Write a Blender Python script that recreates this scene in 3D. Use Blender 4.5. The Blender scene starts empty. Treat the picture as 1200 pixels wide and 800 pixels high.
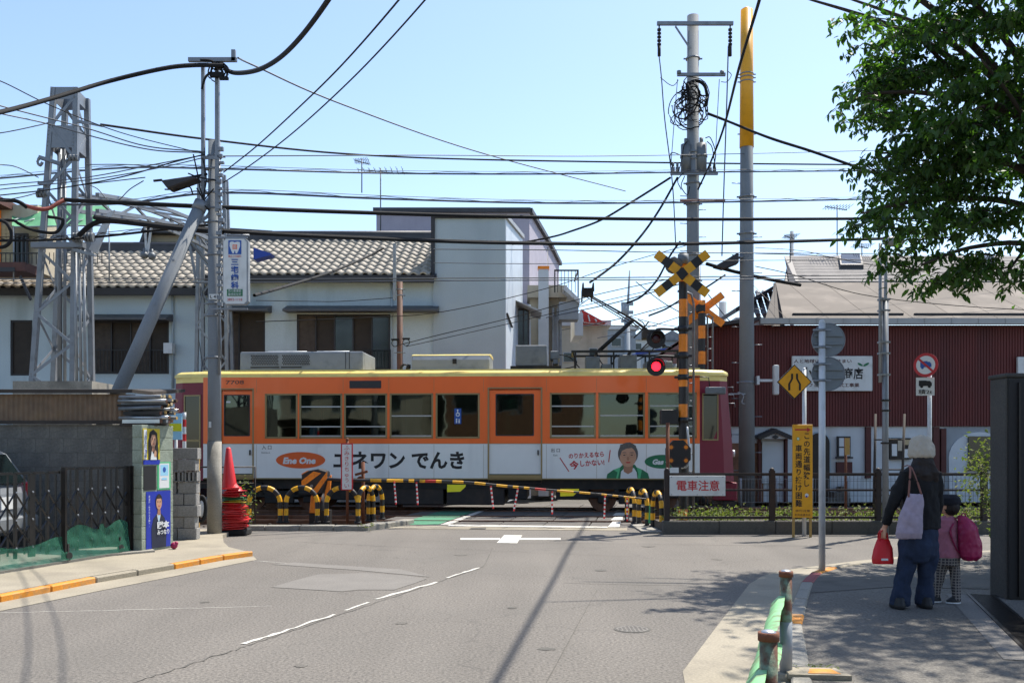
import bpy, math, random
import numpy as np
from mathutils import Vector, Matrix, noise as mnoise
R = math.radians
rnd = random.Random(7)
scene = bpy.context.scene
COL = scene.collection

# ------------------------------------------------------------ camera, light
F, HY, CH = 1100.0, 530.0, 1.42          # focal length in px of the 1200 px wide photo, horizon row, eye height
cd = bpy.data.cameras.new('camera')
cam = bpy.data.objects.new('camera', cd); COL.objects.link(cam)
cam.location = (0, 0, CH); cam.rotation_euler = (R(90), 0, 0)
cd.sensor_width = 36; cd.lens = 36*F/1200; cd.shift_y = (HY-400)/1200
cd.clip_start = 0.05; cd.clip_end = 3000
scene.camera = cam

SUN_EL, SUN_AZ = 60, 43                  # degrees; azimuth from +Y towards +X
w = bpy.data.worlds.new('World'); scene.world = w; w.use_nodes = True
nt = w.node_tree; bg = nt.nodes['Background']
sky = nt.nodes.new('ShaderNodeTexSky'); sky.sky_type = 'NISHITA'
sky.sun_disc = False; sky.sun_elevation = R(SUN_EL); sky.sun_rotation = R(SUN_AZ)
sky.air_density = 1.0; sky.dust_density = 0.7; sky.ozone_density = 1.2; sky.altitude = 0
nt.links.new(sky.outputs[0], bg.inputs[0]); bg.inputs[1].default_value = 0.135
sl = bpy.data.lights.new('sun', 'SUN'); sl.energy = 4.7; sl.angle = R(0.53); sl.color = (1.0, 0.94, 0.85)
so = bpy.data.objects.new('sun', sl); COL.objects.link(so); so.location = (10, 20, 40)
sd = Vector((math.sin(R(SUN_AZ))*math.cos(R(SUN_EL)), math.cos(R(SUN_AZ))*math.cos(R(SUN_EL)), math.sin(R(SUN_EL))))
so.rotation_euler = sd.to_track_quat('Z', 'Y').to_euler()
vs = scene.view_settings
vs.view_transform = 'Standard'; vs.look = 'None'; vs.exposure = 0.86; vs.gamma = 1.0
scene.cycles.max_bounces = 6; scene.cycles.transparent_max_bounces = 16
scene.cycles.diffuse_bounces = 3; scene.cycles.glossy_bounces = 3

# ------------------------------------------------------------ helpers
def P(px, py, Y): return Vector(((px-600)*Y/F, Y, CH-(py-HY)*Y/F))
def G(px, py, z=0.0):
    Y = (CH-z)*F/(py-HY); return Vector(((px-600)*Y/F, Y, z))
def lin(c): return c/12.92 if c <= 0.04045 else ((c+0.055)/1.055)**2.4
def hexc(h):
    h = h.lstrip('#'); return tuple(lin(int(h[i:i+2], 16)/255) for i in (0, 2, 4))+(1.0,)

MATS = {}
def mat(name, col, rough=0.6, metal=0.0, var=0.12, vs_=3.0, fine=0.0, fs=60.0, bump=0.0, bs=40.0, stain=None, ss=1.0, sa=0.4, coat=0.0, streak=False):
    m = bpy.data.materials.new(name); m.use_nodes = True; MATS[name] = m
    n = m.node_tree.nodes; l = m.node_tree.links
    b = n['Principled BSDF']
    c = hexc(col) if isinstance(col, str) else tuple(col)+(1.0,)
    b.inputs['Roughness'].default_value = rough; b.inputs['Metallic'].default_value = metal
    if coat: b.inputs['Coat Weight'].default_value = coat; b.inputs['Coat Roughness'].default_value = 0.08
    tc = n.new('ShaderNodeTexCoord')
    def nz(scale, detail=4, vec=None):
        t = n.new('ShaderNodeTexNoise'); t.inputs['Scale'].default_value = scale; t.inputs['Detail'].default_value = detail
        l.new(vec if vec else tc.outputs['Object'], t.inputs['Vector']); return t.outputs['Fac']
    def scalefac(fac, amt):
        r = n.new('ShaderNodeMapRange'); r.inputs['From Min'].default_value = 0.3; r.inputs['From Max'].default_value = 0.7
        r.inputs['To Min'].default_value = 1-amt; r.inputs['To Max'].default_value = 1+amt
        l.new(fac, r.inputs['Value']); return r.outputs['Result']
    out = None
    rgb = n.new('ShaderNodeRGB'); rgb.outputs[0].default_value = c; out = rgb.outputs[0]
    def mul(colout, val):
        mx = n.new('ShaderNodeVectorMath'); mx.operation = 'SCALE'
        l.new(colout, mx.inputs[0]); l.new(val, mx.inputs['Scale']); return mx.outputs[0]
    if var: out = mul(out, scalefac(nz(vs_), var))
    if fine: out = mul(out, scalefac(nz(fs, 2), fine))
    if stain:
        vec = None
        if streak:
            mp = n.new('ShaderNodeMapping'); mp.inputs['Scale'].default_value = (1, 1, 0.12); l.new(tc.outputs['Object'], mp.inputs['Vector']); vec = mp.outputs[0]
        f = nz(ss, 6, vec); r = n.new('ShaderNodeMapRange'); r.inputs['From Min'].default_value = 0.5; r.inputs['From Max'].default_value = 0.72
        r.inputs['To Max'].default_value = sa; l.new(f, r.inputs['Value'])
        mx = n.new('ShaderNodeMix'); mx.data_type = 'RGBA'; l.new(r.outputs['Result'], mx.inputs['Factor'])
        l.new(out, mx.inputs['A']); mx.inputs['B'].default_value = hexc(stain); out = mx.outputs['Result']
    l.new(out, b.inputs['Base Color'])
    if bump:
        bp = n.new('ShaderNodeBump'); bp.inputs['Strength'].default_value = bump; bp.inputs['Distance'].default_value = 0.01
        l.new(nz(bs, 6), bp.inputs['Height']); l.new(bp.outputs[0], b.inputs['Normal'])
    return m
def emis(name, col, strength):
    m = mat(name, col, 0.4, var=0); b = m.node_tree.nodes['Principled BSDF']
    b.inputs['Emission Color'].default_value = hexc(col); b.inputs['Emission Strength'].default_value = strength
    return m
def glass(name, tint, refl=0.25, rough=0.03):
    m = bpy.data.materials.new(name); m.use_nodes = True; MATS[name] = m
    n = m.node_tree.nodes; l = m.node_tree.links; n.clear()
    o = n.new('ShaderNodeOutputMaterial'); mx = n.new('ShaderNodeMixShader'); t = n.new('ShaderNodeBsdfTransparent')
    g = n.new('ShaderNodeBsdfGlossy'); fr = n.new('ShaderNodeFresnel'); fr.inputs['IOR'].default_value = 1.5
    ad = n.new('ShaderNodeMath'); ad.operation = 'MULTIPLY_ADD'; ad.inputs[1].default_value = 1.3; ad.inputs[2].default_value = refl
    l.new(fr.outputs[0], ad.inputs[0]); l.new(ad.outputs[0], mx.inputs[0])
    t.inputs['Color'].default_value = hexc(tint); g.inputs['Roughness'].default_value = rough; g.inputs['Color'].default_value = (0.75, 0.85, 0.8, 1)
    tc = n.new('ShaderNodeTexCoord'); nz = n.new('ShaderNodeTexNoise'); nz.inputs['Scale'].default_value = 1.3
    bp = n.new('ShaderNodeBump'); bp.inputs['Strength'].default_value = 0.15; bp.inputs['Distance'].default_value = 0.02
    l.new(tc.outputs['Object'], nz.inputs['Vector']); l.new(nz.outputs['Fac'], bp.inputs['Height']); l.new(bp.outputs[0], g.inputs['Normal'])
    l.new(t.outputs[0], mx.inputs[1]); l.new(g.outputs[0], mx.inputs[2]); l.new(mx.outputs[0], o.inputs[0])
    return m

class MB:
    """collects shapes for ONE mesh object"""
    def __init__(s): s.v = []; s.f = []; s.mi = []; s.sm = []; s.m = 0; s.smooth = False; s.M = None
    def add(s, vs, fs):
        b = len(s.v)
        for p in vs:
            p = Vector(p); s.v.append(s.M @ p if s.M else p)
        for f in fs: s.f.append([b+i for i in f]); s.mi.append(s.m); s.sm.append(s.smooth)
        return s
    def box(s, x0, x1, y0, y1, z0, z1):
        if x0 > x1: x0, x1 = x1, x0
        if y0 > y1: y0, y1 = y1, y0
        if z0 > z1: z0, z1 = z1, z0
        sm = s.smooth; s.smooth = False
        s.add([(x0,y0,z0),(x1,y0,z0),(x1,y1,z0),(x0,y1,z0),(x0,y0,z1),(x1,y0,z1),(x1,y1,z1),(x0,y1,z1)],
              [(0,3,2,1),(4,5,6,7),(0,1,5,4),(1,2,6,5),(2,3,7,6),(3,0,4,7)]); s.smooth = sm; return s
    def beam(s, a, b, w, h=None, up=(0,0,1)):
        """rectangular bar from a to b"""
        a = Vector(a); b = Vector(b); h = h or w; d = (b-a).normalized(); u = Vector(up)
        if abs(d.dot(u)) > 0.98: u = Vector((1,0,0))
        sx = d.cross(u).normalized()*w/2; sz = d.cross(sx).normalized()*h/2
        sm = s.smooth; s.smooth = False
        s.add([a-sx-sz,a+sx-sz,a+sx+sz,a-sx+sz,b-sx-sz,b+sx-sz,b+sx+sz,b-sx+sz],
              [(0,1,2,3),(7,6,5,4),(0,4,5,1),(1,5,6,2),(2,6,7,3),(3,7,4,0)]); s.smooth = sm; return s
    def angle(s, a, b, w, t=0.008, n=(0,-1,0)):
        """L-section steel angle"""
        a = Vector(a); b = Vector(b); d = (b-a).normalized(); n = Vector(n); u = d.cross(n).normalized(); n = u.cross(d)
        s.beam(a, b, w, t, n); s.beam(a+u*w/2-n*w/2, b+u*w/2-n*w/2, t, w, n); return s
    def tube(s, pts, r, n=6, cap=True, ref=(0,0,1), closed=False, ry=None):
        pts = [Vector(p) for p in pts]; k = len(pts)
        rs = r if isinstance(r, (list, tuple)) else [r]*k
        rys = ry if isinstance(ry, (list, tuple)) else ([ry]*k if ry else rs)
        vs = []
        for i, p in enumerate(pts):
            if closed: t = pts[(i+1) % k]-pts[i-1]
            else: t = pts[min(i+1, k-1)]-pts[max(i-1, 0)]
            t = t.normalized() if t.length > 1e-9 else Vector((0,0,1))
            rf = Vector(ref)
            if abs(t.dot(rf)) > 0.95: rf = Vector((0,1,0)) if abs(t.y) < 0.9 else Vector((1,0,0))
            u = t.cross(rf).normalized(); v = u.cross(t)
            for j in range(n):
                a = 2*math.pi*j/n; vs.append(p+u*rs[i]*math.cos(a)+v*rys[i]*math.sin(a))
        fs = []
        for i in range(k-1 if not closed else k):
            for j in range(n):
                a = i*n+j; b = i*n+(j+1) % n; c = ((i+1) % k)*n+(j+1) % n; d = ((i+1) % k)*n+j
                fs.append((a, d, c, b))
        sm = s.smooth; s.smooth = True; s.add(vs, fs)
        if cap and not closed:
            b0 = len(s.v)-len(vs); s.f.append([b0+j for j in range(n)]); s.f.append([b0+(k-1)*n+j for j in reversed(range(n))])
            s.mi += [s.m, s.m]; s.sm += [False, False]
        s.smooth = sm; return s
    def cyl(s, a, b, r0, r1=None, n=16): return s.tube([a, b], [r0, r1 if r1 is not None else r0], n)
    def prism(s, poly, d):
        """polygon (list of 3-D points) swept by vector d"""
        d = Vector(d); k = len(poly); p0 = [Vector(p) for p in poly]
        s.add(p0+[p+d for p in p0], [tuple(range(k)), tuple(range(2*k-1, k-1, -1))]+[(i, i+k, (i+1) % k+k, (i+1) % k) for i in range(k)]); return s
    def poly(s, pts): s.add(pts, [tuple(range(len(pts)))]); return s
    def sphere(s, c, rx, ry=None, rz=None, n=12, m=8):
        ry = ry or rx; rz = rz or rx; c = Vector(c); vs = [c+Vector((0,0,rz))]
        for i in range(1, m):
            a = math.pi*i/m
            for j in range(n):
                b = 2*math.pi*j/n; vs.append(c+Vector((rx*math.sin(a)*math.cos(b), ry*math.sin(a)*math.sin(b), rz*math.cos(a))))
        vs.append(c-Vector((0,0,rz))); L = len(vs)-1
        fs = [(0, 1+j, 1+(j+1) % n) for j in range(n)]
        for i in range(m-2):
            for j in range(n): fs.append((1+i*n+j, 1+(i+1)*n+j, 1+(i+1)*n+(j+1) % n, 1+i*n+(j+1) % n))
        fs += [(L, 1+(m-2)*n+(j+1) % n, 1+(m-2)*n+j) for j in range(n)]
        sm = s.smooth; s.smooth = True; s.add(vs, fs); s.smooth = sm; return s
    def holes(s, O, U, W_, u0, u1, w0, w1, holes, D=None):
        """flat wall O+u*U+w*W_ with rectangular openings; D = reveal depth vector"""
        O = Vector(O); U = Vector(U); W_ = Vector(W_)
        us = sorted({u0, u1} | {min(max(h[i], u0), u1) for h in holes for i in (0, 1)})
        ws = sorted({w0, w1} | {min(max(h[i], w0), w1) for h in holes for i in (2, 3)})
        at = lambda u, q: O+U*u+W_*q
        for i in range(len(us)-1):
            for j in range(len(ws)-1):
                cu = (us[i]+us[i+1])/2; cw = (ws[j]+ws[j+1])/2
                if any(h[0] < cu < h[1] and h[2] < cw < h[3] for h in holes): continue
                s.add([at(us[i], ws[j]), at(us[i+1], ws[j]), at(us[i+1], ws[j+1]), at(us[i], ws[j+1])], [(0,1,2,3)])
        if D is not None:
            D = Vector(D)
            for a, b, c, d in holes:
                q = [at(a, c), at(b, c), at(b, d), at(a, d)]
                for k in range(4): s.add([q[k], q[(k+1) % 4], q[(k+1) % 4]+D, q[k]+D], [(0,1,2,3)])
        return s
    def mesh(s, name, mats, origin):
        me = bpy.data.meshes.new(name)
        me.from_pydata([tuple(p-origin) for p in s.v], [], s.f)
        for m in mats: me.materials.append(m)
        me.polygons.foreach_set('material_index', s.mi); me.polygons.foreach_set('use_smooth', s.sm); me.update()
        return me

WL = {}
def setp(o, label=None, cat=None, group=None, kind=None):
    if label: o['label'] = label
    if cat: o['category'] = cat
    if group: o['group'] = group
    if kind: o['kind'] = kind
    return o
def empty(name, loc, label=None, cat=None, group=None, kind=None):
    o = bpy.data.objects.new(name, None); COL.objects.link(o); o.location = loc; o.empty_display_size = 0.1
    WL[o.name] = Vector(loc); return setp(o, label, cat, group, kind)
def link(name, me, origin, parent=None):
    o = bpy.data.objects.new(name, me); COL.objects.link(o)
    if parent is not None: o.parent = parent; o.location = Vector(origin)-WL[parent.name]
    else: o.location = origin
    WL[o.name] = Vector(origin); return o
def add(name, mb, mats, parent=None, label=None, cat=None, group=None, kind=None, bevel=0, seg=1):
    if not isinstance(mats, (list, tuple)): mats = [mats]
    mats = [MATS[m] if isinstance(m, str) else m for m in mats]
    a = np.array([tuple(v) for v in mb.v]); lo = a.min(0); hi = a.max(0)
    org = Vector(((lo[0]+hi[0])/2, (lo[1]+hi[1])/2, lo[2]))
    o = link(name, mb.mesh(name, mats, org), org, parent)
    if bevel:
        b = o.modifiers.new('bevel', 'BEVEL'); b.width = bevel; b.segments = seg; b.limit_method = 'ANGLE'; b.angle_limit = R(40)
    return setp(o, label, cat, group, kind)
def dup(o, loc=None, rz=None, parent=None, **kw):
    """copy of a thing together with its parts and sub-parts"""
    c = o.copy(); COL.objects.link(c)
    if parent is not None: c.parent = parent
    if loc is not None: c.location = loc
    if rz is not None: c.rotation_euler = (0, 0, rz)
    WL[c.name] = Vector(c.location)
    for ch in KIDS.get(o.name) or [x for x in COL.objects if x.parent == o]: dup(ch, parent=c)
    return setp(c, **kw)
KIDS = {}

_tc = {}
def text_mesh(s, bold=0.0, vertical=False, gap=1.05):
    """returns (verts Nx2, faces) of a line of lettering, one unit per em"""
    key = (s, bold, vertical, gap)
    if key in _tc: return _tc[key]
    def one(t):
        c = bpy.data.curves.new('t', 'FONT'); c.body = t; c.size = 1; c.offset = bold; c.resolution_u = 2
        o = bpy.data.objects.new('t', c); COL.objects.link(o)
        m = bpy.data.meshes.new_from_object(o)
        v = np.zeros(len(m.vertices)*3); m.vertices.foreach_get('co', v); v = v.reshape(-1, 3)[:, :2]
        f = [list(p.vertices) for p in m.polygons]
        bpy.data.objects.remove(o); bpy.data.curves.remove(c); bpy.data.meshes.remove(m); return v, f
    if not vertical: r = one(s)
    else:
        V = []; Fc = []; k = 0
        for i, ch in enumerate(s):
            if ch == ' ': continue
            v, f = one(ch); v = v.copy(); v[:, 0] -= (v[:, 0].min()+v[:, 0].max())/2; v[:, 1] -= i*gap
            V.append(v); Fc += [[q+k for q in g] for g in f]; k += len(v)
        r = (np.vstack(V), Fc)
    _tc[key] = r; return r
def text(parent, s, centre, height=None, width=None, matn='black_print', U=(1,0,0), V=(0,0,1), bold=0.02, vertical=False, name='lettering', shear=0.0, rot=0.0, gap=1.05, label=None):
    v, f = text_mesh(s, bold, vertical, gap); v = v-(v.min(0)+v.max(0))/2; ext = v.max(0)-v.min(0)
    sy = height/ext[1] if height else width/ext[0]; sx = width/ext[0] if width else sy
    v = v*[sx, sy]; v[:, 0] += v[:, 1]*shear
    if rot: c_, s_ = math.cos(rot), math.sin(rot); v = v@np.array([[c_, s_], [-s_, c_]])
    c = Vector(centre); U = Vector(U); V = Vector(V); mb = MB()
    mb.add([c+U*a+V*b for a, b in v], [tuple(g) for g in f])
    return add(name, mb, matn, parent, label=label)
class Pr:
    """flat print in the plane O+u*U+v*V; each layer lies 0.8 mm above the last"""
    def __init__(s, O, U=(1,0,0), V=(0,0,1)):
        s.O = Vector(O); s.U = Vector(U); s.V = Vector(V); s.N = s.U.cross(s.V).normalized(); s.mb = MB(); s.mats = []; s.k = 0
    def m(s, name):
        if name not in s.mats: s.mats.append(name)
        s.mb.m = s.mats.index(name); return s
    def poly(s, name, pts):
        s.m(name); s.k += 1
        s.mb.poly([s.O+s.U*a+s.V*b+s.N*0.0008*s.k for a, b in pts]); return s
    def ell(s, name, cx, cy, rx, ry, n=24, a0=0, a1=2*math.pi, rot=0):
        pts = []
        full = abs(a1-a0-2*math.pi) < 1e-6
        for i in range(n if full else n+1):
            a = a0+(a1-a0)*i/n; x = rx*math.cos(a); y = ry*math.sin(a)
            pts.append((cx+x*math.cos(rot)-y*math.sin(rot), cy+x*math.sin(rot)+y*math.cos(rot)))
        return s.poly(name, pts)
    def rect(s, name, a, b, c, d): return s.poly(name, [(a, c), (b, c), (b, d), (a, d)])
    def done(s, parent, nm='print', label=None): return add(nm, s.mb, s.mats, parent, label=label)

def catmull(pts, n=6):
    pts = [Vector(p) for p in pts]; out = []
    q = [pts[0]*2-pts[1]]+pts+[pts[-1]*2-pts[-2]]
    for i in range(1, len(q)-2):
        for j in range(n):
            t = j/n; a, b, c, d = q[i-1:i+3]
            out.append(0.5*((2*b)+(-a+c)*t+(2*a-5*b+4*c-d)*t*t+(-a+3*b-3*c+d)*t**3))
    out.append(pts[-1]); return out
def remesh(mb, voxel, smooth=6, fac=0.5):
    """union of overlapping lofts into one continuous skin; returns numpy verts and faces"""
    o = link('tmp', mb.mesh('tmp', [], Vector((0,0,0))), Vector((0,0,0)))
    r = o.modifiers.new('r', 'REMESH'); r.mode = 'VOXEL'; r.voxel_size = voxel
    s = o.modifiers.new('s', 'SMOOTH'); s.iterations = smooth; s.factor = fac
    dg = bpy.context.evaluated_depsgraph_get(); dg.update(); ev = o.evaluated_get(dg); me = ev.to_mesh()
    v = np.zeros(len(me.vertices)*3); me.vertices.foreach_get('co', v); v = v.reshape(-1, 3)
    nn = np.zeros(len(me.vertices)*3); me.vertices.foreach_get('normal', nn); nn = nn.reshape(-1, 3)
    f = [tuple(p.vertices) for p in me.polygons]; ev.to_mesh_clear(); bpy.data.objects.remove(o)
    return v, nn, f

# ------------------------------------------------------------ materials
def asphalt(name, col, spk=0.5, crack=True):
    m = mat(name, col, 0.88, var=0.10, vs_=0.35, fine=0.45, fs=48, bump=0.7, bs=120, stain='#5b5852', ss=0.5, sa=0.35)
    n = m.node_tree.nodes; l = m.node_tree.links; b = n['Principled BSDF']
    tc = n.new('ShaderNodeTexCoord'); v = n.new('ShaderNodeTexVoronoi'); v.inputs['Scale'].default_value = 55
    l.new(tc.outputs['Object'], v.inputs['Vector'])
    r = n.new('ShaderNodeMapRange'); r.inputs['From Min'].default_value = 0.16; r.inputs['From Max'].default_value = 0.06; r.inputs['To Max'].default_value = spk
    l.new(v.outputs['Distance'], r.inputs['Value'])
    vc = n.new('ShaderNodeSeparateColor'); l.new(v.outputs['Color'], vc.inputs[0])
    g = n.new('ShaderNodeMath'); g.operation = 'GREATER_THAN'; g.inputs[1].default_value = 0.72; l.new(vc.outputs[0], g.inputs[0])
    mu = n.new('ShaderNodeMath'); mu.operation = 'MULTIPLY'; l.new(r.outputs[0], mu.inputs[0]); l.new(g.outputs[0], mu.inputs[1])
    src = b.inputs['Base Color'].links[0].from_socket
    mx = n.new('ShaderNodeMix'); mx.data_type = 'RGBA'; l.new(mu.outputs[0], mx.inputs['Factor']); l.new(src, mx.inputs['A']); mx.inputs['B'].default_value = hexc('#b0aca2')
    src = mx.outputs['Result']
    tcm = n.new('ShaderNodeMapping'); tcm.inputs['Scale'].default_value = (1.0, .10, 1); tcm.inputs['Rotation'].default_value = (0, 0, .25); l.new(tc.outputs['Object'], tcm.inputs[0])
    nw = n.new('ShaderNodeTexNoise'); nw.inputs['Scale'].default_value = 1.1; nw.inputs['Detail'].default_value = 5; l.new(tcm.outputs[0], nw.inputs['Vector'])
    rw = n.new('ShaderNodeMapRange'); rw.inputs['From Min'].default_value = .3; rw.inputs['From Max'].default_value = .7; rw.inputs['To Min'].default_value = .86; rw.inputs['To Max'].default_value = 1.12; l.new(nw.outputs['Fac'], rw.inputs['Value'])
    sw = n.new('ShaderNodeVectorMath'); sw.operation = 'SCALE'; l.new(src, sw.inputs[0]); l.new(rw.outputs[0], sw.inputs['Scale']); src = sw.outputs[0]
    if crack:
        v2 = n.new('ShaderNodeTexVoronoi'); v2.feature = 'DISTANCE_TO_EDGE'; v2.inputs['Scale'].default_value = 0.33
        mp = n.new('ShaderNodeMapping'); l.new(tc.outputs['Object'], mp.inputs[0])
        nz = n.new('ShaderNodeTexNoise'); nz.inputs['Scale'].default_value = 2.5; l.new(tc.outputs['Object'], nz.inputs['Vector'])
        ad = n.new('ShaderNodeVectorMath'); ad.operation = 'MULTIPLY_ADD'; ad.inputs[1].default_value = (0.5, 0.5, 0.5); l.new(nz.outputs['Color'], ad.inputs[0]); l.new(mp.outputs[0], ad.inputs[2])
        l.new(ad.outputs[0], v2.inputs['Vector'])
        r2 = n.new('ShaderNodeMapRange'); r2.inputs['From Min'].default_value = 0.006; r2.inputs['From Max'].default_value = 0.002; r2.inputs['To Max'].default_value = 0.22
        l.new(v2.outputs['Distance'], r2.inputs['Value'])
        mx2 = n.new('ShaderNodeMix'); mx2.data_type = 'RGBA'; l.new(r2.outputs[0], mx2.inputs['Factor']); l.new(src, mx2.inputs['A']); mx2.inputs['B'].default_value = hexc('#3a3835'); src = mx2.outputs['Result']
    l.new(src, b.inputs['Base Color']); return m
asphalt('asphalt', '#66615a', 0.8)
asphalt('asphalt_pavement', '#5f5b54', 0.5)
mat('asphalt_patch', '#6e6a64', 0.9, var=0.08, fine=0.2, bump=0.4, bs=150)
mat('concrete_light', '#8c8473', 0.85, var=0.12, vs_=1.5, fine=0.15, fs=50, bump=0.4, bs=60, stain='#6e675b', ss=2, sa=0.5)
mat('concrete', '#8a867c', 0.85, var=0.15, vs_=2, fine=0.15, bump=0.5, bs=50, stain='#4f4c46', ss=2.5, sa=0.6)
mat('concrete_dark', '#55524c', 0.9, var=0.15, vs_=2, fine=0.2, bump=0.5, bs=50, stain='#2f2d2a', ss=3, sa=0.6)
mat('dark_wall', '#6b6861', 0.9, var=0.12, vs_=1.2, fine=0.15, fs=40, bump=0.6, bs=40, stain='#353433', ss=1.3, sa=0.8, streak=True)
mat('green_block', '#8a9384', 0.85, var=0.15, vs_=3, fine=0.15, bump=0.5, bs=50, stain='#5a6352', ss=4, sa=0.6)
mat('grey_block', '#8b8985', 0.9, var=0.1, vs_=3, fine=0.2, bump=0.6, bs=60, stain='#605d58', ss=3, sa=0.5)
mat('line_white', '#bdbab0', 0.7, var=0.05, fine=0.12, fs=30, stain='#8a8780', ss=9, sa=0.75)
mat('green_paint', '#3f7d5e', 0.8, var=0.1, fine=0.15, stain='#4f6b5c', ss=3, sa=0.7)
mat('orange_paint', '#c8801f', 0.7, var=0.1, fine=0.12, stain='#8a7a5c', ss=7, sa=0.9)
mat('plank', '#5a5651', 0.85, var=0.18, vs_=1.2, fine=0.2, bump=0.4, stain='#3c3a37', ss=3, sa=0.6)
mat('ballast', '#4a433c', 0.95, var=0.25, vs_=8, fine=0.4, fs=25, bump=1.0, bs=25)
mat('rail_steel', '#6a5348', 0.45, 0.6, var=0.15, stain='#59351f', ss=8, sa=0.8)
mat('rust', '#6d4029', 0.85, var=0.3, vs_=8, bump=0.4, stain='#3f2a20', ss=8, sa=0.7)
mat('pole_concrete', '#777c80', 0.8, var=0.08, vs_=2, fine=0.08, bump=0.25, bs=60, stain='#5b5f61', ss=2, sa=0.5, streak=True)
mat('steel', '#7b8086', 0.5, 0.35, var=0.08, stain='#5b5f63', ss=5, sa=0.5)
mat('steel_paint', '#8c9195', 0.55, 0.1, var=0.08, stain='#63676a', ss=4, sa=0.5)
mat('white_steel', '#c3c6c8', 0.5, 0.1, var=0.05, stain='#8b8c8a', ss=6, sa=0.5)
mat('black_cable', '#0d0e11', 0.9, var=0.1)
mat('grey_cable', '#4a4f56', 0.6, var=0.1)
mat('red_cable', '#8c4234', 0.6, var=0.1)
mat('black_metal', '#131213', 0.4, 0.2, var=0.15, stain='#2a221f', ss=8, sa=0.4)
mat('dark_brown', '#2a211e', 0.6, 0.1, var=0.15, stain='#3a2a22', ss=6, sa=0.5)
mat('black_print', '#151517', 0.6, var=0)
mat('eave_brown', '#54332b', .7, var=.2, vs_=5)
mat('red_print', '#b3262b', 0.6, var=0)
mat('blue_print', '#1f4e9a', 0.6, var=0)
mat('green_print', '#1d6a46', 0.6, var=0)
mat('white_print', '#cfd2d2', 0.5, var=0)
mat('orange_print', '#d65a1c', 0.5, var=0)
mat('pale_blue_print', '#8fc3dd', 0.5, var=0)
mat('skin_print', '#b98c70', 0.5, var=0.03)
mat('skin_shadow_print', '#9c7058', 0.5, var=0.03)
mat('hair_print', '#55524f', 0.6, var=0.25, vs_=25)
mat('dark_hair_print', '#1c1717', 0.6, var=0.2, vs_=20)
mat('suit_print', '#1b2238', 0.6, var=0.05)
mat('poster_blue', '#1a2f9a', 0.5, var=0.04)
mat('poster_yellow', '#c7b21e', 0.5, var=0.04)
mat('poster_green', '#4fb07a', 0.5, var=0.04)
mat('sign_white', '#c9cccb', 0.45, var=0.04, stain='#9a9a94', ss=5, sa=0.4)
mat('sign_yellow', '#dc9c14', 0.45, var=0.06, stain='#9b6f1c', ss=6, sa=0.35)
mat('safety_yellow', '#e0a410', 0.5, var=0.12, stain='#7a5a1a', ss=10, sa=0.6)
mat('safety_orange', '#ea8416', 0.5, var=0.1, stain='#8a4a18', ss=10, sa=0.5)
mat('safety_black', '#1c1a1b', 0.5, var=0.12)
mat('safety_red', '#b02318', 0.5, var=0.08)
mat('tag_yellow', '#c9cc1a', 0.5, var=0.08)
mat('tram_orange', '#f0681e', 0.35, var=0.03, vs_=1, coat=0.3, stain='#b04a1c', ss=1.5, sa=0.3, streak=True)
mat('tram_white', '#dadcda', 0.4, var=0.02, coat=0.2, stain='#a8abab', ss=1.5, sa=0.4, streak=True)
mat('tram_maroon', '#720b28', 0.5, var=0.05)
mat('tram_cream', '#e6d07a', 0.45, var=0.05, coat=0.1, stain='#a39566', ss=3, sa=0.5)
mat('tram_trim', '#8a7a55', 0.4, 0.4, var=0.05)
mat('alu', '#a9adb0', 0.35, 0.7, var=0.05)
mat('ac_grey', '#84898d', 0.5, 0.2, var=0.05, stain='#5d6164', ss=4, sa=0.5)
mat('equip_grey', '#6b7074', 0.55, 0.2, var=0.08, stain='#484b4d', ss=5, sa=0.6)
mat('under_black', '#1a1918', 0.7, 0.1, var=0.2, vs_=5, stain='#3a3029', ss=5, sa=0.5)
mat('under_panel', '#2e2825', 0.7, 0.1, var=0.2, vs_=5, stain='#4a3a30', ss=4, sa=0.6)
mat('tram_inside', '#3f4f46', 0.6, var=0.05)
mat('seat_green', '#23503c', 0.8, var=0.1)
glass('tram_glass', '#6f8a7e', 0.02)
mat('dark_glass', '#10191a', 0.06, 0.0, var=0.3, vs_=1.5)
mat('house_glass', '#27302f', 0.10, 0.0, var=0.5, vs_=0.8)
mat('stucco_blue', '#b3c1c6', 0.85, var=0.05, vs_=1.0, fine=0.06, fs=40, bump=0.3, bs=45, stain='#7f8b8e', ss=1.1, sa=0.75, streak=True)
mat('stucco_blue_grey', '#a0adb4', 0.85, var=0.05, vs_=1.0, fine=0.06, fs=40, bump=0.3, bs=45, stain='#83919b', ss=0.9, sa=0.4, streak=True)
mat('siding_white', '#c9d1d8', 0.5, 0.1, var=0.04, stain='#a3abb1', ss=1, sa=0.4, streak=True)
mat('mauve_wall', '#a5a0ad', 0.8, var=0.05, fine=0.05, bump=0.2, stain='#8b8792', ss=1, sa=0.4, streak=True)
mat('cream_wall', '#b5ab97', 0.85, var=0.08, bump=0.2, stain='#857c6c', ss=1.5, sa=0.5, streak=True)
mat('roof_tile', '#988f80', 0.7, var=0.24, vs_=9, fine=0.1, stain='#6f6a61', ss=6, sa=0.5)
mat('roof_dark', '#3a3a3e', 0.6, var=0.15)
mat('trim_dark', '#2c2b2e', 0.6, var=0.1)
mat('awning_grey', '#4a4a4d', 0.5, 0.2, var=0.1)
mat('curtain', '#4a423c', 0.9, var=0.25, vs_=6)
mat('shutter_brown', '#352e28', 0.8, var=0.2, vs_=4)
mat('red_cladding', '#5a1b18', 0.6, 0.0, var=0.12, vs_=1.2, stain='#42181a', ss=1.4, sa=0.6, streak=True)
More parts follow.
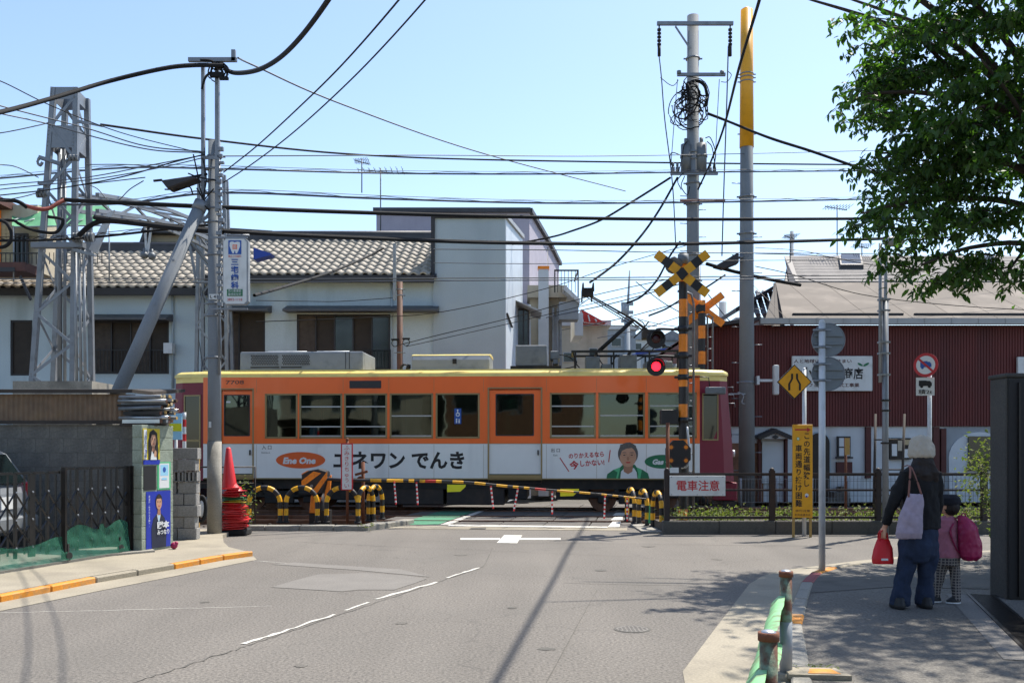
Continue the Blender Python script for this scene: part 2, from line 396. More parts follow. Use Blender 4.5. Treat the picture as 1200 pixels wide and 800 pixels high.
mat('white_stucco', '#c2c8cc', 0.85, var=0.05, bump=0.2, stain='#98928a', ss=1.2, sa=0.5, streak=True)
mat('brick_brown', '#7d5a44', 0.85, var=0.3, vs_=6, bump=0.3)
mat('roof_beige', '#6a6259', 0.9, var=0.04, vs_=0.8, fine=0.05, stain='#948a7e', ss=1, sa=0.5)
mat('roof_shingle', '#787470', 0.9, var=0.14, vs_=3, fine=0.1, fs=20, stain='#6b6765', ss=2, sa=0.5)
mat('gutter', '#9b9c9b', 0.5, 0.1, var=0.06)
mat('wood_brown', '#5a3b2b', 0.75, var=0.2, vs_=6)
mat('wood_red', '#4d2420', 0.7, var=0.15)
mat('fibre_brown', '#66503a', 0.5, var=0.25, vs_=6, bump=0.2, stain='#6b5434', ss=5, sa=0.6)
mat('cardboard', '#a9884f', 0.8, var=0.1)
mat('cone_red', '#c8262a', 0.45, var=0.06, stain='#8a2222', ss=8, sa=0.4)
mat('cone_green', '#2d6a3c', 0.5, var=0.06)
mat('cone_yellow', '#b89a2a', 0.5, var=0.06)
mat('rubber', '#141414', 0.85, var=0.1)
mat('car_silver', '#a7adb3', 0.3, 0.6, var=0.02, coat=0.6)
mat('tail_red', '#a3121a', 0.2, var=0, coat=0.5)
mat('guard_green', '#84bd85', 0.5, var=0.1, stain='#6b4630', ss=11, sa=1.0, bump=0.1)
mat('guard_rusty', '#5a3826', 0.7, 0.1, var=0.3, vs_=14, stain='#8ab49a', ss=9, sa=1.0, bump=0.3, bs=60)
mat('sign_back', '#70777b', 0.5, 0.3, var=0.06, stain='#585d60', ss=6, sa=0.5)
mat('bark', '#3c332c', 0.9, var=0.25, vs_=8, bump=0.8, bs=30)
mat('green_sheet', '#5f9d70', 0.6, var=0.2, vs_=2.5, bump=0.5, bs=6)
mat('net_green', '#0f7350', 0.7, var=0.15)
mat('hat_beige', '#a8a092', 0.9, var=0.08, bump=0.3)
mat('hair', '#180d0a', 0.7, var=0.3, vs_=25)
mat('skin', '#c08f74', 0.55, var=0.04)
mat('cardigan', '#0b0b0e', 0.9, var=0.2, bump=0.4, bs=80)
mat('jeans', '#17263f', 0.85, var=0.22, vs_=6, fine=0.15, fs=80, bump=0.3, bs=60)
mat('shoe_black', '#111114', 0.6, var=0.1)
mat('bag_red', '#c4101d', 0.5, var=0.08)
mat('tote', '#968a98', 0.85, var=0.12, vs_=22)
mat('strap_brown', '#7a5248', 0.8, var=0.1)
mat('kid_pink', '#a8697a', 0.85, var=0.1)
mat('pack_magenta', '#920f48', 0.5, var=0.1)
mat('hat_navy', '#10121c', 0.9, var=0.1)
mat('clay_red', '#7e2d33', 0.7, var=0.1)
mat('blue_cloth', '#2a49a0', 0.6, var=0.1)
mat('tile_roof_grey', '#73757a', 0.6, var=0.2, vs_=6)
mat('far_white', '#c3c4c2', 0.85, var=0.05)
mat('far_grey', '#8e959b', 0.85, var=0.08)
mat('tiled_beige', '#b3a27f', 0.8, var=0.1)
mat('gate_dark', '#45433f', .9, var=.15, vs_=2, fine=.15, bump=.5, bs=40, stain='#2a2826', ss=2, sa=.7, streak=True)
mat('sheet_black', '#151414', .7)
emis('lamp_red', '#ff1a2c', 2.6)
mat('lamp_off', '#3a0d10', 0.3, var=0)
def leafmat(name, c1, c2, tr=0.35):
    m = mat(name, c1, 0.5, var=0); n = m.node_tree.nodes; l = m.node_tree.links; b = n['Principled BSDF']
    g = n.new('ShaderNodeNewGeometry'); mx = n.new('ShaderNodeMix'); mx.data_type = 'RGBA'
    l.new(g.outputs['Random Per Island'], mx.inputs['Factor']); mx.inputs['A'].default_value = hexc(c1); mx.inputs['B'].default_value = hexc(c2)
    l.new(mx.outputs['Result'], b.inputs['Base Color'])
    t = n.new('ShaderNodeBsdfTranslucent'); sc_ = n.new('ShaderNodeVectorMath'); sc_.operation = 'MULTIPLY'; sc_.inputs[1].default_value = (1.6, 2.0, 0.6)
    l.new(mx.outputs['Result'], sc_.inputs[0]); l.new(sc_.outputs[0], t.inputs['Color'])
    ms = n.new('ShaderNodeMixShader'); ms.inputs[0].default_value = tr; o = n['Material Output']
    l.new(b.outputs[0], ms.inputs[1]); l.new(t.outputs[0], ms.inputs[2]); l.new(ms.outputs[0], o.inputs[0]); return m
leafmat('leaf', '#233c1d', '#4f6b33', 0.46)
leafmat('leaf_low', '#4a5a30', '#7c7e4a', 0.25)
MATS['leaf_low'].node_tree.nodes['Principled BSDF'].inputs['Roughness'].default_value = 0.85
def stripes(mb, a, b, r, n, seg, m0=0, m1=1, start=0):
    """striped round post built of alternating bands"""
    a = Vector(a); b = Vector(b)
    for i in range(seg):
        mb.m = m0 if (i+start) % 2 == 0 else m1
        mb.tube([a.lerp(b, i/seg), a.lerp(b, (i+1)/seg)], r, n, cap=(i in (0, seg-1)))
    return mb
# ------------------------------------------------------------ ground, road, track
def sheet(name, pts, z, m, kind='structure', parent=None, label=None):
    mb = MB(); mb.poly([(p[0], p[1], z) for p in pts]); return add(name, mb, m, parent, kind=kind, label=label)
def solid(name, pts, z0, z1, m, **kw):
    mb = MB(); mb.prism([(p[0], p[1], z0) for p in pts], (0, 0, z1-z0)); return add(name, mb, m, **kw)
sheet('ground', [(-1500,-60),(1500,-60),(1500,1500),(-1500,1500)], -0.16, 'concrete_dark')
TRK = Vector((-1.33, 23.4, 0)); YAW = R(-3.0); cy_, sy_ = math.cos(YAW), math.sin(YAW)
def TW(x, y, z=0): return Vector((TRK.x+x*cy_-y*sy_, TRK.y+x*sy_+y*cy_, z))   # track frame to world
sheet('road', [(-40,-20),(40,-20),(40,16.6),(2.55,17.9),(-2.9,17.9),(-40,17.3)], 0.0, 'asphalt')
bed = empty('railway_track', TW(0,0,-0.09), kind='structure')
mb = MB(); mb.poly([TW(-45,-6.2,-0.085), TW(45,-6.2,-0.085), TW(45,3.4,-0.085), TW(-45,3.4,-0.085)])
add('ballast_bed', mb, 'ballast', bed, kind='stuff')
mb = MB()
for i in range(900):
    x = rnd.uniform(-16, 16); y = rnd.uniform(-5.6, 2.6); s = rnd.uniform(.02, .05)
    mb.sphere(TW(x, y, -0.08+s*.3), s, s*.8, s*.6, 5, 3)
add('ballast_stones', mb, 'ballast', bed, kind='stuff')
for yc in (0, -3.3):
    for s in (-1, 1):
        mb = MB(); y = yc+s*0.72
        mb.beam(TW(-45, y, -0.0), TW(45, y, -0.0), 0.065, 0.05); mb.beam(TW(-45, y, -0.045), TW(45, y, -0.045), 0.02, 0.07)
        add('rail', mb, 'rail_steel', bed)
# crossing planks: every slab a part
def cx(y0): return 0.13*(y0-17.9)                         # the crossing leans a little to the right
rows = [(-5.35,-4.15),(-3.9,-2.7),(-2.47,-1.65),(-1.62,-0.83),(-0.6,0.6),(0.83,1.7),(1.74,2.7)]
for (a, b) in rows:
    n = 6
    for i in range(n):
        x0 = -2.55+i*4.75/n*1.0; x1 = x0+4.75/n
        xx0 = -0.95+ (x0+2.55)*5.35/4.75-0.05; xx1 = -0.95+(x1+2.55)*5.35/4.75-0.05
        xx0 -= 0.4; xx1 -= 0.4
        sh = 0.13*(a+5.4); g = .012; z = 0.004+rnd.uniform(-.003,.003)
        mb = MB(); mb.prism([TW(xx0+sh+g,a+g,-.08), TW(xx1+sh-g,a+g,-.08), TW(xx1+sh-g+.1,b-g,-.08), TW(xx0+sh+g+.1,b-g,-.08)], (0,0,.08+z))
        add('plank', mb, 'plank', bed, bevel=0.006)
# markings as thin sheets above the slabs
def mark(pts_px, m, z=0.011): return sheet('road_marking', [G(x, y) for x, y in pts_px], z, m)
mark([(463,614.8),(514,614.8),(536,606.6),(492,606.2)], 'green_paint')
mark([(494,605.6),(538,605.9),(553,600.6),(512,600.2)], 'green_paint')
mark([(514,599.6),(556,600),(566,596.8),(524,596.6)], 'green_paint')
mark([(515,615.4),(526,615.4),(574,596.6),(568,596.6)], 'line_white', 0.014)
mark([(527,615),(712,617.4),(712,619),(524,617)], 'line_white', 0.015)
for a, b in ((618.3,611.5),(610,606),(604.6,601),(600,597.5)):
    def xr(y): return 721-(y-618)*0.42
    mark([(xr(a)-9,a),(xr(a)+5,a),(xr(b)+4,b),(xr(b)-6,b)], 'line_white', 0.016)
# strip of older concrete between road and crossing, small covers
mark([(455,619.5),(735,621.5),(735,618.6),(462,615.6)], 'concrete_light', 0.006)
mark([(552,618.6),(570,618.8),(569,620.3),(550,620.1)], 'concrete_dark', 0.010)
mark([(539.5,630.3),(586,630.3),(586,632.6),(539.5,632.6)], 'line_white', 0.006)
mark([(607,630.3),(657,630.3),(657,632.6),(606,632.6)], 'line_white', 0.006)
mark([(591,626.8),(612,627.2),(606,636.6),(582,636.2)], 'line_white', 0.007)
mark([(318,688),(345,680),(372,673),(398,672.5),(425,671),(470,674),(500,678),(484,684),(462,691),(420,691),(400,693),(352,690)], 'asphalt_patch', 0.004)
mark([(318,661),(345,659),(470,667),(505,676),(420,668)], 'asphalt_patch', 0.004)
# worn centre line and crack
def strip(path, wds, m, z, name='road_marking'):
    P_ = [G(x, y) for x, y in path]; L = []; Rr = []
    for i, p in enumerate(P_):
        t = (P_[min(i+1, len(P_)-1)]-P_[max(i-1, 0)]).normalized(); n = Vector((-t.y, t.x, 0))*wds[i]/2
        L.append(p+n); Rr.append(p-n)
    mb = MB()
    for i in range(len(P_)-1): mb.poly([L[i]+Vector((0,0,z)), Rr[i]+Vector((0,0,z)), Rr[i+1]+Vector((0,0,z)), L[i+1]+Vector((0,0,z))])
    return add(name, mb, m, kind='structure')
def jag(a, b, n, amp):
    out = []
    for i in range(n+1):
        t = i/n; out.append((a[0]+(b[0]-a[0])*t, a[1]+(b[1]-a[1])*t+rnd.uniform(-amp, amp)))
    return out
p = jag((285,755),(392,720),14,.8); strip(p, [.02+rnd.uniform(.0,.04) for _ in p], 'line_white', .005)
p = jag((440,702),(512,682),10,.5); strip(p, [.025+rnd.uniform(.0,.04) for _ in p], 'line_white', .005)
p = jag((524,677),(562,665),7,.4); strip(p, [.02+rnd.uniform(.0,.03) for _ in p], 'line_white', .005)
p = jag((405,715),(432,706),5,.4); strip(p, [.02+rnd.uniform(0,.02) for _ in p], 'line_white', .005)
p = jag((155,800),(288,757),24,1.4); strip(p, [rnd.uniform(.008,.02) for _ in p], 'concrete_dark', .004, 'road_crack')
p = jag((288,757),(566,664),40,.7)+jag((569,660),(577,642),8,.3); strip(p, [rnd.uniform(.006,.016) for _ in p], 'concrete_dark', .0035, 'road_crack')
p = jag((0,718),(318,710),30,.4); strip(p, [rnd.uniform(.006,.014) for _ in p], 'line_white', .003, 'road_crack')
p = jag((290,656),(470,670),20,.3); strip(p, [rnd.uniform(.01,.02) for _ in p], 'line_white', .003, 'road_crack')
p = jag((455,640),(740,652),20,.4); strip(p, [rnd.uniform(.006,.012) for _ in p], 'concrete_dark', .003, 'road_crack')
p = jag((660,683),(800,686),10,.4); strip(p, [rnd.uniform(.006,.012) for _ in p], 'concrete_dark', .003, 'road_crack')
# manhole cover in the lane
c = G(741, 737); mc = empty('manhole_cover', c, 'round iron manhole cover set in the road near the right gutter', 'manhole cover')
mb = MB(); mb.cyl(c+Vector((0,0,-.02)), c+Vector((0,0,.004)), .15, n=28); add('rim', mb, 'concrete_dark', mc)
mb = MB(); mb.cyl(c+Vector((0,0,.004)), c+Vector((0,0,.006)), .13, n=28)
for i in range(-3, 4):
    for j in range(-3, 4):
        if i*i+j*j < 11: mb.box(c.x+i*.033-.01, c.x+i*.033+.01, c.y+j*.033-.01, c.y+j*.033+.01, .006, .008)
add('lid', mb, 'asphalt_patch', mc)

def kerb(path, width, z0, z1, matfn, L=0.6, side=1):
    root = empty('kerb', (path[0][0], path[0][1], 0), kind='structure')
    pts = [Vector((p[0], p[1], 0)) for p in path]; seg = []
    for a, b in zip(pts, pts[1:]):
        n = max(1, round((b-a).length/L))
        for i in range(n): seg.append((a.lerp(b, i/n), a.lerp(b, (i+1)/n)))
    for k, (a, b) in enumerate(seg):
        t = (b-a).normalized(); n = Vector((-t.y, t.x, 0))*width*side; e = t*.005
        dz = rnd.uniform(-.006, .004)
        mb = MB(); mb.prism([a+e+Vector((0,0,z0)), b-e+Vector((0,0,z0)), b-e+n+Vector((0,0,z0)), a+e+n+Vector((0,0,z0))], (0,0,z1-z0+dz))
        add('kerb_stone', mb, matfn((a+b)/2, k), root, bevel=.012)
    return root
# right footway with curved kerb and gutter
rk = [G(x, y) for x, y in ((922,735),(931,706),(939,686),(950,674),(970,667.5),(1000,662.5),(1040,657.5),(1080,653.6),(1130,650),(1180,647))]
d0 = (rk[0]-Vector((0.43,1.9,0))).normalized(); rk = [rk[0]-d0*9, rk[0]-d0*4.5]+rk
rk = [Vector((0.75-0.3*3.2, -1.5, 0)), Vector((1.04, 3.2, 0)), Vector((1.5, 5.0, 0))]+rk[2:]
solid('pavement', [(p.x+.06, p.y-.02) for p in rk]+[(14, rk[-1].y), (14,-6), (-.5,-6)], -.05, .03, 'asphalt_pavement', kind='structure')
ge = [Vector((-.4,-2,0)), Vector((.9,4.6,0))]+[G(x, y) for x, y in ((800,787),(840,734),(878,684.5),(893,675),(912,669),(945,664.5),(1000,657.5),(1080,649.5),(1180,643.5))]
sheet('gutter', [(p.x, p.y) for p in ge]+[(p.x+.05, p.y) for p in reversed(rk)], .0045, 'concrete_light')
def rkm(c, k):
    px = 600+F*c.x/c.y if c.y > .5 else 0
    py = HY+F*CH/c.y if c.y > .5 else 900
    if 655 < py < 672 and px < 962: return 'orange_paint'
    if 672 <= py < 690: return 'clay_red'
    if 724 < py < 745: return 'orange_paint' if k % 2 else 'concrete'
    return 'concrete_light' if py < 672 else 'concrete'
kerb([(p.x, p.y) for p in rk[:9]], .12, -.05, .045, rkm, .5, side=-1)
sheet('pavement_shade_or_paint', [G(945,677,.03), G(1160,672,.03), G(1160,690,.03), G(1040,688,.03), G(945,695,.03)], .0345, 'concrete_dark')  # dark sheet painting in the tree's shade along the footway edge
# drain grating at the foot of the dark gate
gp = empty('drain_grating', (4.3, 8.2, .03), 'slotted iron drain grating in the shaded footway beside the dark gate', 'drain grating')
a = G(1135,697,.03); b = G(1215,775,.03); t = (b-a).normalized(); n = Vector((-t.y, t.x, 0))*.22
mb = MB(); L = (b-a).length; k = int(L/.04)
for i in range(k):
    q = a+t*(i*.04); mb.beam(q+Vector((0,0,.008)), q+n+Vector((0,0,.008)), .012, .014)
add('slats', mb, 'black_metal', gp, kind='stuff')
mb = MB()
for q in (a, a+n): mb.beam(q+Vector((0,0,.006)), q+t*L+Vector((0,0,.006)), .025, .016)
add('frame', mb, 'black_metal', gp)
sheet('paving_margin', [tuple((a-n*.9)[:2]), tuple((b-n*.9)[:2]), tuple(b[:2]), tuple(a[:2])], .034, 'asphalt_patch')

# left footway, kerb and gutter
k0 = [G(x, y) for x, y in ((0,706),(113,683),(205,667),(262,656.5),(297,651.5))]
dl = (k0[0]-k0[1]).normalized(); k0 = [k0[0]+dl*9]+k0
g0 = [k0[0]+Vector((.45,-.1,0))]+[G(x, y) for x, y in ((0,716),(113,693),(205,675),(262,663.5),(301,655.8))]
sheet('gutter', [tuple(p[:2]) for p in g0]+[tuple(p[:2]) for p in reversed(k0)], .0045, 'concrete_light')
def lkm(c, k):
    px = 600+F*c.x/c.y if c.y > .5 else -99
    return 'orange_paint' if px < 112 or px > 217 else 'concrete_light'
kerb([(p.x, p.y) for p in k0], .10, -.05, .072, lkm, .6, side=1)
back = [(-2.9-.4,13.6),(-4.0,14.2),(-3.95,15.2),(-4.4,16.0),(-5.1,17.0),(-16,17.0),(-16,-3)]
solid('pavement', [(p.x-.11, p.y+.03) for p in k0]+[G(268,646)[:2], G(262,640)[:2]]+[(-4.75,15.4),(-4.9,16.6),(-16,16.6),(-16,-1)], -.05, .068, 'concrete_light', kind='structure')
# inner step in front of the sliding gate
mb = MB()
st = [Vector((-6.35,8.0,0)), Vector((-5.72,10.45,0)), Vector((-5.28,12.2,0)), Vector((-4.85,12.75,0))]
mb.prism([(p.x, p.y, .06) for p in st]+[(-5.1,13.2,.06),(-12,13.2,.06),(-12,8,.06)], (0,0,.035))
add('yard_slab', mb, 'concrete', kind='structure')

# kerb island under the left hoops and the right planter
kerb([(-5.1,17.0),(-2.62,17.0),(-2.05,18.3),(-1.95,18.75)], .22, -.08, .10, lambda c, k: 'concrete', .6, side=1)
pl = empty('planter', (5.6,16.3,0), 'long low concrete planter wall under the black fence right of the crossing', 'planter')
x0 = 2.62
for i in range(10):
    mb = MB(); a = x0+i*.98; mb.box(a+.003, a+.977, 16.3, 16.46, -.06, .232+rnd.uniform(-.003,.003)); add('wall_panel', mb, 'concrete_dark', pl, bevel=.012)
mb = MB(); mb.box(2.66, 12.4, 16.46, 17.6, -.06, .17); add('soil', mb, 'ballast', pl)
mb = MB(); mb.box(2.3, 3.1, 16.5, 18.3, -.08, .03); add('kerb', mb, 'concrete', kind='structure')

def leaves(name, spots, size, m, parent=None, seed=1, droop=0.3, n3=1, **kw):
    """many small folded leaves, each with its own direction; spots: list of (centre, spread vec, count)"""
    rg = np.random.default_rng(seed); V = []; Fc = []
    for c, sp, cnt in spots:
        ps = rg.normal(0, 1, (cnt, 3))*np.array(sp)+np.array(c)
        az = rg.uniform(0, 2*np.pi, cnt); el = rg.normal(-droop, .5, cnt); L = size*rg.uniform(.6, 1.25, cnt)
        d = np.stack([np.cos(az)*np.cos(el), np.sin(az)*np.cos(el), np.sin(el)], 1)
        up = rg.normal(0, .35, (cnt, 3))+np.array([0, 0, 1]); sd_ = np.cross(d, up); sd_ /= np.linalg.norm(sd_, axis=1)[:, None]
        nn = np.cross(sd_, d)
        b = len(V)*4 if False else 0
        Lc = L[:, None]
        v = np.stack([ps, ps+d*Lc*.5+sd_*Lc*.24+nn*Lc*.08, ps+d*Lc-nn*Lc*.12, ps+d*Lc*.5-sd_*Lc*.24+nn*Lc*.08], 1)
        V.append(v.reshape(-1, 3))
    V = np.vstack(V); k = len(V)//4
    me = bpy.data.meshes.new(name); org = Vector(V.mean(0)); me.vertices.add(len(V)); me.vertices.foreach_set('co', (V-np.array(org)).ravel())
    idx = np.arange(k)*4; tri = np.stack([idx, idx+1, idx+2, idx, idx+2, idx+3], 1).ravel()
    me.loops.add(len(tri)); me.loops.foreach_set('vertex_index', tri.astype(np.int32)); me.polygons.add(2*k)
    me.polygons.foreach_set('loop_start', np.arange(2*k, dtype=np.int32)*3); me.materials.append(MATS[m]); me.update(calc_edges=True); me.validate()
    o = link(name, me, org, parent); return setp(o, **kw)
sp = [((rnd.uniform(2.8, 8.6), 16.55+rnd.uniform(0, .6), .24+rnd.uniform(0, .1)), (.10,.08,.07), 14) for _ in range(210)]
leaves('ground_cover', sp, .075, 'leaf_low', seed=3, label='low yellowish green ground cover growing in the planter behind the fence', cat='ground cover', kind='stuff')
sp = [((-4.8+rnd.uniform(-.08,.08), 17.15+rnd.uniform(-.1,.1), .1+rnd.uniform(0,.75)), (.06,.06,.07), 16) for _ in range(9)]
leaves('weed', sp, .06, 'leaf_low', seed=4, label='tall green weed growing beside the cone stack', cat='weed')
for i, (x, y, lab) in enumerate(((170,644,'tuft of green weeds at the foot of the poster wall'),(222,630,'small weeds growing between the grey block stack and the pole'),(431,619,'small weed sprouting at the kerb below the striped hoops'))):
    q = G(x, y, .05); sp = [((q.x+rnd.uniform(-.15,.15), q.y+rnd.uniform(-.06,.06), .09+rnd.uniform(0,.06)), (.02,.02,.02), 9) for _ in range(5)]
    leaves('weed', sp, .05, 'leaf_low', seed=9+i, label=lab, cat='weed')
sp = [((6.15+rnd.uniform(-.1,1.3), 12.3+rnd.uniform(-.25,.4), .3+rnd.uniform(0,1.2)), (.1,.1,.1), 34) for _ in range(70)]
sh = empty('shrub', (6.7,12.3,0), 'bushy green shrub showing beside the dark gate pillar', 'shrub')
leaves('foliage', sp, .07, 'leaf_low', sh, seed=5, kind='stuff')
mb = MB()
for i in range(6): mb.tube([(6.7,12.35,0),(6.7+rnd.uniform(-.15,.15),12.35,.6),(6.7+rnd.uniform(-.6,.6),12.35+rnd.uniform(-.3,.3),1.3)], [.025,.018,.006])
add('stem', mb, 'bark', sh)

# oil spots, repaired joints and a sealed trench in the road surface
def blob(px, py, rx, ry, m, z, seed):
    r2 = random.Random(seed); c = G(px, py); pts = []
    for i in range(18): t = 2*math.pi*i/18; k = 1+r2.uniform(-.25,.25); pts.append((c.x+rx*k*math.cos(t), c.y+ry*k*math.sin(t)))
    return sheet('road_stain', pts, z, m)
for i, (px, py, rx, ry) in enumerate(((640,760,.06,.05),(470,730,.05,.05),(352,780,.04,.04),(704,668,.07,.09),(840,655,.06,.1),(540,650,.08,.10),(600,712,.04,.05),(240,705,.05,.06),(760,640,.10,.12))): blob(px, py, rx, ry, 'concrete_dark' if i % 3 == 0 else 'asphalt_pavement', .0028+.0002*i, i)
for a, b, w_ in (((470,634),(1000,640),.012),((330,634),(455,640),.012),((640,800),(700,690),.006),((880,640),(1160,636),.012)):
    p = jag(a, b, 24, .35); strip(p, [w_*rnd.uniform(.6,1.3) for _ in p], 'concrete_dark', .0032, 'road_crack')
# ------------------------------------------------------------ tram
S_ = 49.3
def tx(px): return (px-533)/49.0
def tz(py): return CH-(py-530)/S_
tram = empty('tram', (0,0,0), 'orange and white tram with maroon ends passing through the level crossing', 'tram')
YN, YF = -1.1, 1.1
zs, zb, zt = tz(519.5), tz(561), tz(441)
main = [(311.5,347.5,'fix'),(352.5,400.5,'lo'),(405.5,453.5,'lo'),(459.5,507.5,'mid'),(513.5,562,'fix'),(646.5,696.5,'lo'),(702.5,753,'mid'),(759.5,812,'lo')]
doors = [(257,296,261,291),(573.5,635.5,582.5,626)]
WT, WB = tz(462), tz(512)
holes = [(tx(a), tx(b), WB, WT) for a, b, k in main]
dho = [(tx(a)+.01, tx(b)-.01, zb-.1, tz(456)) for a, b, c, d in doors]
XL, XR = tx(236), tx(817)
for side, Y, D in (('near', YN, (0,.05,0)), ('far', YF, (0,-.05,0))):
    mb = MB(); mb.holes((0,Y,0), (1,0,0), (0,0,1), XL, XR, zs, zt, holes+dho, D)
    add('side_panel', mb, 'tram_orange', tram)
    mb = MB(); mb.holes((0,Y,0), (1,0,0), (0,0,1), XL, XR, zb, zs-.002, dho, D)
    add('lower_panel', mb, 'tram_white', tram)
    sg = -1 if side == 'near' else 1
    for a, b, kind in main:
        x0, x1 = tx(a), tx(b); fr = .035
        yy = Y+sg*.012; yi = Y-sg*.03
        mb = MB()
        for q in ((x0-.03,x0+.01,WB-.03,WT+.03),(x1-.01,x1+.03,WB-.03,WT+.03),(x0-.03,x1+.03,WT-.008,WT+.03),(x0-.03,x1+.03,WB-.03,WB+.012)):
            mb.box(q[0],q[1],min(yy,yi),max(yy,yi),q[2],q[3])
        wf = add('window', mb, 'tram_trim', tram, bevel=.004)
        mb = MB(); mb.box(x0+.012, x1-.012, Y-sg*.028, Y-sg*.022, WB+.012, WT-.008); add('pane', mb, 'tram_glass', wf)
        if kind != 'fix':
            mb = MB()
            zr = [tz(476), tz(499.5), tz(510.5)] if kind == 'lo' else [tz(487), tz(510.5)]
            for z in zr: mb.box(x0+.012, x1-.012, Y-sg*.005, Y-sg*.02, z-.014, z+.014)
            add('sash_rail', mb, 'alu', wf)
for Y, sg in ((YN,-1),(YF,1)):
    for (a, b, c, d) in doors:
        dr = empty('door', (tx((a+b)/2), Y-sg*.03, zb-.03))
        dr.parent = tram; dr.location = WL[dr.name]-WL[tram.name]
        wt, wb = tz(462), tz(510)
        mb = MB(); mb.holes((0,Y-sg*.03,0),(1,0,0),(0,0,1), tx(a)+.02, tx(b)-.02, zs, tz(457), [(tx(c),tx(d),wb,wt)], (0,-sg*.03,0)); add('upper_panel', mb, 'tram_orange', dr)
        mb = MB(); mb.holes((0,Y-sg*.03,0),(1,0,0),(0,0,1), tx(a)+.02, tx(b)-.02, tz(555), zs-.002, []); add('lower_panel', mb, 'tram_white', dr)
        mb = MB(); x0, x1, z0, z1 = tx(a), tx(b), zb-.02, tz(455)
        for q in ((x0-.015,x0+.02,z0,z1),(x1-.02,x1+.015,z0,z1),(x0-.015,x1+.015,z1-.01,z1+.02),(x0,x1,z0,z0+.12)): mb.box(q[0],q[1],Y+sg*.012,Y-sg*.04,q[2],q[3])
        add('door_frame', mb, 'tram_trim', dr, bevel=.004)
        mb = MB(); mb.box(tx(c), tx(d), Y-sg*.045, Y-sg*.052, wb, wt); add('pane', mb, 'tram_glass', dr)
        mb = MB(); x0, x1 = tx(c), tx(d)
        for q in ((x0-.012,x0+.008,wb,wt),(x1-.008,x1+.012,wb,wt),(x0,x1,wt-.008,wt+.012),(x0,x1,wb-.012,wb+.008)): mb.box(q[0],q[1],Y-sg*.022,Y-sg*.04,q[2],q[3])
        for (cx_, cz_) in ((x0,wb),(x0,wt),(x1,wb),(x1,wt)):            # rounded corners of the door glass
            sx = 1 if cx_ == x0 else -1; sz = 1 if cz_ == wb else -1; r = .09; pts = [(cx_, Y-sg*.034, cz_)]
            for i in range(7):
                t = math.pi/2*i/6; pts.append((cx_+sx*(r-r*math.sin(t)), Y-sg*.034, cz_+sz*(r-r*math.cos(t))))
            mb.poly(pts)
        add('window_gasket', mb, 'trim_dark', dr)
        mb = MB(); mb.box(tx(b)-.1, tx(b)-.07, Y-sg*.03, Y+sg*.005, tz(533), tz(527)); add('handle', mb, 'black_metal', dr)
# roof: cream, curved across, with rounded shoulders
def roofprof(w=1.0, dz=0):
    base = [(-1.1,zt-.001),(-1.1,tz(438)),(-1.05,tz(435)),(-.85,tz(433)),(-.4,tz(431.5)),(0,tz(431))]
    base = base+[(-y, z) for y, z in reversed(base[:-1])]
    return [(y*w, z+dz) for y, z in base]
pr = roofprof(); mb = MB(); mb.smooth = True
ends = [(XL,1,0),(XR,1,0)]; secs = [(tx(197),.80,-.05),(tx(203),.90,-.012),(XL-.02,1,0),(XR+.02,1,0),(tx(845),.90,-.012),(tx(851),.80,-.05)]
vv = []; ff = []
for x, w_, dz in secs: vv += [(x, y*w_, z+dz*(1 if z > zt+.1 else 0)) for y, z in pr]
k = len(pr)
for i in range(len(secs)-1):
    for j in range(k-1): ff.append((i*k+j, (i+1)*k+j, (i+1)*k+j+1, i*k+j+1))
ff += [tuple(range(k)), tuple(reversed(range((len(secs)-1)*k, len(secs)*k)))]
mb.add(vv, ff); add('roof', mb, 'tram_cream', tram)
mb = MB(); mb.box(XL, XR, YN-.02, YN+.02, tz(434.2), tz(432.6)); mb.box(XL, XR, YF-.02, YF+.02, tz(434.2), tz(432.6)); add('rain_gutter', mb, 'tram_cream', tram)
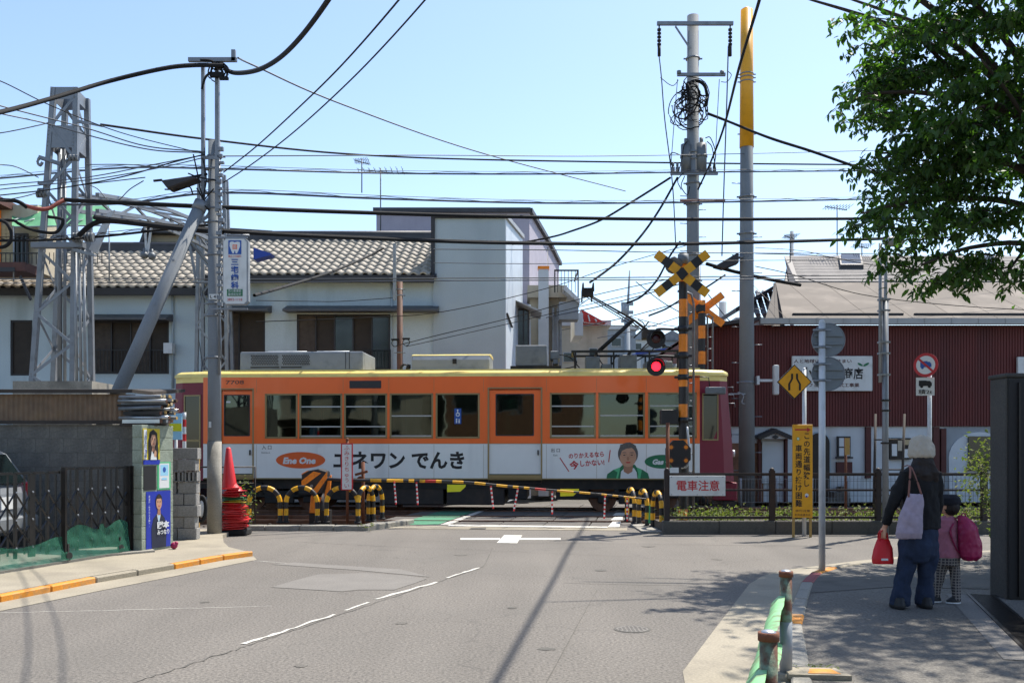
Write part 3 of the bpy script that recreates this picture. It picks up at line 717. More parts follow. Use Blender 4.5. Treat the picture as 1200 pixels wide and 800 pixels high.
# cabs: maroon ends with faceted plan and raked windscreens
def cab(sgn, xe, top, bot):
    xs0 = tx(xe); c = empty('cab', (xs0, 0, zb)); c.parent = tram; c.location = WL[c.name]-WL[tram.name]
    def ring(z, k):   # k 0 top .. 1 bottom
        x1 = tx(top)+(tx(bot)-tx(top))*k
        L = abs(x1-xs0)
        return [(xs0, -1.1, z), (xs0+sgn*L*.70, -.98, z), (xs0+sgn*L, -.80, z), (xs0+sgn*(L+.06), 0, z), (xs0+sgn*L, .80, z), (xs0+sgn*L*.70, .98, z), (xs0, 1.1, z)]
    zz = [(tz(447),0.0),(tz(459),.1),(tz(518),.72),(tz(563),1.0)]
    rings = [ring(z, k) for z, k in zz]; mb = MB(); n = 7; vs = [p for r in rings for p in r]; fs = []
    for i in range(3):
        for j in range(6):
            q = (i*n+j, i*n+j+1, (i+1)*n+j+1, (i+1)*n+j); fs.append(q if sgn < 0 else q[::-1])
    fs.append(tuple(3*n+j for j in range(7)))
    mb.add(vs, fs); add('cab_shell', mb, 'tram_maroon', c)
    r0 = ring(tz(447), 0); mb = MB(); mb.prism([(x, y, tz(447)+.001) for x, y, z in r0], (0,0,tz(440)-tz(447))); add('cab_fascia', mb, 'tram_cream', c)
    # side window on each facet, glass with trim proud of the shell
    for ys in (-1, 1):
        A = Vector(ring(tz(466), .15)[0 if ys < 0 else 6]); B = Vector(ring(tz(466), .15)[1 if ys < 0 else 5])
        d = (B-A); nrm = Vector((d.y, -d.x, 0)).normalized()
        if nrm.y*ys < 0: nrm = -nrm
        def q(u, z, o): return A.lerp(B, u).xy.to_3d()+Vector((0,0,z))+nrm*o
        for nm, z0, z1 in (('window', tz(514.5), tz(463)),)+((('window', tz(540), tz(517)),) if sgn < 0 else ()):
            u0, u1 = (.16, .84)
            mb = MB(); t = .05
            for (ua, ub, za, zb_) in ((u0-t,u0,z0-.03,z1+.03),(u1,u1+t,z0-.03,z1+.03),(u0,u1,z1,z1+.03),(u0,u1,z0-.03,z0)):
                mb.prism([q(ua,za,-.01), q(ub,za,-.01), q(ub,zb_,-.01), q(ua,zb_,-.01)], nrm*.035)
            wf = add(nm, mb, 'tram_trim', tram)
            mb = MB(); mb.prism([q(u0,z0,-.004), q(u1,z0,-.004), q(u1,z1,-.004), q(u0,z1,-.004)], nrm*.012); add('pane', mb, 'dark_glass', wf)
    # windscreen, headlamps, bumper
    a = ring(tz(460), .1); b = ring(tz(512), .68); o = Vector((sgn*.012,0,0))
    for (j0, j1, f0, f1) in ((2,3,.06,.96),(3,4,.04,.94)):
        q4 = []
        for rr in (b, a):
            A, B = Vector(rr[j0]), Vector(rr[j1]); q4.append((A.lerp(B, f0), A.lerp(B, f1)))
        mb = MB(); mb.prism([q4[0][0], q4[0][1], q4[1][1], q4[1][0]], o); add('windscreen', mb, 'dark_glass', c)
    for y in (-.55, .55):
        x = ring(tz(530), .8)[3][0]-sgn*.03; mb = MB(); mb.cyl((x, y, tz(531)), (x+sgn*.06, y, tz(531)), .085, n=14); h = add('headlight', mb, 'white_steel', c)
    x = ring(tz(563), 1)[3][0]
    mb = MB(); mb.box(x-sgn*.55, x+sgn*.03, -.75, .75, tz(586), tz(565)); add('bumper', mb, 'tram_maroon', c, bevel=.02)
    mb = MB(); mb.box(x-sgn*.3, x+sgn*.02, -.7, .7, tz(596), tz(587)); add('fender', mb, 'under_black', c)
cab(-1, 236, 197, 191); cab(1, 817, 850.5, 858.5)
# mirror and its bracket at the right cab, small fittings
mb = MB(); mb.box(tx(822), tx(845), -1.32, -1.2, tz(463.5), tz(455)); mr = add('mirror', mb, 'equip_grey', tram, bevel=.03, seg=2)
mb = MB(); mb.tube([(tx(803),-1.12,tz(442.5)),(tx(818),-1.2,tz(443)),(tx(826),-1.25,tz(444)),(tx(827),-1.26,tz(455))], .014); add('mirror_arm', mb, 'black_metal', tram)
for k, (x, y) in enumerate(((851,453),(852,462),(853,472))):
    mb = MB(); mb.tube([(tx(x)-.02,-.6,tz(y)),(tx(x)+.16,-.62,tz(y)),(tx(x)+.17,-.62,tz(y)-.1)], .01); add('wiper_arm', mb, 'steel_paint', tram)
mb = MB()
for px in (300,403,457,510,568,641,699,756):
    mb.box(tx(px)-.003, tx(px)+.003, YN-.0015, YN+.001, WT+.06, tz(443)); mb.box(tx(px)-.003, tx(px)+.003, YN-.0015, YN+.001, zb+.02, zs-.02)
mb.box(XL+.02, XR-.02, YN-.002, YN+.001, zs-.006, zs+.004); mb.box(XL+.02, XR-.02, YN-.012, YN+.001, zb-.004, zb+.02)
add('panel_seams', mb, 'tram_trim', tram, kind='stuff')
mb = MB(); mb.box(tx(373), tx(379), YN-.004, YN+.001, tz(531), tz(524)); add('inspection_hatch', mb, 'tram_white', tram); 
# destination slot
mb = MB(); mb.box(tx(410.5), tx(448), YN-.012, YN+.01, tz(454.5), tz(445.5)); ds = add('destination_display', mb, 'trim_dark', tram, bevel=.03, seg=3)
text(ds, '早稲田', (tx(429), YN-.0135, tz(450)), height=.06, matn='curtain')
# interior
mb = MB(); mb.box(XL, XR, -1.05, 1.05, zb-.02, zb+.02); mb.box(XL, XR, -1.05, 1.05, zt-.06, zt-.02)
mb.box(XL-.01, XL+.02, -1.05, 1.05, zb, zt-.05); mb.box(XR-.02, XR+.01, -1.05, 1.05, zb, zt-.05)
mb.box(XL+.1, XR-.1, -1.04, -1.0, zb, WB-.1); mb.box(XL+.1, XR-.1, 1.0, 1.04, zb, WB-.1); add('interior', mb, 'tram_inside', tram)
for (a, b) in ((305,565),(640,812)):
    for y0, y1 in ((-.98,-.6),(.6,.98)):
        mb = MB(); mb.box(tx(a), tx(b), y0, y1, zb+.3, zb+.45); yb = y0 if y0 < 0 else y1-.09; mb.box(tx(a), tx(b), yb, yb+.09, zb+.45, zb+.86); add('bench_seat', mb, 'seat_green', tram, bevel=.03)
for x in (330,380,430,485,540,600,670,730,785):
    for y in (-.45,.45):
        mb = MB(); mb.cyl((tx(x), y, zt-.05), (tx(x), y, zt-.35), .006, n=5); mb.box(tx(x)-.04, tx(x)+.04, y-.01, y+.01, zt-.46, zt-.35); add('hand_strap', mb, 'white_steel', tram)
for x in (303,567,574,636,645):
    mb = MB(); mb.cyl((tx(x), -.5, zb), (tx(x), -.5, zt-.05), .016, n=8); add('grab_pole', mb, 'alu', tram)
# advertising cards, rolled blinds and seat-end partitions give the windows something to see
for i, (px, m) in enumerate(((320,'white_print'),(338,'pale_blue_print'),(372,'poster_yellow'),(395,'white_print'),(424,'poster_green'),(446,'white_print'),(480,'orange_print'),(500,'white_print'),(530,'pale_blue_print'),(552,'white_print'),(600,'white_print'),(665,'poster_green'),(690,'white_print'),(720,'pale_blue_print'),(745,'white_print'),(780,'white_print'))):
    mb = MB(); mb.box(tx(px)-.14, tx(px)+.14, rnd.choice([-.2,.05,.3]), rnd.choice([.31,.32]), zt-.42, zt-.12) if False else mb.box(tx(px)-.15, tx(px)+.15, .1+.02*(i % 3), .105+.02*(i % 3), zt-.40, zt-.12); add('advertising_card', mb, m, tram)
for a, b, dz in ((513,562,.32),(352,400,.22),(646,696,.36),(759,812,.28)):
    mb = MB(); mb.box(tx(a)+.02, tx(b)-.02, 1.02, 1.035, WT-dz, WT); add('blind', mb, 'cream_wall', tram)
for px in (303,566,638,814):
    for y0, y1 in ((-1.0,-.55),(.55,1.0)): mb = MB(); mb.box(tx(px)-.015, tx(px)+.015, y0, y1, zb+.3, zb+1.25); add('seat_partition', mb, 'tram_trim', tram)
# roof equipment
def ac(x0, x1, zt_, y0, y1, nm='air_conditioner'):
    mb = MB(); mb.box(x0, x1, y0, y1, tz(431)-.02, zt_); return add(nm, mb, 'ac_grey', tram, bevel=.035, seg=2)
a1 = ac(tx(274), tx(423), tz(409), -.75, .75)
for gx in (287.5, 325.5):
    mb = MB()
    for i in range(16):
        for j in range(6):
            if i % 1 == 0:
                x = tx(gx)+(i+.5*(j % 2))*.042; z = tz(413)-j*.043; mb.box(x, x+.027, -.756, -.751, z-.028, z)
    add('vent_grille', mb, 'under_black', a1, kind='stuff')
mb = MB()
for x0, x1 in ((287,322),(324,349)):
    mb.box(tx(x0), tx(x1), -.757, -.75, tz(428.5), tz(427))
for x in (402, 406.5): mb.box(tx(x)-.006, tx(x)+.006, -.757, -.75, tz(430), tz(409.5))
add('panel_seam', mb, 'under_black', a1)
mb = MB(); mb.tube([(tx(296),0,tz(409)),(tx(297),0,tz(405)),(tx(345),0,tz(405)),(tx(346),0,tz(409))], .014); mb.tube([(tx(357),0,tz(409)),(tx(358),0,tz(405)),(tx(398),0,tz(405)),(tx(399),0,tz(409))], .014); add('grab_rail', mb, 'white_steel', a1)
mb = MB(); x0, x1 = tx(480), tx(573); zb2 = tz(431)-.02
prof = [(-.62,zb2),(-.62,tz(419)),(-.55,tz(413.5)),(-.35,tz(411.5)),(0,tz(410.8)),(.35,tz(411.5)),(.55,tz(413.5)),(.62,tz(419)),(.62,zb2)]
mb.prism([(x0, y, z) for y, z in prof], (x1-x0,0,0)); a2 = add('ventilator_housing', mb, 'ac_grey', tram, bevel=.02)
mb = MB(); mb.prism([(x0-.01, y, z+.004) for y, z in prof[2:7]]+[(x0-.01, prof[6][0], prof[6][1]-.01), (x0-.01, prof[2][0], prof[2][1]-.01)], (x1-x0+.02,0,0)); add('housing_lid', mb, 'tram_cream', a2)
mb = MB(); mb.box(x0+1.0, x0+1.1, -.628, -.62, tz(424), tz(418)); add('latch', mb, 'under_black', a2)
mb = MB(); mb.box(tx(604), tx(641), -.6, .6, tz(427), tz(402)); b1 = add('resistor_box', mb, 'equip_grey', tram, bevel=.02)
mb = MB(); mb.box(tx(598), tx(658), -.65, .65, tz(432), tz(427)); add('roof_rack', mb, 'under_black', tram)
for x0, x1, t_, b_ in ((645,656,408,418),(648,655,418,424),(687,704,415,430),(728,748,413,430),(706,718,424,431),(758,790,421,432)):
    mb = MB(); mb.box(tx(x0), tx(x1), -.4, .4, tz(b_), tz(t_)); add('electrical_box', mb, 'equip_grey', tram, bevel=.015)
mb = MB(); mb.cyl((tx(779),-.3,tz(432)), (tx(779),-.3,tz(420)), .12, n=12); mb.cyl((tx(792),-.3,tz(432)), (tx(792),-.3,tz(424)), .08, n=12); add('insulator', mb, 'ac_grey', tram)
mb = MB()
for y in (-.55,.55):
    mb.box(tx(670), tx(800), y-.03, y+.03, tz(411), tz(408.5))
    for x in (675, 720, 762, 795): mb.box(tx(x)-.02, tx(x)+.02, y-.02, y+.02, tz(432), tz(410))
for x in (672,700,740,798): mb.box(tx(x)-.03, tx(x)+.03, -.55, .55, tz(411), tz(408.7))
pan = add('pantograph', mb, 'under_black', tram)
def pp(px, py, y=0): return (tx(px), y, tz(py))
mb = MB()
mb.tube([pp(703,407), pp(746,368)], .055); mb.tube([pp(703,407,.2), pp(746,368,.1)], .02); add('lower_arm', mb, 'under_black', pan)
mb = MB(); mb.tube([pp(782,402,-.15), pp(765,385,-.1), pp(746,370,-.1), pp(690,337,-.05)], [.05,.045,.03,.018]); mb.tube([pp(765,387,.15), pp(746,372,.1), pp(690,338,.05)], .018); mb.tube([pp(752,380), pp(688,340)], .012); mb.box(tx(756), tx(772), -.25, .25, tz(392), tz(382)); mb.tube([pp(745,392,-.2), pp(757,380,-.2), pp(763,372,-.2)], .02); mb.tube([pp(752,408,-.2), pp(770,390,-.2)], .02); add('upper_arm', mb, 'shutter_brown', pan)
mb = MB()
for x in (684,696): mb.tube([(tx(x),-.8,tz(340)),(tx(x),-.6,tz(329)),(tx(x),.6,tz(329)),(tx(x),.8,tz(340))], .02)
mb.box(tx(683), tx(697), -.1, .1, tz(340), tz(330)); add('collector_head', mb, 'under_black', pan)
mb = MB()
for p in ([pp(750,370,-.2),pp(757,375,-.2),pp(762,392,-.2),pp(775,398,-.2)],[pp(672,410,-.4),pp(676,425,-.4),pp(660,430,-.4)],[pp(700,409,-.3),pp(706,422,-.3),pp(715,430,-.3)],[pp(641,427,-.3),pp(655,431,-.3),pp(675,430,-.3)],[pp(655,412,-.3),pp(668,415,-.3),pp(680,428,-.3)],[pp(724,412,-.3),pp(716,428,-.3),pp(704,431,-.3)],[pp(748,420,-.3),pp(760,415,-.3),pp(780,422,-.3)],[pp(765,410,-.3),pp(772,402,-.3),pp(790,404,-.3)]):
    mb.tube(catmull(p, 4), .014, 5)
add('roof_cabling', mb, 'black_cable', tram)
mb = MB(); mb.cyl(pp(466,428,-.5), pp(470,423,-.5), .03); mb.cyl(pp(474,431,-.5), pp(476,424,-.5), .05); mb.tube(catmull([pp(465,431,-.5),pp(470,424,-.5),pp(478,428,-.5)],4), .02); add('lightning_arrester', mb, 'under_black', tram)
# running gear
mb = MB(); mb.box(XL-.3, XR+.3, -1.0, 1.0, .55, zb-.02); add('underframe', mb, 'under_black', tram)
for x0, x1, z0, m in ((445,520,.17,'under_panel'),(524,592,.17,'under_panel'),(596,618,.3,'under_black'),(385,425,.28,'under_black'),(652,690,.3,'under_black'),(262,278,.45,'equip_grey')):
    mb = MB(); mb.box(tx(x0), tx(x1), -.98, .98, z0, .6); add('equipment_box', mb, m, tram, bevel=.02)
for bx in (325, 742):
    bg_ = empty('bogie', (tx(bx), 0, .3)); bg_.parent = tram; bg_.location = WL[bg_.name]-WL[tram.name]
    mb = MB()
    for y in (-.93, .93):
        mb.box(tx(bx)-1.15, tx(bx)+1.15, y-.05, y+.05, .34, .5); mb.box(tx(bx)-.35, tx(bx)+.35, y-.07, y+.07, .2, .36)
        for s in (-1,1): mb.box(tx(bx)+s*.72-.12, tx(bx)+s*.72+.12, y-.09, y+.09, .22, .48); mb.cyl((tx(bx)+s*.4, y, .4), (tx(bx)+s*.4, y, .58), .07, n=10)
    mb.box(tx(bx)-.3, tx(bx)+.3, -.9, .9, .3, .45)
    add('bogie_frame', mb, 'under_black', bg_, bevel=.015)
    for s in (-1,1):
        mb = MB()
        for y in (-.69,.69): mb.cyl((tx(bx)+s*.72, y-.05, .34), (tx(bx)+s*.72, y+.05, .34), .33, n=28); mb.cyl((tx(bx)+s*.72, y*1.02-.06, .34), (tx(bx)+s*.72, y*1.02+.06, .34), .12, n=14)
        mb.cyl((tx(bx)+s*.72, -.7, .34), (tx(bx)+s*.72, .7, .34), .06, n=10)
        add('wheelset', mb, 'rail_steel', bg_)
for px0, px1 in ((556,575),): 
    mb = MB(); mb.box(tx(px0), tx(px1), -.9, -.6, .28, .4); add('step_block', mb, 'under_black', tram)
mb = MB(); mb.cyl((tx(292), -.97, .6), (tx(306), -.97, .6), .12, n=14); mb.cyl((tx(350), -.97, .45), (tx(372), -.97, .45), .1, n=14); add('air_tank', mb, 'under_black', tram)
# lettering and pictures on the side
YS = YN-.002
text(tram, 'エネワン でんき', (tx(468.5), YS, tz(539)), width=(546-391)/S_, height=20.5/S_, bold=.035)
p_ = Pr((tx(352.5), YS, tz(539)))
p_.ell('orange_print', 0, 0, 29.5/S_, 9.7/S_, 40).done(tram)
text(tram, 'Ene One', (tx(351.5), YS-.003, tz(539.5)), width=39/S_, height=8/S_, matn='white_print', bold=.05, shear=.2)
text(tram, '入 口', (tx(312), YS, tz(523.8)), height=5/S_, bold=.01); text(tram, 'Entrance', (tx(311), YS, tz(530)), height=2/S_, bold=0)
text(tram, '出 口', (tx(651.5), YS, tz(527.3)), height=4.6/S_, bold=.01); text(tram, 'Exit', (tx(651.5), YS, tz(533)), height=2.2/S_, bold=0)
text(tram, '7708', (tx(274), YS, tz(446.8)), height=4.6/S_, width=22/S_, matn='curtain', bold=.01)
text(tram, 'のりかえるなら', (tx(687), YS, tz(533)), width=41/S_, height=6.2/S_, matn='red_print', bold=.03, rot=.06)
text(tram, '今', (tx(673), YS, tz(544.5)), height=10.5/S_, matn='red_print', bold=.04, rot=.06)
text(tram, 'しかない!', (tx(694), YS, tz(542)), width=28/S_, height=7/S_, matn='red_print', bold=.03, rot=.06)
mb = MB()
for a, b in (((656.5,536),(667,552)),((712.8,541),(714.6,527))):
    mb.beam((tx(a[0]), YS, tz(a[1])), (tx(b[0]), YS, tz(b[1])), .022, .002, (0,1,0))
add('emphasis_stroke', mb, 'red_print', tram)
p_ = Pr((tx(774), YS, tz(540.5))); p_.ell('green_print', 0, 0, 20/S_, 8/S_, 40).done(tram)
text(tram, 'Gas One', (tx(778), YS-.003, tz(540.8)), width=30/S_, height=6.4/S_, matn='white_print', bold=.05, shear=.2)
# portrait of a grey-haired woman in a green jacket (print on the side)
u = 1/S_
p_ = Pr((tx(735), YS, tz(561)), (u,0,0), (0,0,u))
p_.poly('green_print', [(-25,0),(-24,6),(-17,11),(-9,14),(-6,17),(8,17),(10,14),(17,11),(23,7),(25,0)])
p_.poly('white_print', [(-9,0),(-8,9),(-4,13),(7,13),(10,8),(11,0)])
p_.poly('poster_green', [(-17,11),(-9,14),(-10,8),(-12,0),(-14,0),(-12,8)]).poly('poster_green', [(16,11),(10,14),(12,6),(11,0),(14,0),(15,6)])
p_.poly('skin_shadow_print', [(-5,9),(0,6),(5,9),(6,18),(-5,18)])
p_.ell('hair_print', 0, 29.5, 11.6, 13.2, 30)
p_.ell('skin_print', 0, 26, 9.6, 11.6, 30)
p_.poly('hair_print', [(-11,30),(-9,40),(2,43),(9,39),(11.2,28),(9,33),(5,36.5),(-2,35.5),(-7,33),(-9,27)])
p_.ell('skin_shadow_print', 0, 24, 1.6, 2.4, 12); p_.ell('red_print', .2, 19.5, 3, .8, 12)
for s in (-1, 1):
    p_.ell('skin_shadow_print', s*4.4, 27.8, 3.5, 2.4, 14); p_.ell('skin_print', s*4.4, 27.7, 3.1, 2.0, 14); p_.ell('dark_hair_print', s*4.3, 28, 1.5, .6, 10); p_.ell('hair_print', s*4.4, 31, 2.8, .45, 10)
p_.done(tram, 'portrait_print', 'printed portrait of a grey haired woman in a green jacket')
# priority sticker on the fourth window
p_ = Pr((tx(538), YN-.014, tz(487.5)), (u,0,0), (0,0,u)); p_.rect('blue_print', -4, 4, -9, 9)
p_.ell('white_print', 0, 2, 2.4, 2.4, 16).ell('blue_print', 0, 2.1, 1.5, 1.5, 16).rect('white_print', -.6, .4, 3, 6.5).ell('white_print', -.2, 7, .9, .9, 10).rect('white_print', -.2, 2.2, 3, 3.8)
p_.ell('white_print', -1.4, -3.6, .9, .9, 10).rect('white_print', -2.2, -.7, -8, -4.6).ell('white_print', 1.6, -4, .8, .8, 10).rect('white_print', .8, 2.4, -8, -5); p_.done(tram, 'sticker')
p_ = Pr((tx(263), YN-.004+.05, tz(466)), (u,0,0), (0,0,u)); p_.rect('poster_green', -1, 6, -12, 1).rect('white_print', 0, 5, -5, -3); p_.done(tram, 'notice')
tram.location = TRK; tram.rotation_euler = (0, 0, YAW); WL[tram.name] = Vector(TRK)
# ------------------------------------------------------------ buildings across the tracks
def window(parent, x0, x1, z0, z1, Y, n=2, glassm='house_glass', frame='trim_dark', depth=.12, back=None, fw=.05, pw=None):
    """sliding window set in an opening: frame, one pane per sash, dark room behind"""
    mb = MB()
    yf, yb = Y+.03, Y+depth-.02
    for q in ((x0,x0+fw,z0,z1),(x1-fw,x1,z0,z1),(x0+fw,x1-fw,z1-fw,z1),(x0+fw,x1-fw,z0,z0+fw)): mb.box(q[0],q[1],yf,yb,q[2],q[3])
    for i in range(1, n): x = x0+(x1-x0)*i/n; mb.box(x-fw*.4, x+fw*.4, yf+.004, yb-.01, z0+fw, z1-fw)
    w_ = add('window', mb, frame, parent)
    for i in range(n):
        a = x0+(x1-x0)*i/n; b = x0+(x1-x0)*(i+1)/n; yy = Y+.07+(.02 if i % 2 else 0)
        mb = MB(); mb.box(a+.02, b-.02, yy, yy+.006, z0+.03, z1-.03); add('pane', mb, pw[i] if pw else glassm, w_)
    return w_
def bx(px, Y): return (px-600)*Y/F
def bz(py, Y): return CH-(py-HY)*Y/F

# long pale blue house with tiled roofs
YB = 27.0
hb = empty('house', (bx(300,YB), YB, 0), 'long pale blue stucco house with wavy light roof tiles behind the tram', 'house')
X = lambda p: bx(p, YB); Z = lambda p: bz(p, YB)
hol = [(107,198,376,438),(249,311,364,437),(348,457.5,368,433),(12,38,375,440)]
hw = [(X(a), X(b), Z(d), Z(c)) for a, b, c, d in hol]
mb = MB(); mb.holes((0,YB,0), (1,0,0), (0,0,1), X(-60), X(255), 0, Z(338), [hw[0], hw[3]], (0,.25,0))
mb.box(X(-60), X(255), YB+.3, YB+8, 0, Z(339)); add('wall', mb, 'stucco_blue', hb)
mb = MB(); mb.holes((0,YB-.03,0), (1,0,0), (0,0,1), X(249)-.3, X(510), 0, Z(326), [hw[2], hw[1]], (0,.28,0))
mb.box(X(249)-.3, X(510), YB+.3, YB+8, 0, Z(328)); mb.poly([(X(249)-.3,YB-.03,0),(X(249)-.3,YB+.4,0),(X(249)-.3,YB+.4,Z(326)),(X(249)-.3,YB-.03,Z(326))]); add('wall', mb, 'stucco_blue', hb)
window(hb, *hw[0], YB, 4, glassm='shutter_brown', pw=['curtain','shutter_brown','curtain','shutter_brown'])
window(hb, *hw[1], YB-.03, 2, pw=['curtain','shutter_brown'])
window(hb, *hw[2], YB-.03, 5, pw=['curtain','shutter_brown','house_glass','shutter_brown','house_glass'])
window(hb, *hw[3], YB, 1, pw=['shutter_brown'])
# balcony rails in front of the windows
for a, b, t, bt in ((107,198,410,437),(425,458,410,433)):
    mb = MB(); mb.box(X(a), X(b), YB-.12, YB-.09, Z(t)-.02, Z(t)); mb.box(X(a), X(b), YB-.12, YB-.09, Z(bt), Z(bt)+.02)
    n = int((X(b)-X(a))/.1)
    for i in range(n+1): x = X(a)+(X(b)-X(a))*i/n; mb.box(x-.008, x+.008, YB-.113, YB-.097, Z(bt), Z(t))
    add('window_rail', mb, 'black_metal', hb)
for a, b, t in ((94,204,370),(253,319,360),(337,515,360)):
    mb = MB(); mb.prism([(X(a),YB-.04,Z(t)+.04),(X(a),YB-.62,Z(t+5)-.02),(X(a),YB-.62,Z(t+6)-.05),(X(a),YB-.04,Z(t+5)-.05)], (X(b)-X(a),0,0)); add('awning', mb, 'awning_grey', hb)
    mb = MB(); mb.box(X(a)+.02, X(b)-.02, YB-.60, YB-.57, Z(t+7)-.02, Z(t+5)-.05); add('awning_trim', mb, 'white_steel', hb)
# tiled roofs: the 300 tiles nearest the eaves are parts, the upper courses are one joined part
def tile_mesh():
    mb = MB(); mb.smooth = True; n = 8; Wt, Lt = .272, .5
    prof = []
    for i in range(n+1):
        t = i/n; prof.append((t*Wt*1.06, .045*math.sin(math.pi*min(1, t/.62)) if t < .62 else -.022*math.sin(math.pi*(t-.62)/.38)))
    vs = []
    for y, dz in ((0,.035),(Lt*1.12,0)): vs += [(x, y, z+dz) for x, z in prof]
    vs += [(x, 0, z-.01) for x, z in prof]
    k = n+1; fs = [(j, j+1, k+j+1, k+j) for j in range(n)]+[(2*k+j, 2*k+j+1, j+1, j) for j in range(n)]
    mb.add(vs, fs); return mb
TM = tile_mesh(); tile_me = TM.mesh('tile', [MATS['roof_tile']], Vector((0,0,0)))
def tiled(parent, x0, x1, y0, z0, slope, rows_, pw_, limit):
    """courses of curved tiles rising from the eave"""
    ncol = int((x1-x0)/.272); ca, sa_ = math.cos(slope), math.sin(slope); rest = MB(); rest.smooth = True; cnt = 0
    for r in range(rows_):
        for c in range(ncol):
            y = y0+r*pw_*ca; z = z0+r*pw_*sa_; x = x0+c*.272
            jz = rnd.uniform(-.008,.008); ja = rnd.uniform(-.02,.02)
            if cnt < limit:
                o = bpy.data.objects.new('tile', tile_me); COL.objects.link(o); o.parent = parent
                o.location = Vector((x, y, z+jz))-WL[parent.name]; o.rotation_euler = (slope, ja, 0); cnt += 1
            else:
                M = Matrix.Translation((x, y, z+jz)) @ Matrix.Rotation(slope, 4, 'X') @ Matrix.Rotation(ja, 4, 'Y'); rest.M = M; rest.add(TM.v, TM.f); rest.M = None
    if rest.v: add('roof_tiles', rest, 'roof_tile', parent, kind='stuff')
sl_ = R(24)
ez1, ez2 = Z(341)+.05, Z(327)+.05
for (x0, x1, ez, ey, nr, lim) in ((X(-70),X(252),ez1,YB-.35,10,110),(X(250),X(508),ez2,YB-.45,10,190)):
    tiled(hb, x0, x1, ey, ez, sl_, nr, .48, lim)
    L = nr*.48; ye = ey+L*math.cos(sl_); ze = ez+L*math.sin(sl_)
    mb = MB(); mb.prism([(x0-.1,ey+.02,ez-.06),(x0-.1,ye,ze-.05),(x0-.1,ye+4.3,ez-.06)], (x1-x0+.2,0,0)); add('roof_deck', mb, 'trim_dark', hb)
    mb = MB(); mb.box(x0-.1, x1+.05, ey-.02, ey+.1, ez-.22, ez-.02); add('gutter', mb, 'trim_dark', hb)
    mb = MB(); mb.box(x0-.1, x1+.05, ye-.12, ye+.14, ze-.05, ze+.16)
    mb.tube([(x0-.12, ye, ze+.2), (x1+.08, ye, ze+.2)], .11, 10); add('ridge', mb, 'roof_dark', hb)
mb = MB()
for i in range(16): x = X(252)+(i+.5)*.40; mb.sphere((x, YB+4, ez2+2.16), .05, n=8, m=5)
add('ridge_tile_end', mb, 'roof_dark', hb)
mb = MB(); x = X(203); mb.tube([(x,YB-.05,Z(340)),(x,YB-.05,Z(455))], .035, 8); add('downpipe', mb, 'stucco_blue_grey', hb)
mb = MB(); mb.tube([(X(459.5),YB-.08,Z(326)),(X(459.5),YB-.08,Z(455))], .03, 8); add('downpipe', mb, 'stucco_blue_grey', hb)
mb = MB(); mb.box(X(196), X(206), YB-.3, YB-.04, Z(415), Z(403)); add('meter_box', mb, 'white_steel', hb)

# small upper storey behind the left roof
hu = empty('rooftop_room', (X(215), YB+4.6, 7.6), 'small grey rooftop room with dark eaves behind the tiled roof ridge', 'rooftop room')
mb = MB(); mb.box(bx(176,31.6), bx(300,31.6), 31.6, 34, bz(299,31.6)-1, bz(272,31.6)); add('wall', mb, 'cream_wall', hu)
mb = MB(); mb.prism([(bx(166,31.3),31.2,bz(272,31.3)),(bx(172,31.3),31.2,bz(262,31.3)),(bx(178,31.3),31.2,bz(262,31.3)),(bx(320,31.3),31.2,bz(271,31.3)),(bx(320,31.3),31.2,bz(276,31.3)),(bx(176,31.3),31.2,bz(273,31.3))], (0,3,0)); add('roof', mb, 'roof_dark', hu)
mb = MB(); mb.prism([(bx(164,31.2),31.1,bz(286,31.2)),(bx(172,31.2),31.1,bz(264,31.2)),(bx(175,31.2),31.1,bz(266,31.2)),(bx(167,31.2),31.1,bz(288,31.2))], (0,2.5,0)); add('gable_trim', mb, 'roof_dark', hu)

# taller blue grey block with white side cladding
tb = empty('building', (X(550), YB, 0), 'tall pale blue block with white ribbed side wall behind the middle of the tram', 'building')
xa, xb_ = X(508), X(592); zt_ = Z(257)
far = Vector((bx(646,38), 38.0, 0)); near = Vector((xb_, YB-.1, 0)); dd = (far-near); dn = dd.normalized()
mb = MB(); mb.prism([(xa,YB-.1,0),(xb_,YB-.1,0),(xb_,YB-.1,zt_),(xa,YB-.1,zt_)], (0,.25,0)); mb.box(xa, xa+.2, YB+.1, YB+10, 0, zt_); add('wall', mb, 'stucco_blue_grey', tb)
mb = MB(); mb.box(xa-.06, xb_+.05, YB-.18, YB+.02, zt_, zt_+.1); mb.box(xa-.06, xa+.05, YB-.16, YB-.09, Z(326), zt_); add('parapet_trim', mb, 'trim_dark', tb)
# side wall: ribbed panels, top edge sloping down and away
L1 = 3.2; p1 = near+dn*L1; z_end = 1.42+ (HY-279)*p1.y/F
mb = MB(); n = 22
nrm = Vector((dn.y, -dn.x, 0))
for i in range(n):
    a = near+dn*L1*i/n; b = near+dn*L1*(i+1)/n-dn*.012; za = zt_+(z_end-zt_)*i/n; zb_ = zt_+(z_end-zt_)*(i+1)/n
    mb.prism([a, b, b+Vector((0,0,zb_)), a+Vector((0,0,za))], nrm*.03)
    mb.prism([b, b+dn*.012, b+dn*.012+Vector((0,0,zb_-.01)), b+Vector((0,0,zb_-.01))], nrm*.005)
add('side_cladding', mb, 'siding_white', tb)
mb = MB(); mb.beam(near+Vector((0,0,zt_+.04))+nrm*.04, p1+Vector((0,0,z_end+.04))+nrm*.04, .1, .12); add('verge_trim', mb, 'gutter', tb)
mb = MB(); mb.tube([near+nrm*.06+Vector((0,0,Z(368))), near+nrm*.06+dn*.9+Vector((0,0,Z(379)))], .03); add('pipe', mb, 'roof_dark', tb)
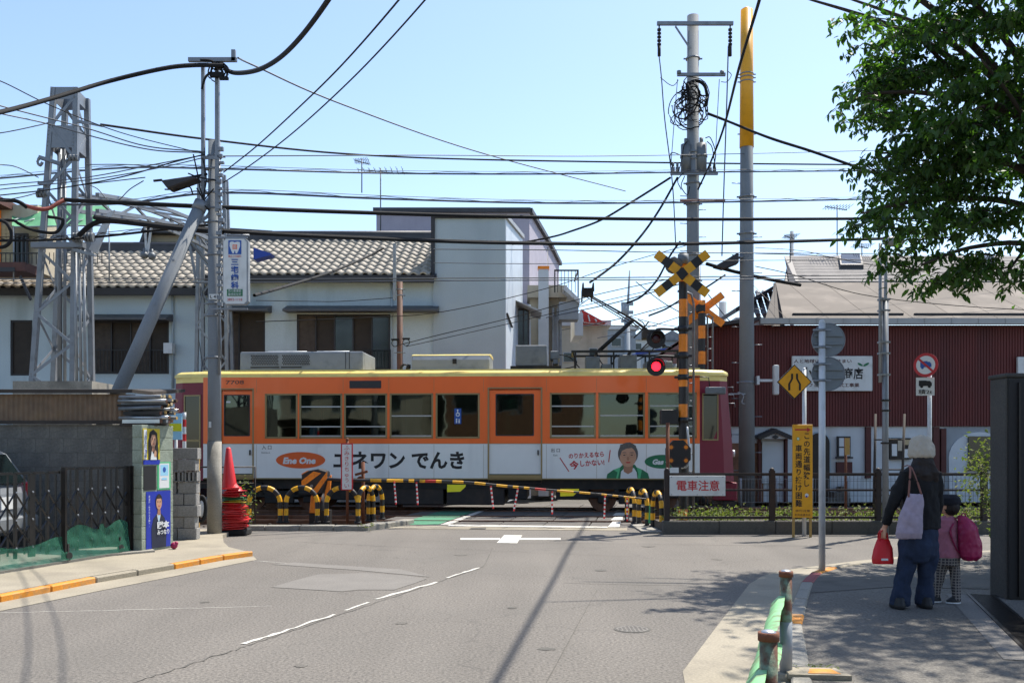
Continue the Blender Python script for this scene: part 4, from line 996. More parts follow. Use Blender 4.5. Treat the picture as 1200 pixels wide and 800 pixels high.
# mauve higher block behind
Ym = 33.0; mv = empty('building', (bx(540,Ym), Ym, 0), 'mauve grey gabled block rising behind the pale blue block', 'building')
m1 = bx(441,Ym); m2 = bx(620,Ym); zt2 = bz(248.5,Ym)
mb = MB(); mb.prism([(m1,Ym,0),(m2,Ym,0),(m2,Ym,zt2),(m1,Ym,zt2)], (0,.3,0))
farm = Vector((bx(655,42),42,0)); nm_ = Vector((m2,Ym,0)); d2 = (farm-nm_)
zfar = bz(340,42); zmid = bz(290,39)
nm_ = nm_+Vector((.012,.012,0)); mb.prism([nm_, nm_+d2, nm_+d2+Vector((0,0,bz(310,42))), nm_+d2*.62+Vector((0,0,bz(288,38.6))), nm_+Vector((0,0,zt2))], (-.2,0,0)); add('wall', mb, 'mauve_wall', mv)
mb = MB()
mb.beam((m1-.1,Ym-.06,zt2+.05),(m2+.05,Ym-.06,zt2+.05),.14,.16)
mb.beam((m2+.05,Ym-.06,zt2+.05), nm_+d2*.62+Vector((.06,0,bz(287,38.6))), .14, .16); mb.beam(nm_+d2*.62+Vector((.06,0,bz(287,38.6))), nm_+d2+Vector((.06,0,bz(309,42))), .14, .16)
mb.poly([(m1,Ym,zt2+.1),(m2,Ym,zt2+.1),nm_+d2*.62+Vector((0,0,bz(288,38.6))),(m1,38,bz(288,38.6))]); add('roof', mb, 'roof_dark', mv)
mb = MB(); x = bx(648,40.5); mb.cyl((x,40.4,0),(x,40.4,bz(300,40.5)),.06); add('downpipe', mb, 'trim_dark', mv)
mb = MB(); mb.cyl((bx(641,38),38,0),(bx(641,38),38,bz(290,38)),.05); add('downpipe', mb, 'trim_dark', mv)
# annex with awning, balcony and steel stair in the gap
Ya = 31.0; an = empty('building', (bx(635,Ya), Ya, 0), 'beige and white rear annex with balcony and awning beside the ribbed wall', 'building')
def B(p, q, Y=Ya): return (bx(p, Y), bz(q, Y))
mb = MB(); mb.box(bx(621,Ya), bx(656,Ya), Ya, Ya+5, 0, bz(343,Ya)); add('wall', mb, 'cream_wall', an)
mb = MB(); mb.box(bx(631,Ya-.4), bx(643,Ya-.4), Ya-.4, Ya-.1, 0, bz(318,Ya)); add('pier', mb, 'white_stucco', an)
mb = MB(); mb.box(bx(631,Ya-.4)-.02, bx(643,Ya-.4)+.02, Ya-.42, Ya-.08, bz(318,Ya), bz(314.5,Ya)); add('pier_cap', mb, 'safety_orange', an)
mb = MB(); mb.box(bx(620,Ya)-.05, bx(664,Ya), Ya-.3, Ya+1, bz(350,Ya), bz(336,Ya)); add('balcony_slab', mb, 'cream_wall', an)
mb = MB(); mb.prism([(bx(660,Ya),Ya-1.0,bz(340,Ya)),(bx(677,Ya),Ya-1.0,bz(356,Ya)),(bx(677,Ya),Ya-1.0,bz(361,Ya)),(bx(658,Ya),Ya-1.0,bz(345,Ya))], (0,1.6,0)); add('canopy', mb, 'white_steel', an)
mb = MB()
x0, x1 = bx(648,Ya), bx(676,Ya); z0, z1 = bz(348,Ya), bz(322,Ya)
mb.box(x0,x1,Ya-.9,Ya-.86,z1-.05,z1); mb.box(x1-.04,x1,Ya-.9,Ya-.86,z0-.3,z1); mb.box(x0,x0+.04,Ya-.9,Ya-.86,z0,z1); mb.box(x1-.04,x1,Ya-.9,Ya+1,z1-.05,z1)
for i in range(1,7): x = x0+(x1-x0)*i/7; mb.box(x-.01,x+.01,Ya-.89,Ya-.87,z0,z1)
add('balcony_rail', mb, 'black_metal', an)
mb = MB(); mb.box(bx(654,Ya), bx(676,Ya), Ya-.8, Ya-.1, bz(378,Ya), bz(358,Ya)); add('bay', mb, 'far_grey', an)
mb = MB(); mb.box(bx(673,Ya+1), bx(683,Ya+1), Ya+.9, Ya+3, bz(389,Ya), bz(362,Ya)); add('siding_panel', mb, 'siding_white', an)
YA2 = 29.4
mb = MB(); mb.prism([(bx(597,YA2),YA2-.3,bz(350,YA2)),(bx(600,YA2),YA2-.8,bz(355,YA2)),(bx(634,YA2),YA2-.8,bz(368,YA2)),(bx(634,YA2),YA2-.8,bz(371,YA2)),(bx(598,YA2),YA2-.3,bz(357,YA2))], (0,1.4,0)); add('awning', mb, 'gutter', an)
mb = MB(); mb.box(bx(598,YA2), bx(622,YA2), YA2-.15, YA2+.2, 0, bz(358,YA2)); add('bay_wall', mb, 'siding_white', an)
window(an, bx(600,YA2), bx(620,YA2), bz(410,YA2), bz(363,YA2), YA2-.32, 3)
mb = MB()
for x in (648,653,657): mb.box(bx(x,Ya)-.03, bx(x,Ya)+.03, Ya-.2, Ya-.1, 0, bz(362,Ya))
mb.box(bx(649,Ya), bx(656,Ya), Ya-.15, Ya-.1, bz(430,Ya), bz(372,Ya)); add('downpipe', mb, 'steel_paint', an)

# left: house with green sheet and railing on the upper floor
Yl = 25.5; lh = empty('house', (bx(20,Yl), Yl, 0), 'old house at the left edge with tiled wall, red eaves and upstairs railing', 'house')
mb = MB(); mb.box(bx(-80,Yl), bx(44,Yl), Yl, Yl+1.2, bz(318,Yl), bz(240,Yl)); add('upper_wall', mb, 'cream_wall', lh)
for j in range(10):
    for i in range(3):
        mb = MB(); a = bx(-9,Yl)+i*.2; mb.box(a, a+.19, Yl-.04, Yl-.005, bz(314-j*5,Yl), bz(314-j*5,Yl)+.11); add('brick', mb, 'tiled_beige', lh)
mb = MB(); mb.box(bx(0.5,Yl), bx(2.5,Yl), Yl-.08, Yl-.045, bz(316,Yl), bz(247,Yl)); add('post', mb, 'safety_orange', lh)
mb = MB(); mb.box(bx(-80,Yl), bx(15,Yl), Yl-.9, Yl+1, bz(246,Yl), bz(240,Yl)); mb.box(bx(-80,Yl), bx(12,Yl), Yl-.7, Yl+1, bz(240,Yl), bz(236,Yl)); add('eaves', mb, 'eave_brown', lh)
mb = MB(); mb.box(bx(-80,Yl), bx(47,Yl), Yl-.8, Yl+.1, bz(324,Yl), bz(314,Yl)); add('balcony_floor', mb, 'eave_brown', lh)
mb = MB(); mb.box(bx(-80,Yl), bx(36,Yl), Yl-.82, Yl-.78, bz(324,Yl)-.02, bz(320,Yl)); add('balcony_edge', mb, 'trim_dark', lh)
window(lh, bx(19,Yl), bx(36,Yl), bz(314,Yl), bz(275,Yl), Yl-.2, 3)
mb = MB(); mb.box(bx(-80,Yl), bx(64,Yl), Yl-.78, Yl-.75, bz(303,Yl)-.03, bz(303,Yl))
for i in range(40): x = bx(-60,Yl)+i*.072*1.6; mb.box(x-.008, x+.008, Yl-.77, Yl-.755, bz(316,Yl), bz(303,Yl))
add('railing', mb, 'black_metal', lh)
mb = MB(); mb.prism([(bx(38,Yl),Yl-.7,bz(330,Yl)),(bx(50,Yl),Yl-.7,bz(357,Yl)),(bx(52,Yl),Yl-.7,bz(355,Yl)),(bx(40,Yl),Yl-.7,bz(328,Yl))], (0,.05,0)); add('bracket', mb, 'trim_dark', lh)
mb = MB(); mb.smooth = True; n = 16; mm = 6
Yg = 25.2; vs = []
for j in range(mm+1):
    for i in range(n+1):
        px = 14+i*(128-14)/n; t = j/mm; py = 241+t*24+3*math.sin(i*.9)*t*(1-t)*4+rnd.uniform(-1.2,1.2)*(t > 0)+ (0 if i > 7 else 0)
        if i > n-4: py = min(py, 239+(n-i)*6+8)
        vs.append(P(px, py, Yg+.9-t*1.3+rnd.uniform(-.03,.03)))
mb.add(vs, [(j*(n+1)+i, j*(n+1)+i+1, (j+1)*(n+1)+i+1, (j+1)*(n+1)+i) for j in range(mm) for i in range(n)])
ms = MB()
for i in range(6): x = bx(18+i*20,Yg); ms.tube([(x,Yg-.4,bz(264,Yg)),(x,Yg+.9,bz(242,Yg))], .02)
ms.tube([P(14,266,Yg-.4),P(128,264,Yg-.4)], .02); ms.tube([P(14,241,Yg+.9),P(128,242,Yg+.9)], .02)
ms.tube([P(16,266,Yg-.4),P(16,330,Yg-.4)], .02); ms.tube([P(128,264,Yg-.4),P(128,330,Yg-.4)], .02)
gs = empty('sun_awning', (bx(70,Yg),Yg,6.5), 'crumpled green plastic sheet awning stretched on poles behind the steel tower', 'awning')
add('sheet', mb, 'green_sheet', gs); add('support_poles', ms, 'steel_paint', gs)

# red clad building on the right
Yr = 27.0; rb = empty('building', (bx(1040,Yr), Yr, 0), 'dark red clad shop building with white ground floor and beige metal roof on the right', 'building')
x0, x1 = bx(822,Yr), bx(1300,Yr); z0, z1 = bz(499,Yr), bz(381,Yr)
mb = MB(); mb.box(x0, x1, Yr, Yr+.2, z0, z1)
n = int((x1-x0)/.082)
for i in range(n): a = x0+i*.082; mb.box(a, a+.05, Yr-.022, Yr, z0-.01, z1)
add('red_cladding', mb, 'red_cladding', rb)
xd = [(893,931,516,562),(989,1006,512,541),(988,1004,541,560),(1041,1066,513,535)]
mb = MB(); mb.box(x0, x1, Yr+.05, Yr+.3, 0, z0-.01); add('ground_floor_wall', mb, 'white_stucco', rb)
mb = MB(); mb.box(x0, bx(895,Yr), Yr+.02, Yr+.06, 0, bz(519,Yr)); add('brick_patch', mb, 'brick_brown', rb)
mb = MB(); mb.box(x0, x1, Yr+.3, Yr+9, 0, z1); add('rear_body', mb, 'red_cladding', rb)
mb = MB(); mb.box(bx(886,Yr), bx(1300,Yr), Yr-.5, Yr-.3, bz(382,Yr), bz(375.5,Yr))
for px in range(920,1300,31): mb.box(bx(px,Yr)-.01, bx(px,Yr)+.01, Yr-.52, Yr-.5, bz(382,Yr), bz(375.5,Yr))
add('gutter', mb, 'gutter', rb)
mb = MB(); mb.prism([(bx(822,Yr),Yr-.4,bz(386,Yr)),(bx(888,Yr),Yr-.4,bz(377,Yr)),(bx(888,Yr),Yr-.4,bz(373,Yr)),(bx(822,Yr),Yr-.4,bz(382,Yr))], (0,9,0)); add('side_roof', mb, 'roof_dark', rb)
ye = Yr-.45; ze = bz(376,Yr); yr_ = Yr+3.6; zr_ = bz(331,yr_)
mb = MB(); mb.prism([(bx(918,ye),ye,ze),(x1,ye,ze),(x1,yr_,zr_),(bx(909,yr_),yr_,zr_)], (0,0,-.06))
n = int((x1-bx(918,ye))/.4)
for i in range(0, n, 3): xa_ = bx(918,ye)+i*.4+.1; mb.beam((xa_,ye,ze+.002),(xa_-.0,yr_,zr_+.002),.01,.01)
add('lower_roof', mb, 'roof_beige', rb)
mb = MB(); mb.prism([(bx(908,ye),ye+.1,ze-.2),(bx(921,ye),ye+.1,ze-.2),(bx(909,yr_),yr_,zr_)], (-.05,.1,0)); mb.poly([(bx(897,ye),ye+.2,ze-.15),(bx(918,ye),ye+.2,ze-.15),(bx(909,yr_),yr_,zr_-.02),(bx(905,yr_),yr_,zr_-.3)]); add('gable', mb, 'shutter_brown', rb)
mb = MB()
for a, b in ((928,1057),(1070,1300)):
    mb.beam((bx(a,Yr),Yr-.1,bz(368.5,Yr)),(bx(b,Yr),Yr-.1,bz(368.5,Yr)),.05)
    for px in range(a, b, 36): mb.beam((bx(px,Yr),Yr-.1,bz(371,Yr)-.1),(bx(px,Yr),Yr-.1,bz(368,Yr)),.04)
add('snow_guard', mb, 'trim_dark', rb)
ys = yr_+.1; yt = ys+3.2; zs2 = bz(330,ys); zt3 = bz(299.5,yt)
# shingle courses
crs = 9
for j in range(crs):
    t0, t1 = j/crs, (j+1)/crs
    a0 = Vector((bx(932-7*t0,ys+(yt-ys)*t0), ys+(yt-ys)*t0, zs2+(zt3-zs2)*t0)); a1 = Vector((bx(932-7*t1,ys+(yt-ys)*t1), ys+(yt-ys)*t1, zs2+(zt3-zs2)*t1))
    mb = MB(); mb.prism([a0+Vector((0,0,.012)), Vector((x1+1,a0.y,a0.z+.012)), Vector((x1+1,a1.y,a1.z)), a1], (0,0,-.05)); add('shingle_course', mb, 'roof_shingle', rb)
mb = MB(); mb.prism([(bx(928,ys),ys-.1,zs2-.1),(bx(935,ys),ys-.1,zs2),(bx(926,yt),yt,zt3),(bx(922,yt),yt,zt3)], (-.1,0,0)); mb.prism([(bx(920,ys),ys+.1,zs2-.1),(bx(931,ys),ys+.1,zs2-.1),(bx(925,yt),yt,zt3)], (0,.1,0)); add('gable', mb, 'trim_dark', rb)
for a, b, c, d in ((985,1010,304,315),(1143,1167,302,314)):
    t0 = .45; yy0 = ys+(yt-ys)*.45; yy1 = ys+(yt-ys)*.85; zz0 = zs2+(zt3-zs2)*.45; zz1 = zs2+(zt3-zs2)*.85
    mb = MB(); mb.prism([(bx(a,yy0),yy0,zz0),(bx(b+2,yy0),yy0,zz0),(bx(b-1,yy1),yy1,zz1),(bx(a-2,yy1),yy1,zz1)], (0,0,.16)); sk = add('skylight', mb, 'trim_dark', rb)
    mb = MB(); mb.prism([(bx(a+2,yy0),yy0+.05,zz0+.17),(bx(b,yy0),yy0+.05,zz0+.17),(bx(b-3,yy1),yy1-.05,zz1+.17),(bx(a,yy1),yy1-.05,zz1+.17)], (0,0,.01)); add('pane', mb, 'dark_glass', sk)
# ground floor details
def rbx(a, b, c, d, m, nm, o=.0, t=.06, **k):
    mb = MB(); mb.box(bx(a,Yr), bx(b,Yr), Yr-.0-o-t, Yr+.06-o, bz(d,Yr), bz(c,Yr)); return add(nm, mb, m, rb, **k)
dr = rbx(893,918,517,566,'white_stucco','door',0,.02)
mb = MB(); mb.box(bx(888,Yr), bx(891,Yr), Yr-.1, Yr+.05, 0, bz(512,Yr)); mb.box(bx(919,Yr), bx(922,Yr), Yr-.1, Yr+.05, 0, bz(512,Yr)); add('door_post', mb, 'wood_red', rb)
mb = MB()
for i in range(7):
    for s in (-1,1):
        if i == 0 and s == 1: continue
        mb.tube([(bx(905+s*i*3.0,Yr),Yr-.4,bz(505+i*1.3,Yr)),(bx(905+s*i*3.0,Yr),Yr+.05,bz(503.5+i*1.3,Yr))], .06, 8)
add('door_hood_tiles', mb, 'trim_dark', rb)
mb = MB(); mb.prism([(bx(888,Yr),Yr-.3,bz(514,Yr)),(bx(905,Yr),Yr-.3,bz(507,Yr)),(bx(922,Yr),Yr-.3,bz(514,Yr))], (0,.3,0)); add('door_gable', mb, 'white_stucco', rb)
mb = MB(); mb.prism([(bx(901,Yr),Yr-.31,bz(512,Yr)),(bx(905,Yr),Yr-.31,bz(514.5,Yr)),(bx(909,Yr),Yr-.31,bz(512,Yr)),(bx(905,Yr),Yr-.31,bz(509.5,Yr))], (0,-.02,0)); add('diamond_ornament', mb, 'trim_dark', rb)
mb = MB(); pts = [(bx(948,Yr),Yr-.02,0),(bx(972,Yr),Yr-.02,0)]+[(bx(960+12*math.cos(t),Yr),Yr-.02,bz(519-12*math.sin(t),Yr)) for t in [math.pi*i/10 for i in range(11)]]
mb.prism(pts, (0,.06,0)); add('arched_door', mb, 'shutter_brown', rb)
mb = MB(); pts = [(bx(946,Yr),Yr+.02,0),(bx(974,Yr),Yr+.02,0)]+[(bx(960+14*math.cos(t),Yr),Yr+.02,bz(519-14*math.sin(t),Yr)) for t in [math.pi*i/10 for i in range(11)]]
mb.prism(pts, (0,.03,0)); add('arch_surround', mb, 'stucco_blue_grey', rb)
wf = rbx(981,996,511,535,'trim_dark','window'); rbw = MB()
for a, b, c, d in ((982.5,988,513,523),(989.5,995,513,522),(982.5,988,524.5,534),(989.5,995,524,534)): mb = MB(); mb.box(bx(a,Yr), bx(b,Yr), Yr-.07, Yr-.05, bz(d,Yr), bz(c,Yr)); add('pane', mb, 'white_stucco', wf)
rbx(979,998,535,537,'trim_dark','sill',.06); rbx(980,998,541,554,'wood_red','shutter')
rbx(1014,1020,500,560,'wood_red','timber_post'); rbx(1093,1100,500,560,'wood_red','timber_post',label='dark timber post between the bays'); rbx(1102,1108,502,556,'wood_red','timber_post')
rbx(1042,1067,513,538,'shutter_brown','notice_board'); 
for a, b, c, d, m in ((1044,1050,520,534,'white_print'),(1051,1058,516,528,'cream_wall'),(1056,1065,526,536,'white_print'),(1059,1066,515,521,'tiled_beige')):
    mb = MB(); mb.box(bx(a,Yr), bx(b,Yr), Yr-.075, Yr-.062, bz(d,Yr), bz(c,Yr)); add('notice', mb, m, rb)
mb = MB(); pts = [(bx(1112,Yr),Yr+.0,0),(bx(1190,Yr),Yr+.0,0)]+[(bx(1148+36*math.cos(t),Yr),Yr,bz(536-30*math.sin(t),Yr)) for t in [math.pi*i/16 for i in range(17)]]
mb.prism(pts, (0,.04,0)); add('arch_bay', mb, 'white_stucco', rb)
mb = MB()
mb.holes((0,Yr+.03,0),(1,0,0),(0,0,1), bx(1108,Yr), x1, 0, z0-.02, []); add('bay_recess', mb, 'far_grey', rb)
rbx(1134,1160,511,547,'house_glass','window'); rbx(1132,1162,548,551,'trim_dark','sill',.06)
for i in range(4): mb = MB(); mb.box(bx(960,Yr)+i*.25, bx(985,Yr)+i*.05, Yr-.8+i*.2, Yr-.0, i*.15, i*.15+.15); add('step', mb, 'concrete_dark', rb)
mb = MB(); mb.box(bx(1108,24), bx(1150,24), 24+2.0, 24+2.1, 0, .9); add('low_panel', mb, 'blue_cloth', rb) if False else None
# shop sign board
Ys = Yr-.15
sb = empty('shop_sign', (bx(975,Ys), Ys, bz(457,Ys)), 'white shop name board on the red cladding partly hidden by the round signs', 'sign')
mb = MB(); mb.box(bx(928.5,Ys), bx(1022.5,Ys), Ys, Ys+.1, bz(458,Ys), bz(417,Ys)); add('board', mb, 'sign_white', sb, bevel=.01)
text(sb, '人と地球に優しい住まい', (bx(964,Ys), Ys-.004, bz(423,Ys)), width=68*Ys/F, height=4.6*Ys/F, matn='wood_red')
text(sb, '小', (bx(945,Ys), Ys-.004, bz(437.5,Ys)), height=15*Ys/F); text(sb, '商店', (bx(1000,Ys), Ys-.004, bz(437.5,Ys)), width=23*Ys/F, height=14*Ys/F)
text(sb, '建築リフォーム　一式工事業', (bx(968,Ys), Ys-.004, bz(451,Ys)), width=78*Ys/F, height=4.8*Ys/F, matn='wood_red')
p_ = Pr((bx(1011,Ys),Ys-.003,bz(427,Ys)), (Ys/F,0,0), (0,0,Ys/F)); p_.ell('green_print',-3,0,3.5,1.3,14,rot=-.5).ell('green_print',4,0,4,1.4,14,rot=.5).done(sb)
s2 = empty('shop_sign', (bx(1205,Ys), Ys, bz(445,Ys)), 'white sign board on the red cladding at the right edge of the view', 'sign')
mb = MB(); mb.box(bx(1193,Ys), bx(1240,Ys), Ys, Ys+.1, bz(447,Ys), bz(418,Ys)); add('board', mb, 'sign_white', s2, bevel=.01)
# wall lamps of the shop front
# house with grey tiled roof left of the red building
Yh = 31; gh = empty('house', (bx(890,Yh), Yh, 0), 'small house with grey tiles and dark gable between the big pole and the red building', 'house')
mb = MB(); mb.box(bx(862,Yh), bx(915,Yh), Yh, Yh+5, 0, bz(372,Yh)); add('wall', mb, 'far_white', gh)
mb = MB(); mb.prism([(bx(860,Yh),Yh-.3,bz(362,Yh)),(bx(915,Yh),Yh-.3,bz(330,Yh)),(bx(915,Yh),Yh-.3,bz(334,Yh)),(bx(860,Yh),Yh-.3,bz(367,Yh))], (0,5,0)); add('verge', mb, 'trim_dark', gh)
for j in range(7):
    for i in range(6):
        y_ = Yh-.5+j*.2; mb = MB(); a = bx(884,Yh)+i*.22+j*.02; mb.tube([(a,y_,bz(372-j*5,Yh)),(a,y_+.24,bz(367-j*5,Yh)+.02)], .09, 6); add('roof_tile', mb, 'tile_roof_grey', gh)

# distant houses seen through the gap
def far_house(x0, x1, pt, Y, wm, rm, label, roof='flat', win=()):
    h = empty('house', (bx((x0+x1)/2,Y), Y, 0), label, 'house', 'distant houses beyond the crossing')
    mb = MB(); mb.box(bx(x0,Y), bx(x1,Y), Y, Y+8, 0, bz(pt,Y)); add('wall', mb, wm, h)
    mb = MB()
    if roof == 'flat': mb.box(bx(x0,Y)-.15, bx(x1,Y)+.15, Y-.15, Y+8, bz(pt,Y), bz(pt,Y)+.25)
    else: xm = (x0+x1)/2; hh = (x1-x0)*.28; mb.prism([(bx(x0-2,Y),Y-.3,bz(pt+1,Y)),(bx(x1+2,Y),Y-.3,bz(pt+1,Y)),(bx(xm,Y),Y-.3,bz(pt-hh,Y))], (0,8.5,0))
    add('roof', mb, rm, h)
    for a, b, c, d in win:
        mb = MB(); mb.box(bx(a,Y), bx(b,Y), Y-.06, Y-.005, bz(d,Y), bz(c,Y)); w_ = add('window', mb, 'white_steel', h)
        mb = MB(); mb.box(bx(a+.6,Y), bx(b-.6,Y), Y-.08, Y-.06, bz(d-.6,Y), bz(c+.6,Y)); add('pane', mb, 'house_glass', w_)
    return h
h1 = far_house(655,712,382,44,'cream_wall','far_white','cream two storey house behind the annex, right of the grey bay','flat',((660,676,413,424),(690,700,408,418)))
Yq = 43; mb = MB(); mb.prism([(bx(681,Yq),Yq,bz(362,Yq)),(bx(710,Yq),Yq,bz(378,Yq)),(bx(681,Yq),Yq,bz(378,Yq))], (0,4,0)); rr = empty('red_roof', (bx(692,Yq),Yq,bz(378,Yq)), 'red and pale striped sloping roof beyond the annex balcony', 'roof'); add('roof_sheet', mb, 'safety_red', rr)
for i in range(3): mb = MB(); mb.beam((bx(683+i*8,Yq),Yq-.03,bz(377,Yq)),(bx(683+i*8-2,Yq),Yq-.03,bz(365+i*4.4,Yq)),.25,.05); add('roof_stripe', mb, 'far_white', rr)
far_house(700,745,386,60,'far_grey','far_white','pale grey house behind the pantograph','flat',((716,728,396,406),))
far_house(736,768,372+25,80,'far_white','far_grey','white house left of the warning lights','gable',((744,752,402,410),))
far_house(768,806,398,70,'far_grey','tile_roof_grey','grey house with low roof behind the signal lights','gable',((775,785,405,412),))
far_house(835,870,392,64,'far_white','tile_roof_grey','white house behind the far crossing signal','gable',())
far_house(806,832,404,95,'far_white','far_grey','far white house between the two poles','flat',((812,820,410,418),))
mb = MB(); yy = 50; mb.prism([(bx(745,yy),yy,bz(415,yy)),(bx(795,yy),yy,bz(408,yy)),(bx(792,yy),yy+3,bz(404,yy)),(bx(748,yy),yy+3,bz(411,yy))], (0,0,.1)); bl = add('tarpaulin', mb, 'blue_cloth', label='blue tarpaulin over a low roof behind the signal lights', cat='tarpaulin')
# antennas
def antenna(px, py0, py1, Y, label, w_=26):
    a = empty('antenna', (bx(px,Y), Y, bz(py1,Y)), label, 'antenna', 'television antennas on the roofs')
    mb = MB(); mb.cyl(P(px,py1,Y), P(px,py0,Y), .02, n=6); add('mast', mb, 'grey_cable', a)
    mb = MB(); z = bz(py0+3,Y); x = bx(px,Y); h = w_*Y/F
    mb.beam((x-h,Y,z+.03),(x+h,Y+.2,z-.05),.025)
    for i in range(9): xx = x-h+2*h*i/8; mb.beam((xx,Y-.3-.02*i,z),(xx,Y+.3+.02*i,z),.012); mb.beam((xx,Y,z-.08),(xx,Y,z+.08),.012)
    add('yagi', mb, 'grey_cable', a); return a
antenna(446,197,283,32,'tall television antenna with long yagi above the mauve block')
antenna(424,186,226,33,'small antenna tips left of the tall rooftop antenna',8)
antenna(672,350,392,50,'thin antenna over the distant houses right of the annex',12)
antenna(926,274,310,33,'boxy antenna on the shingle roof ridge',7)
antenna(981,240,300,34,'yagi antenna above the shingle roof behind the tree edge',14)
antenna(1010,285,302,34,'low antenna on the shingle roof under the leaves',10)

# houses added behind the camera, out of view, for their reflections and shade
def added_house(x0, x1, h_, Y, wm, label):
    h = empty('house', ((x0+x1)/2, Y, 0), label, 'house'); k = int((x1-x0)/2.4); hs_ = []
    for j in range(int(h_/2.9)):
        for i in range(k): a = x0+.5+i*(x1-x0-.6)/k; hs_.append((a, a+1.5, .9+j*2.9, 2.3+j*2.9))
    mb = MB(); mb.holes((0,Y,0),(1,0,0),(0,0,1),x0,x1,0,h_,hs_,(0,-.2,0)); mb.box(x0,x1,Y-7,Y-.25,0,h_); add('wall', mb, wm, h)
    for a, b, c, d in hs_:
        mb = MB(); mb.box(a,a+.06,Y-.14,Y-.08,c,d); mb.box(b-.06,b,Y-.14,Y-.08,c,d); mb.box(a,b,Y-.14,Y-.08,d-.06,d); mb.box(a,b,Y-.14,Y-.08,c,c+.06); w_ = add('window', mb, 'alu', h)
        mb = MB(); mb.box(a+.04,b-.04,Y-.13,Y-.12,c+.04,d-.04); add('pane', mb, 'house_glass', w_)
    mb = MB(); mb.prism([(x0-.4,Y+.5,h_),(x0-.4,Y-3.5,h_+1.5),(x0-.4,Y-7.5,h_)],(x1-x0+.8,0,0)); add('roof', mb, 'tile_roof_grey', h)
added_house(-17,-8.5,5.8,-9,'cream_wall','added cream two storey house behind the camera, leftmost, with grey tiled roof')
added_house(-7.5,0.5,8.6,-11,'brick_brown','added brown three storey house behind the camera in the middle of the row')
added_house(6.5,15,5.8,-9,'white_stucco','added white two storey house behind the camera on the right with tiled roof')
# ------------------------------------------------------------ poles, signals, fences, signs on the right
def pole(name, px, pytop, base, r0, r1, m, label, cat='utility pole', n=20, z0=None):
    q = Vector((base[0], base[1], z0 if z0 is not None else 0)); zt_ = CH-(pytop-HY)*base[1]/F
    e = empty(name, q, label, cat); mb = MB(); mb.cyl(q-Vector((0,0,.15)), (q.x, q.y, zt_), r0, r1, n); add('shaft', mb, m, e); return e, zt_
def band(e, x, y, z, r, m='steel', h=.04, nm='band'):
    mb = MB(); mb.tube([(x,y,z),(x,y,z+h)], r, 16); mb.box(x-r-.06, x+r+.06, y-.02, y+.02, z+.005, z+h-.005); return add(nm, mb, m, e)
# tall utility pole behind the tram with crossarms, transformer and cable coil
YU = 26.0; ux = bx(812, YU)
up, uz = pole('utility_pole', 812, 19, (ux, YU), .185, .16, 'pole_concrete', 'tall grey concrete utility pole with two crossarms and tangled cable coil behind the crossing sign')
def UZ(p): return bz(p, YU)
def UX(p): return bx(p, YU)
mb = MB(); mb.box(UX(768.5), UX(857), YU-.26, YU-.18, UZ(34), UZ(30)); arm = add('crossarm', mb, 'steel', up)
mb = MB(); mb.beam((UX(790),YU-.2,UZ(35)), (UX(807),YU-.18,UZ(60)), .04); add('brace', mb, 'steel', arm)
for px in (771, 853.5):
    mb = MB(); z = UZ(34)
    for i in range(5): mb.cyl((UX(px),YU-.22,z-.1-i*.1),(UX(px),YU-.22,z-.15-i*.1),.055,n=10)
    mb.cyl((UX(px),YU-.22,z),(UX(px),YU-.22,z-.55),.02,n=6); mb.cyl((UX(px),YU-.22,z-.55),(UX(px),YU-.22,z-.85),.045,n=8); add('insulator', mb, 'under_black', arm)
mb = MB(); mb.box(UX(792), UX(848), YU-.25, YU-.18, UZ(93), UZ(89.5)); arm2 = add('crossarm', mb, 'steel', up)
for px in (794, 844): mb = MB(); mb.cyl((UX(px),YU-.22,UZ(91)),(UX(px),YU-.22,UZ(87)),.06,n=8); add('insulator', mb, 'equip_grey', arm2)
mb = MB(); mb.box(UX(784), UX(839), YU-.28, YU-.2, UZ(208), UZ(205)); arm3 = add('crossarm', mb, 'steel', up)
for px in (787,792,830,835): mb = MB(); mb.cyl((UX(px),YU-.24,UZ(206)),(UX(px),YU-.24,UZ(199)),.05,n=8); mb.cyl((UX(px),YU-.24,UZ(198)),(UX(px),YU-.24,UZ(194)),.035,n=8); add('insulator', mb, 'equip_grey', arm3)
for px, a, b, r in ((803,171,202,.14),(821,170,202,.15)):
    mb = MB(); mb.cyl((UX(px),YU-.1,UZ(b)),(UX(px),YU-.1,UZ(a)),r,n=16); mb.cyl((UX(px),YU-.1,UZ(a)),(UX(px),YU-.1,UZ(a-7)),r*.35,n=10); mb.cyl((UX(px),YU-.1,UZ((a+b)/2)),(UX(px),YU-.1,UZ((a+b)/2)+.06),r+.02,n=16); add('transformer', mb, 'equip_grey', up)
mb = MB()
for i in range(34):
    c = Vector((UX(rnd.gauss(808,7)), YU-.25+rnd.uniform(-.15,.35), UZ(rnd.gauss(126,11)))); r = rnd.uniform(.18,.5)
    ax = Vector((rnd.gauss(0,1), rnd.gauss(0,1), rnd.gauss(0,.5))).normalized(); u_ = ax.orthogonal().normalized(); v_ = ax.cross(u_)
    k0_ = rnd.uniform(0,6.28); L_ = rnd.uniform(2.5,6); mb.tube([c+u_*r*math.cos(k0_+L_*t/14)+v_*r*math.sin(k0_+L_*t/14)*rnd.uniform(.85,1.1) for t in range(15)], rnd.choice([.010,.014,.02]), 5)
mb.tube(catmull([(UX(806),YU-.2,UZ(120)),(UX(805),YU-.2,UZ(104)),(UX(813),YU-.25,UZ(99)),(UX(823),YU-.25,UZ(104)),(UX(827),YU-.2,UZ(118)),(UX(824),YU-.2,UZ(128))],6), .045, 7)
add('cable_coil', mb, 'black_cable', up)
mb = MB()
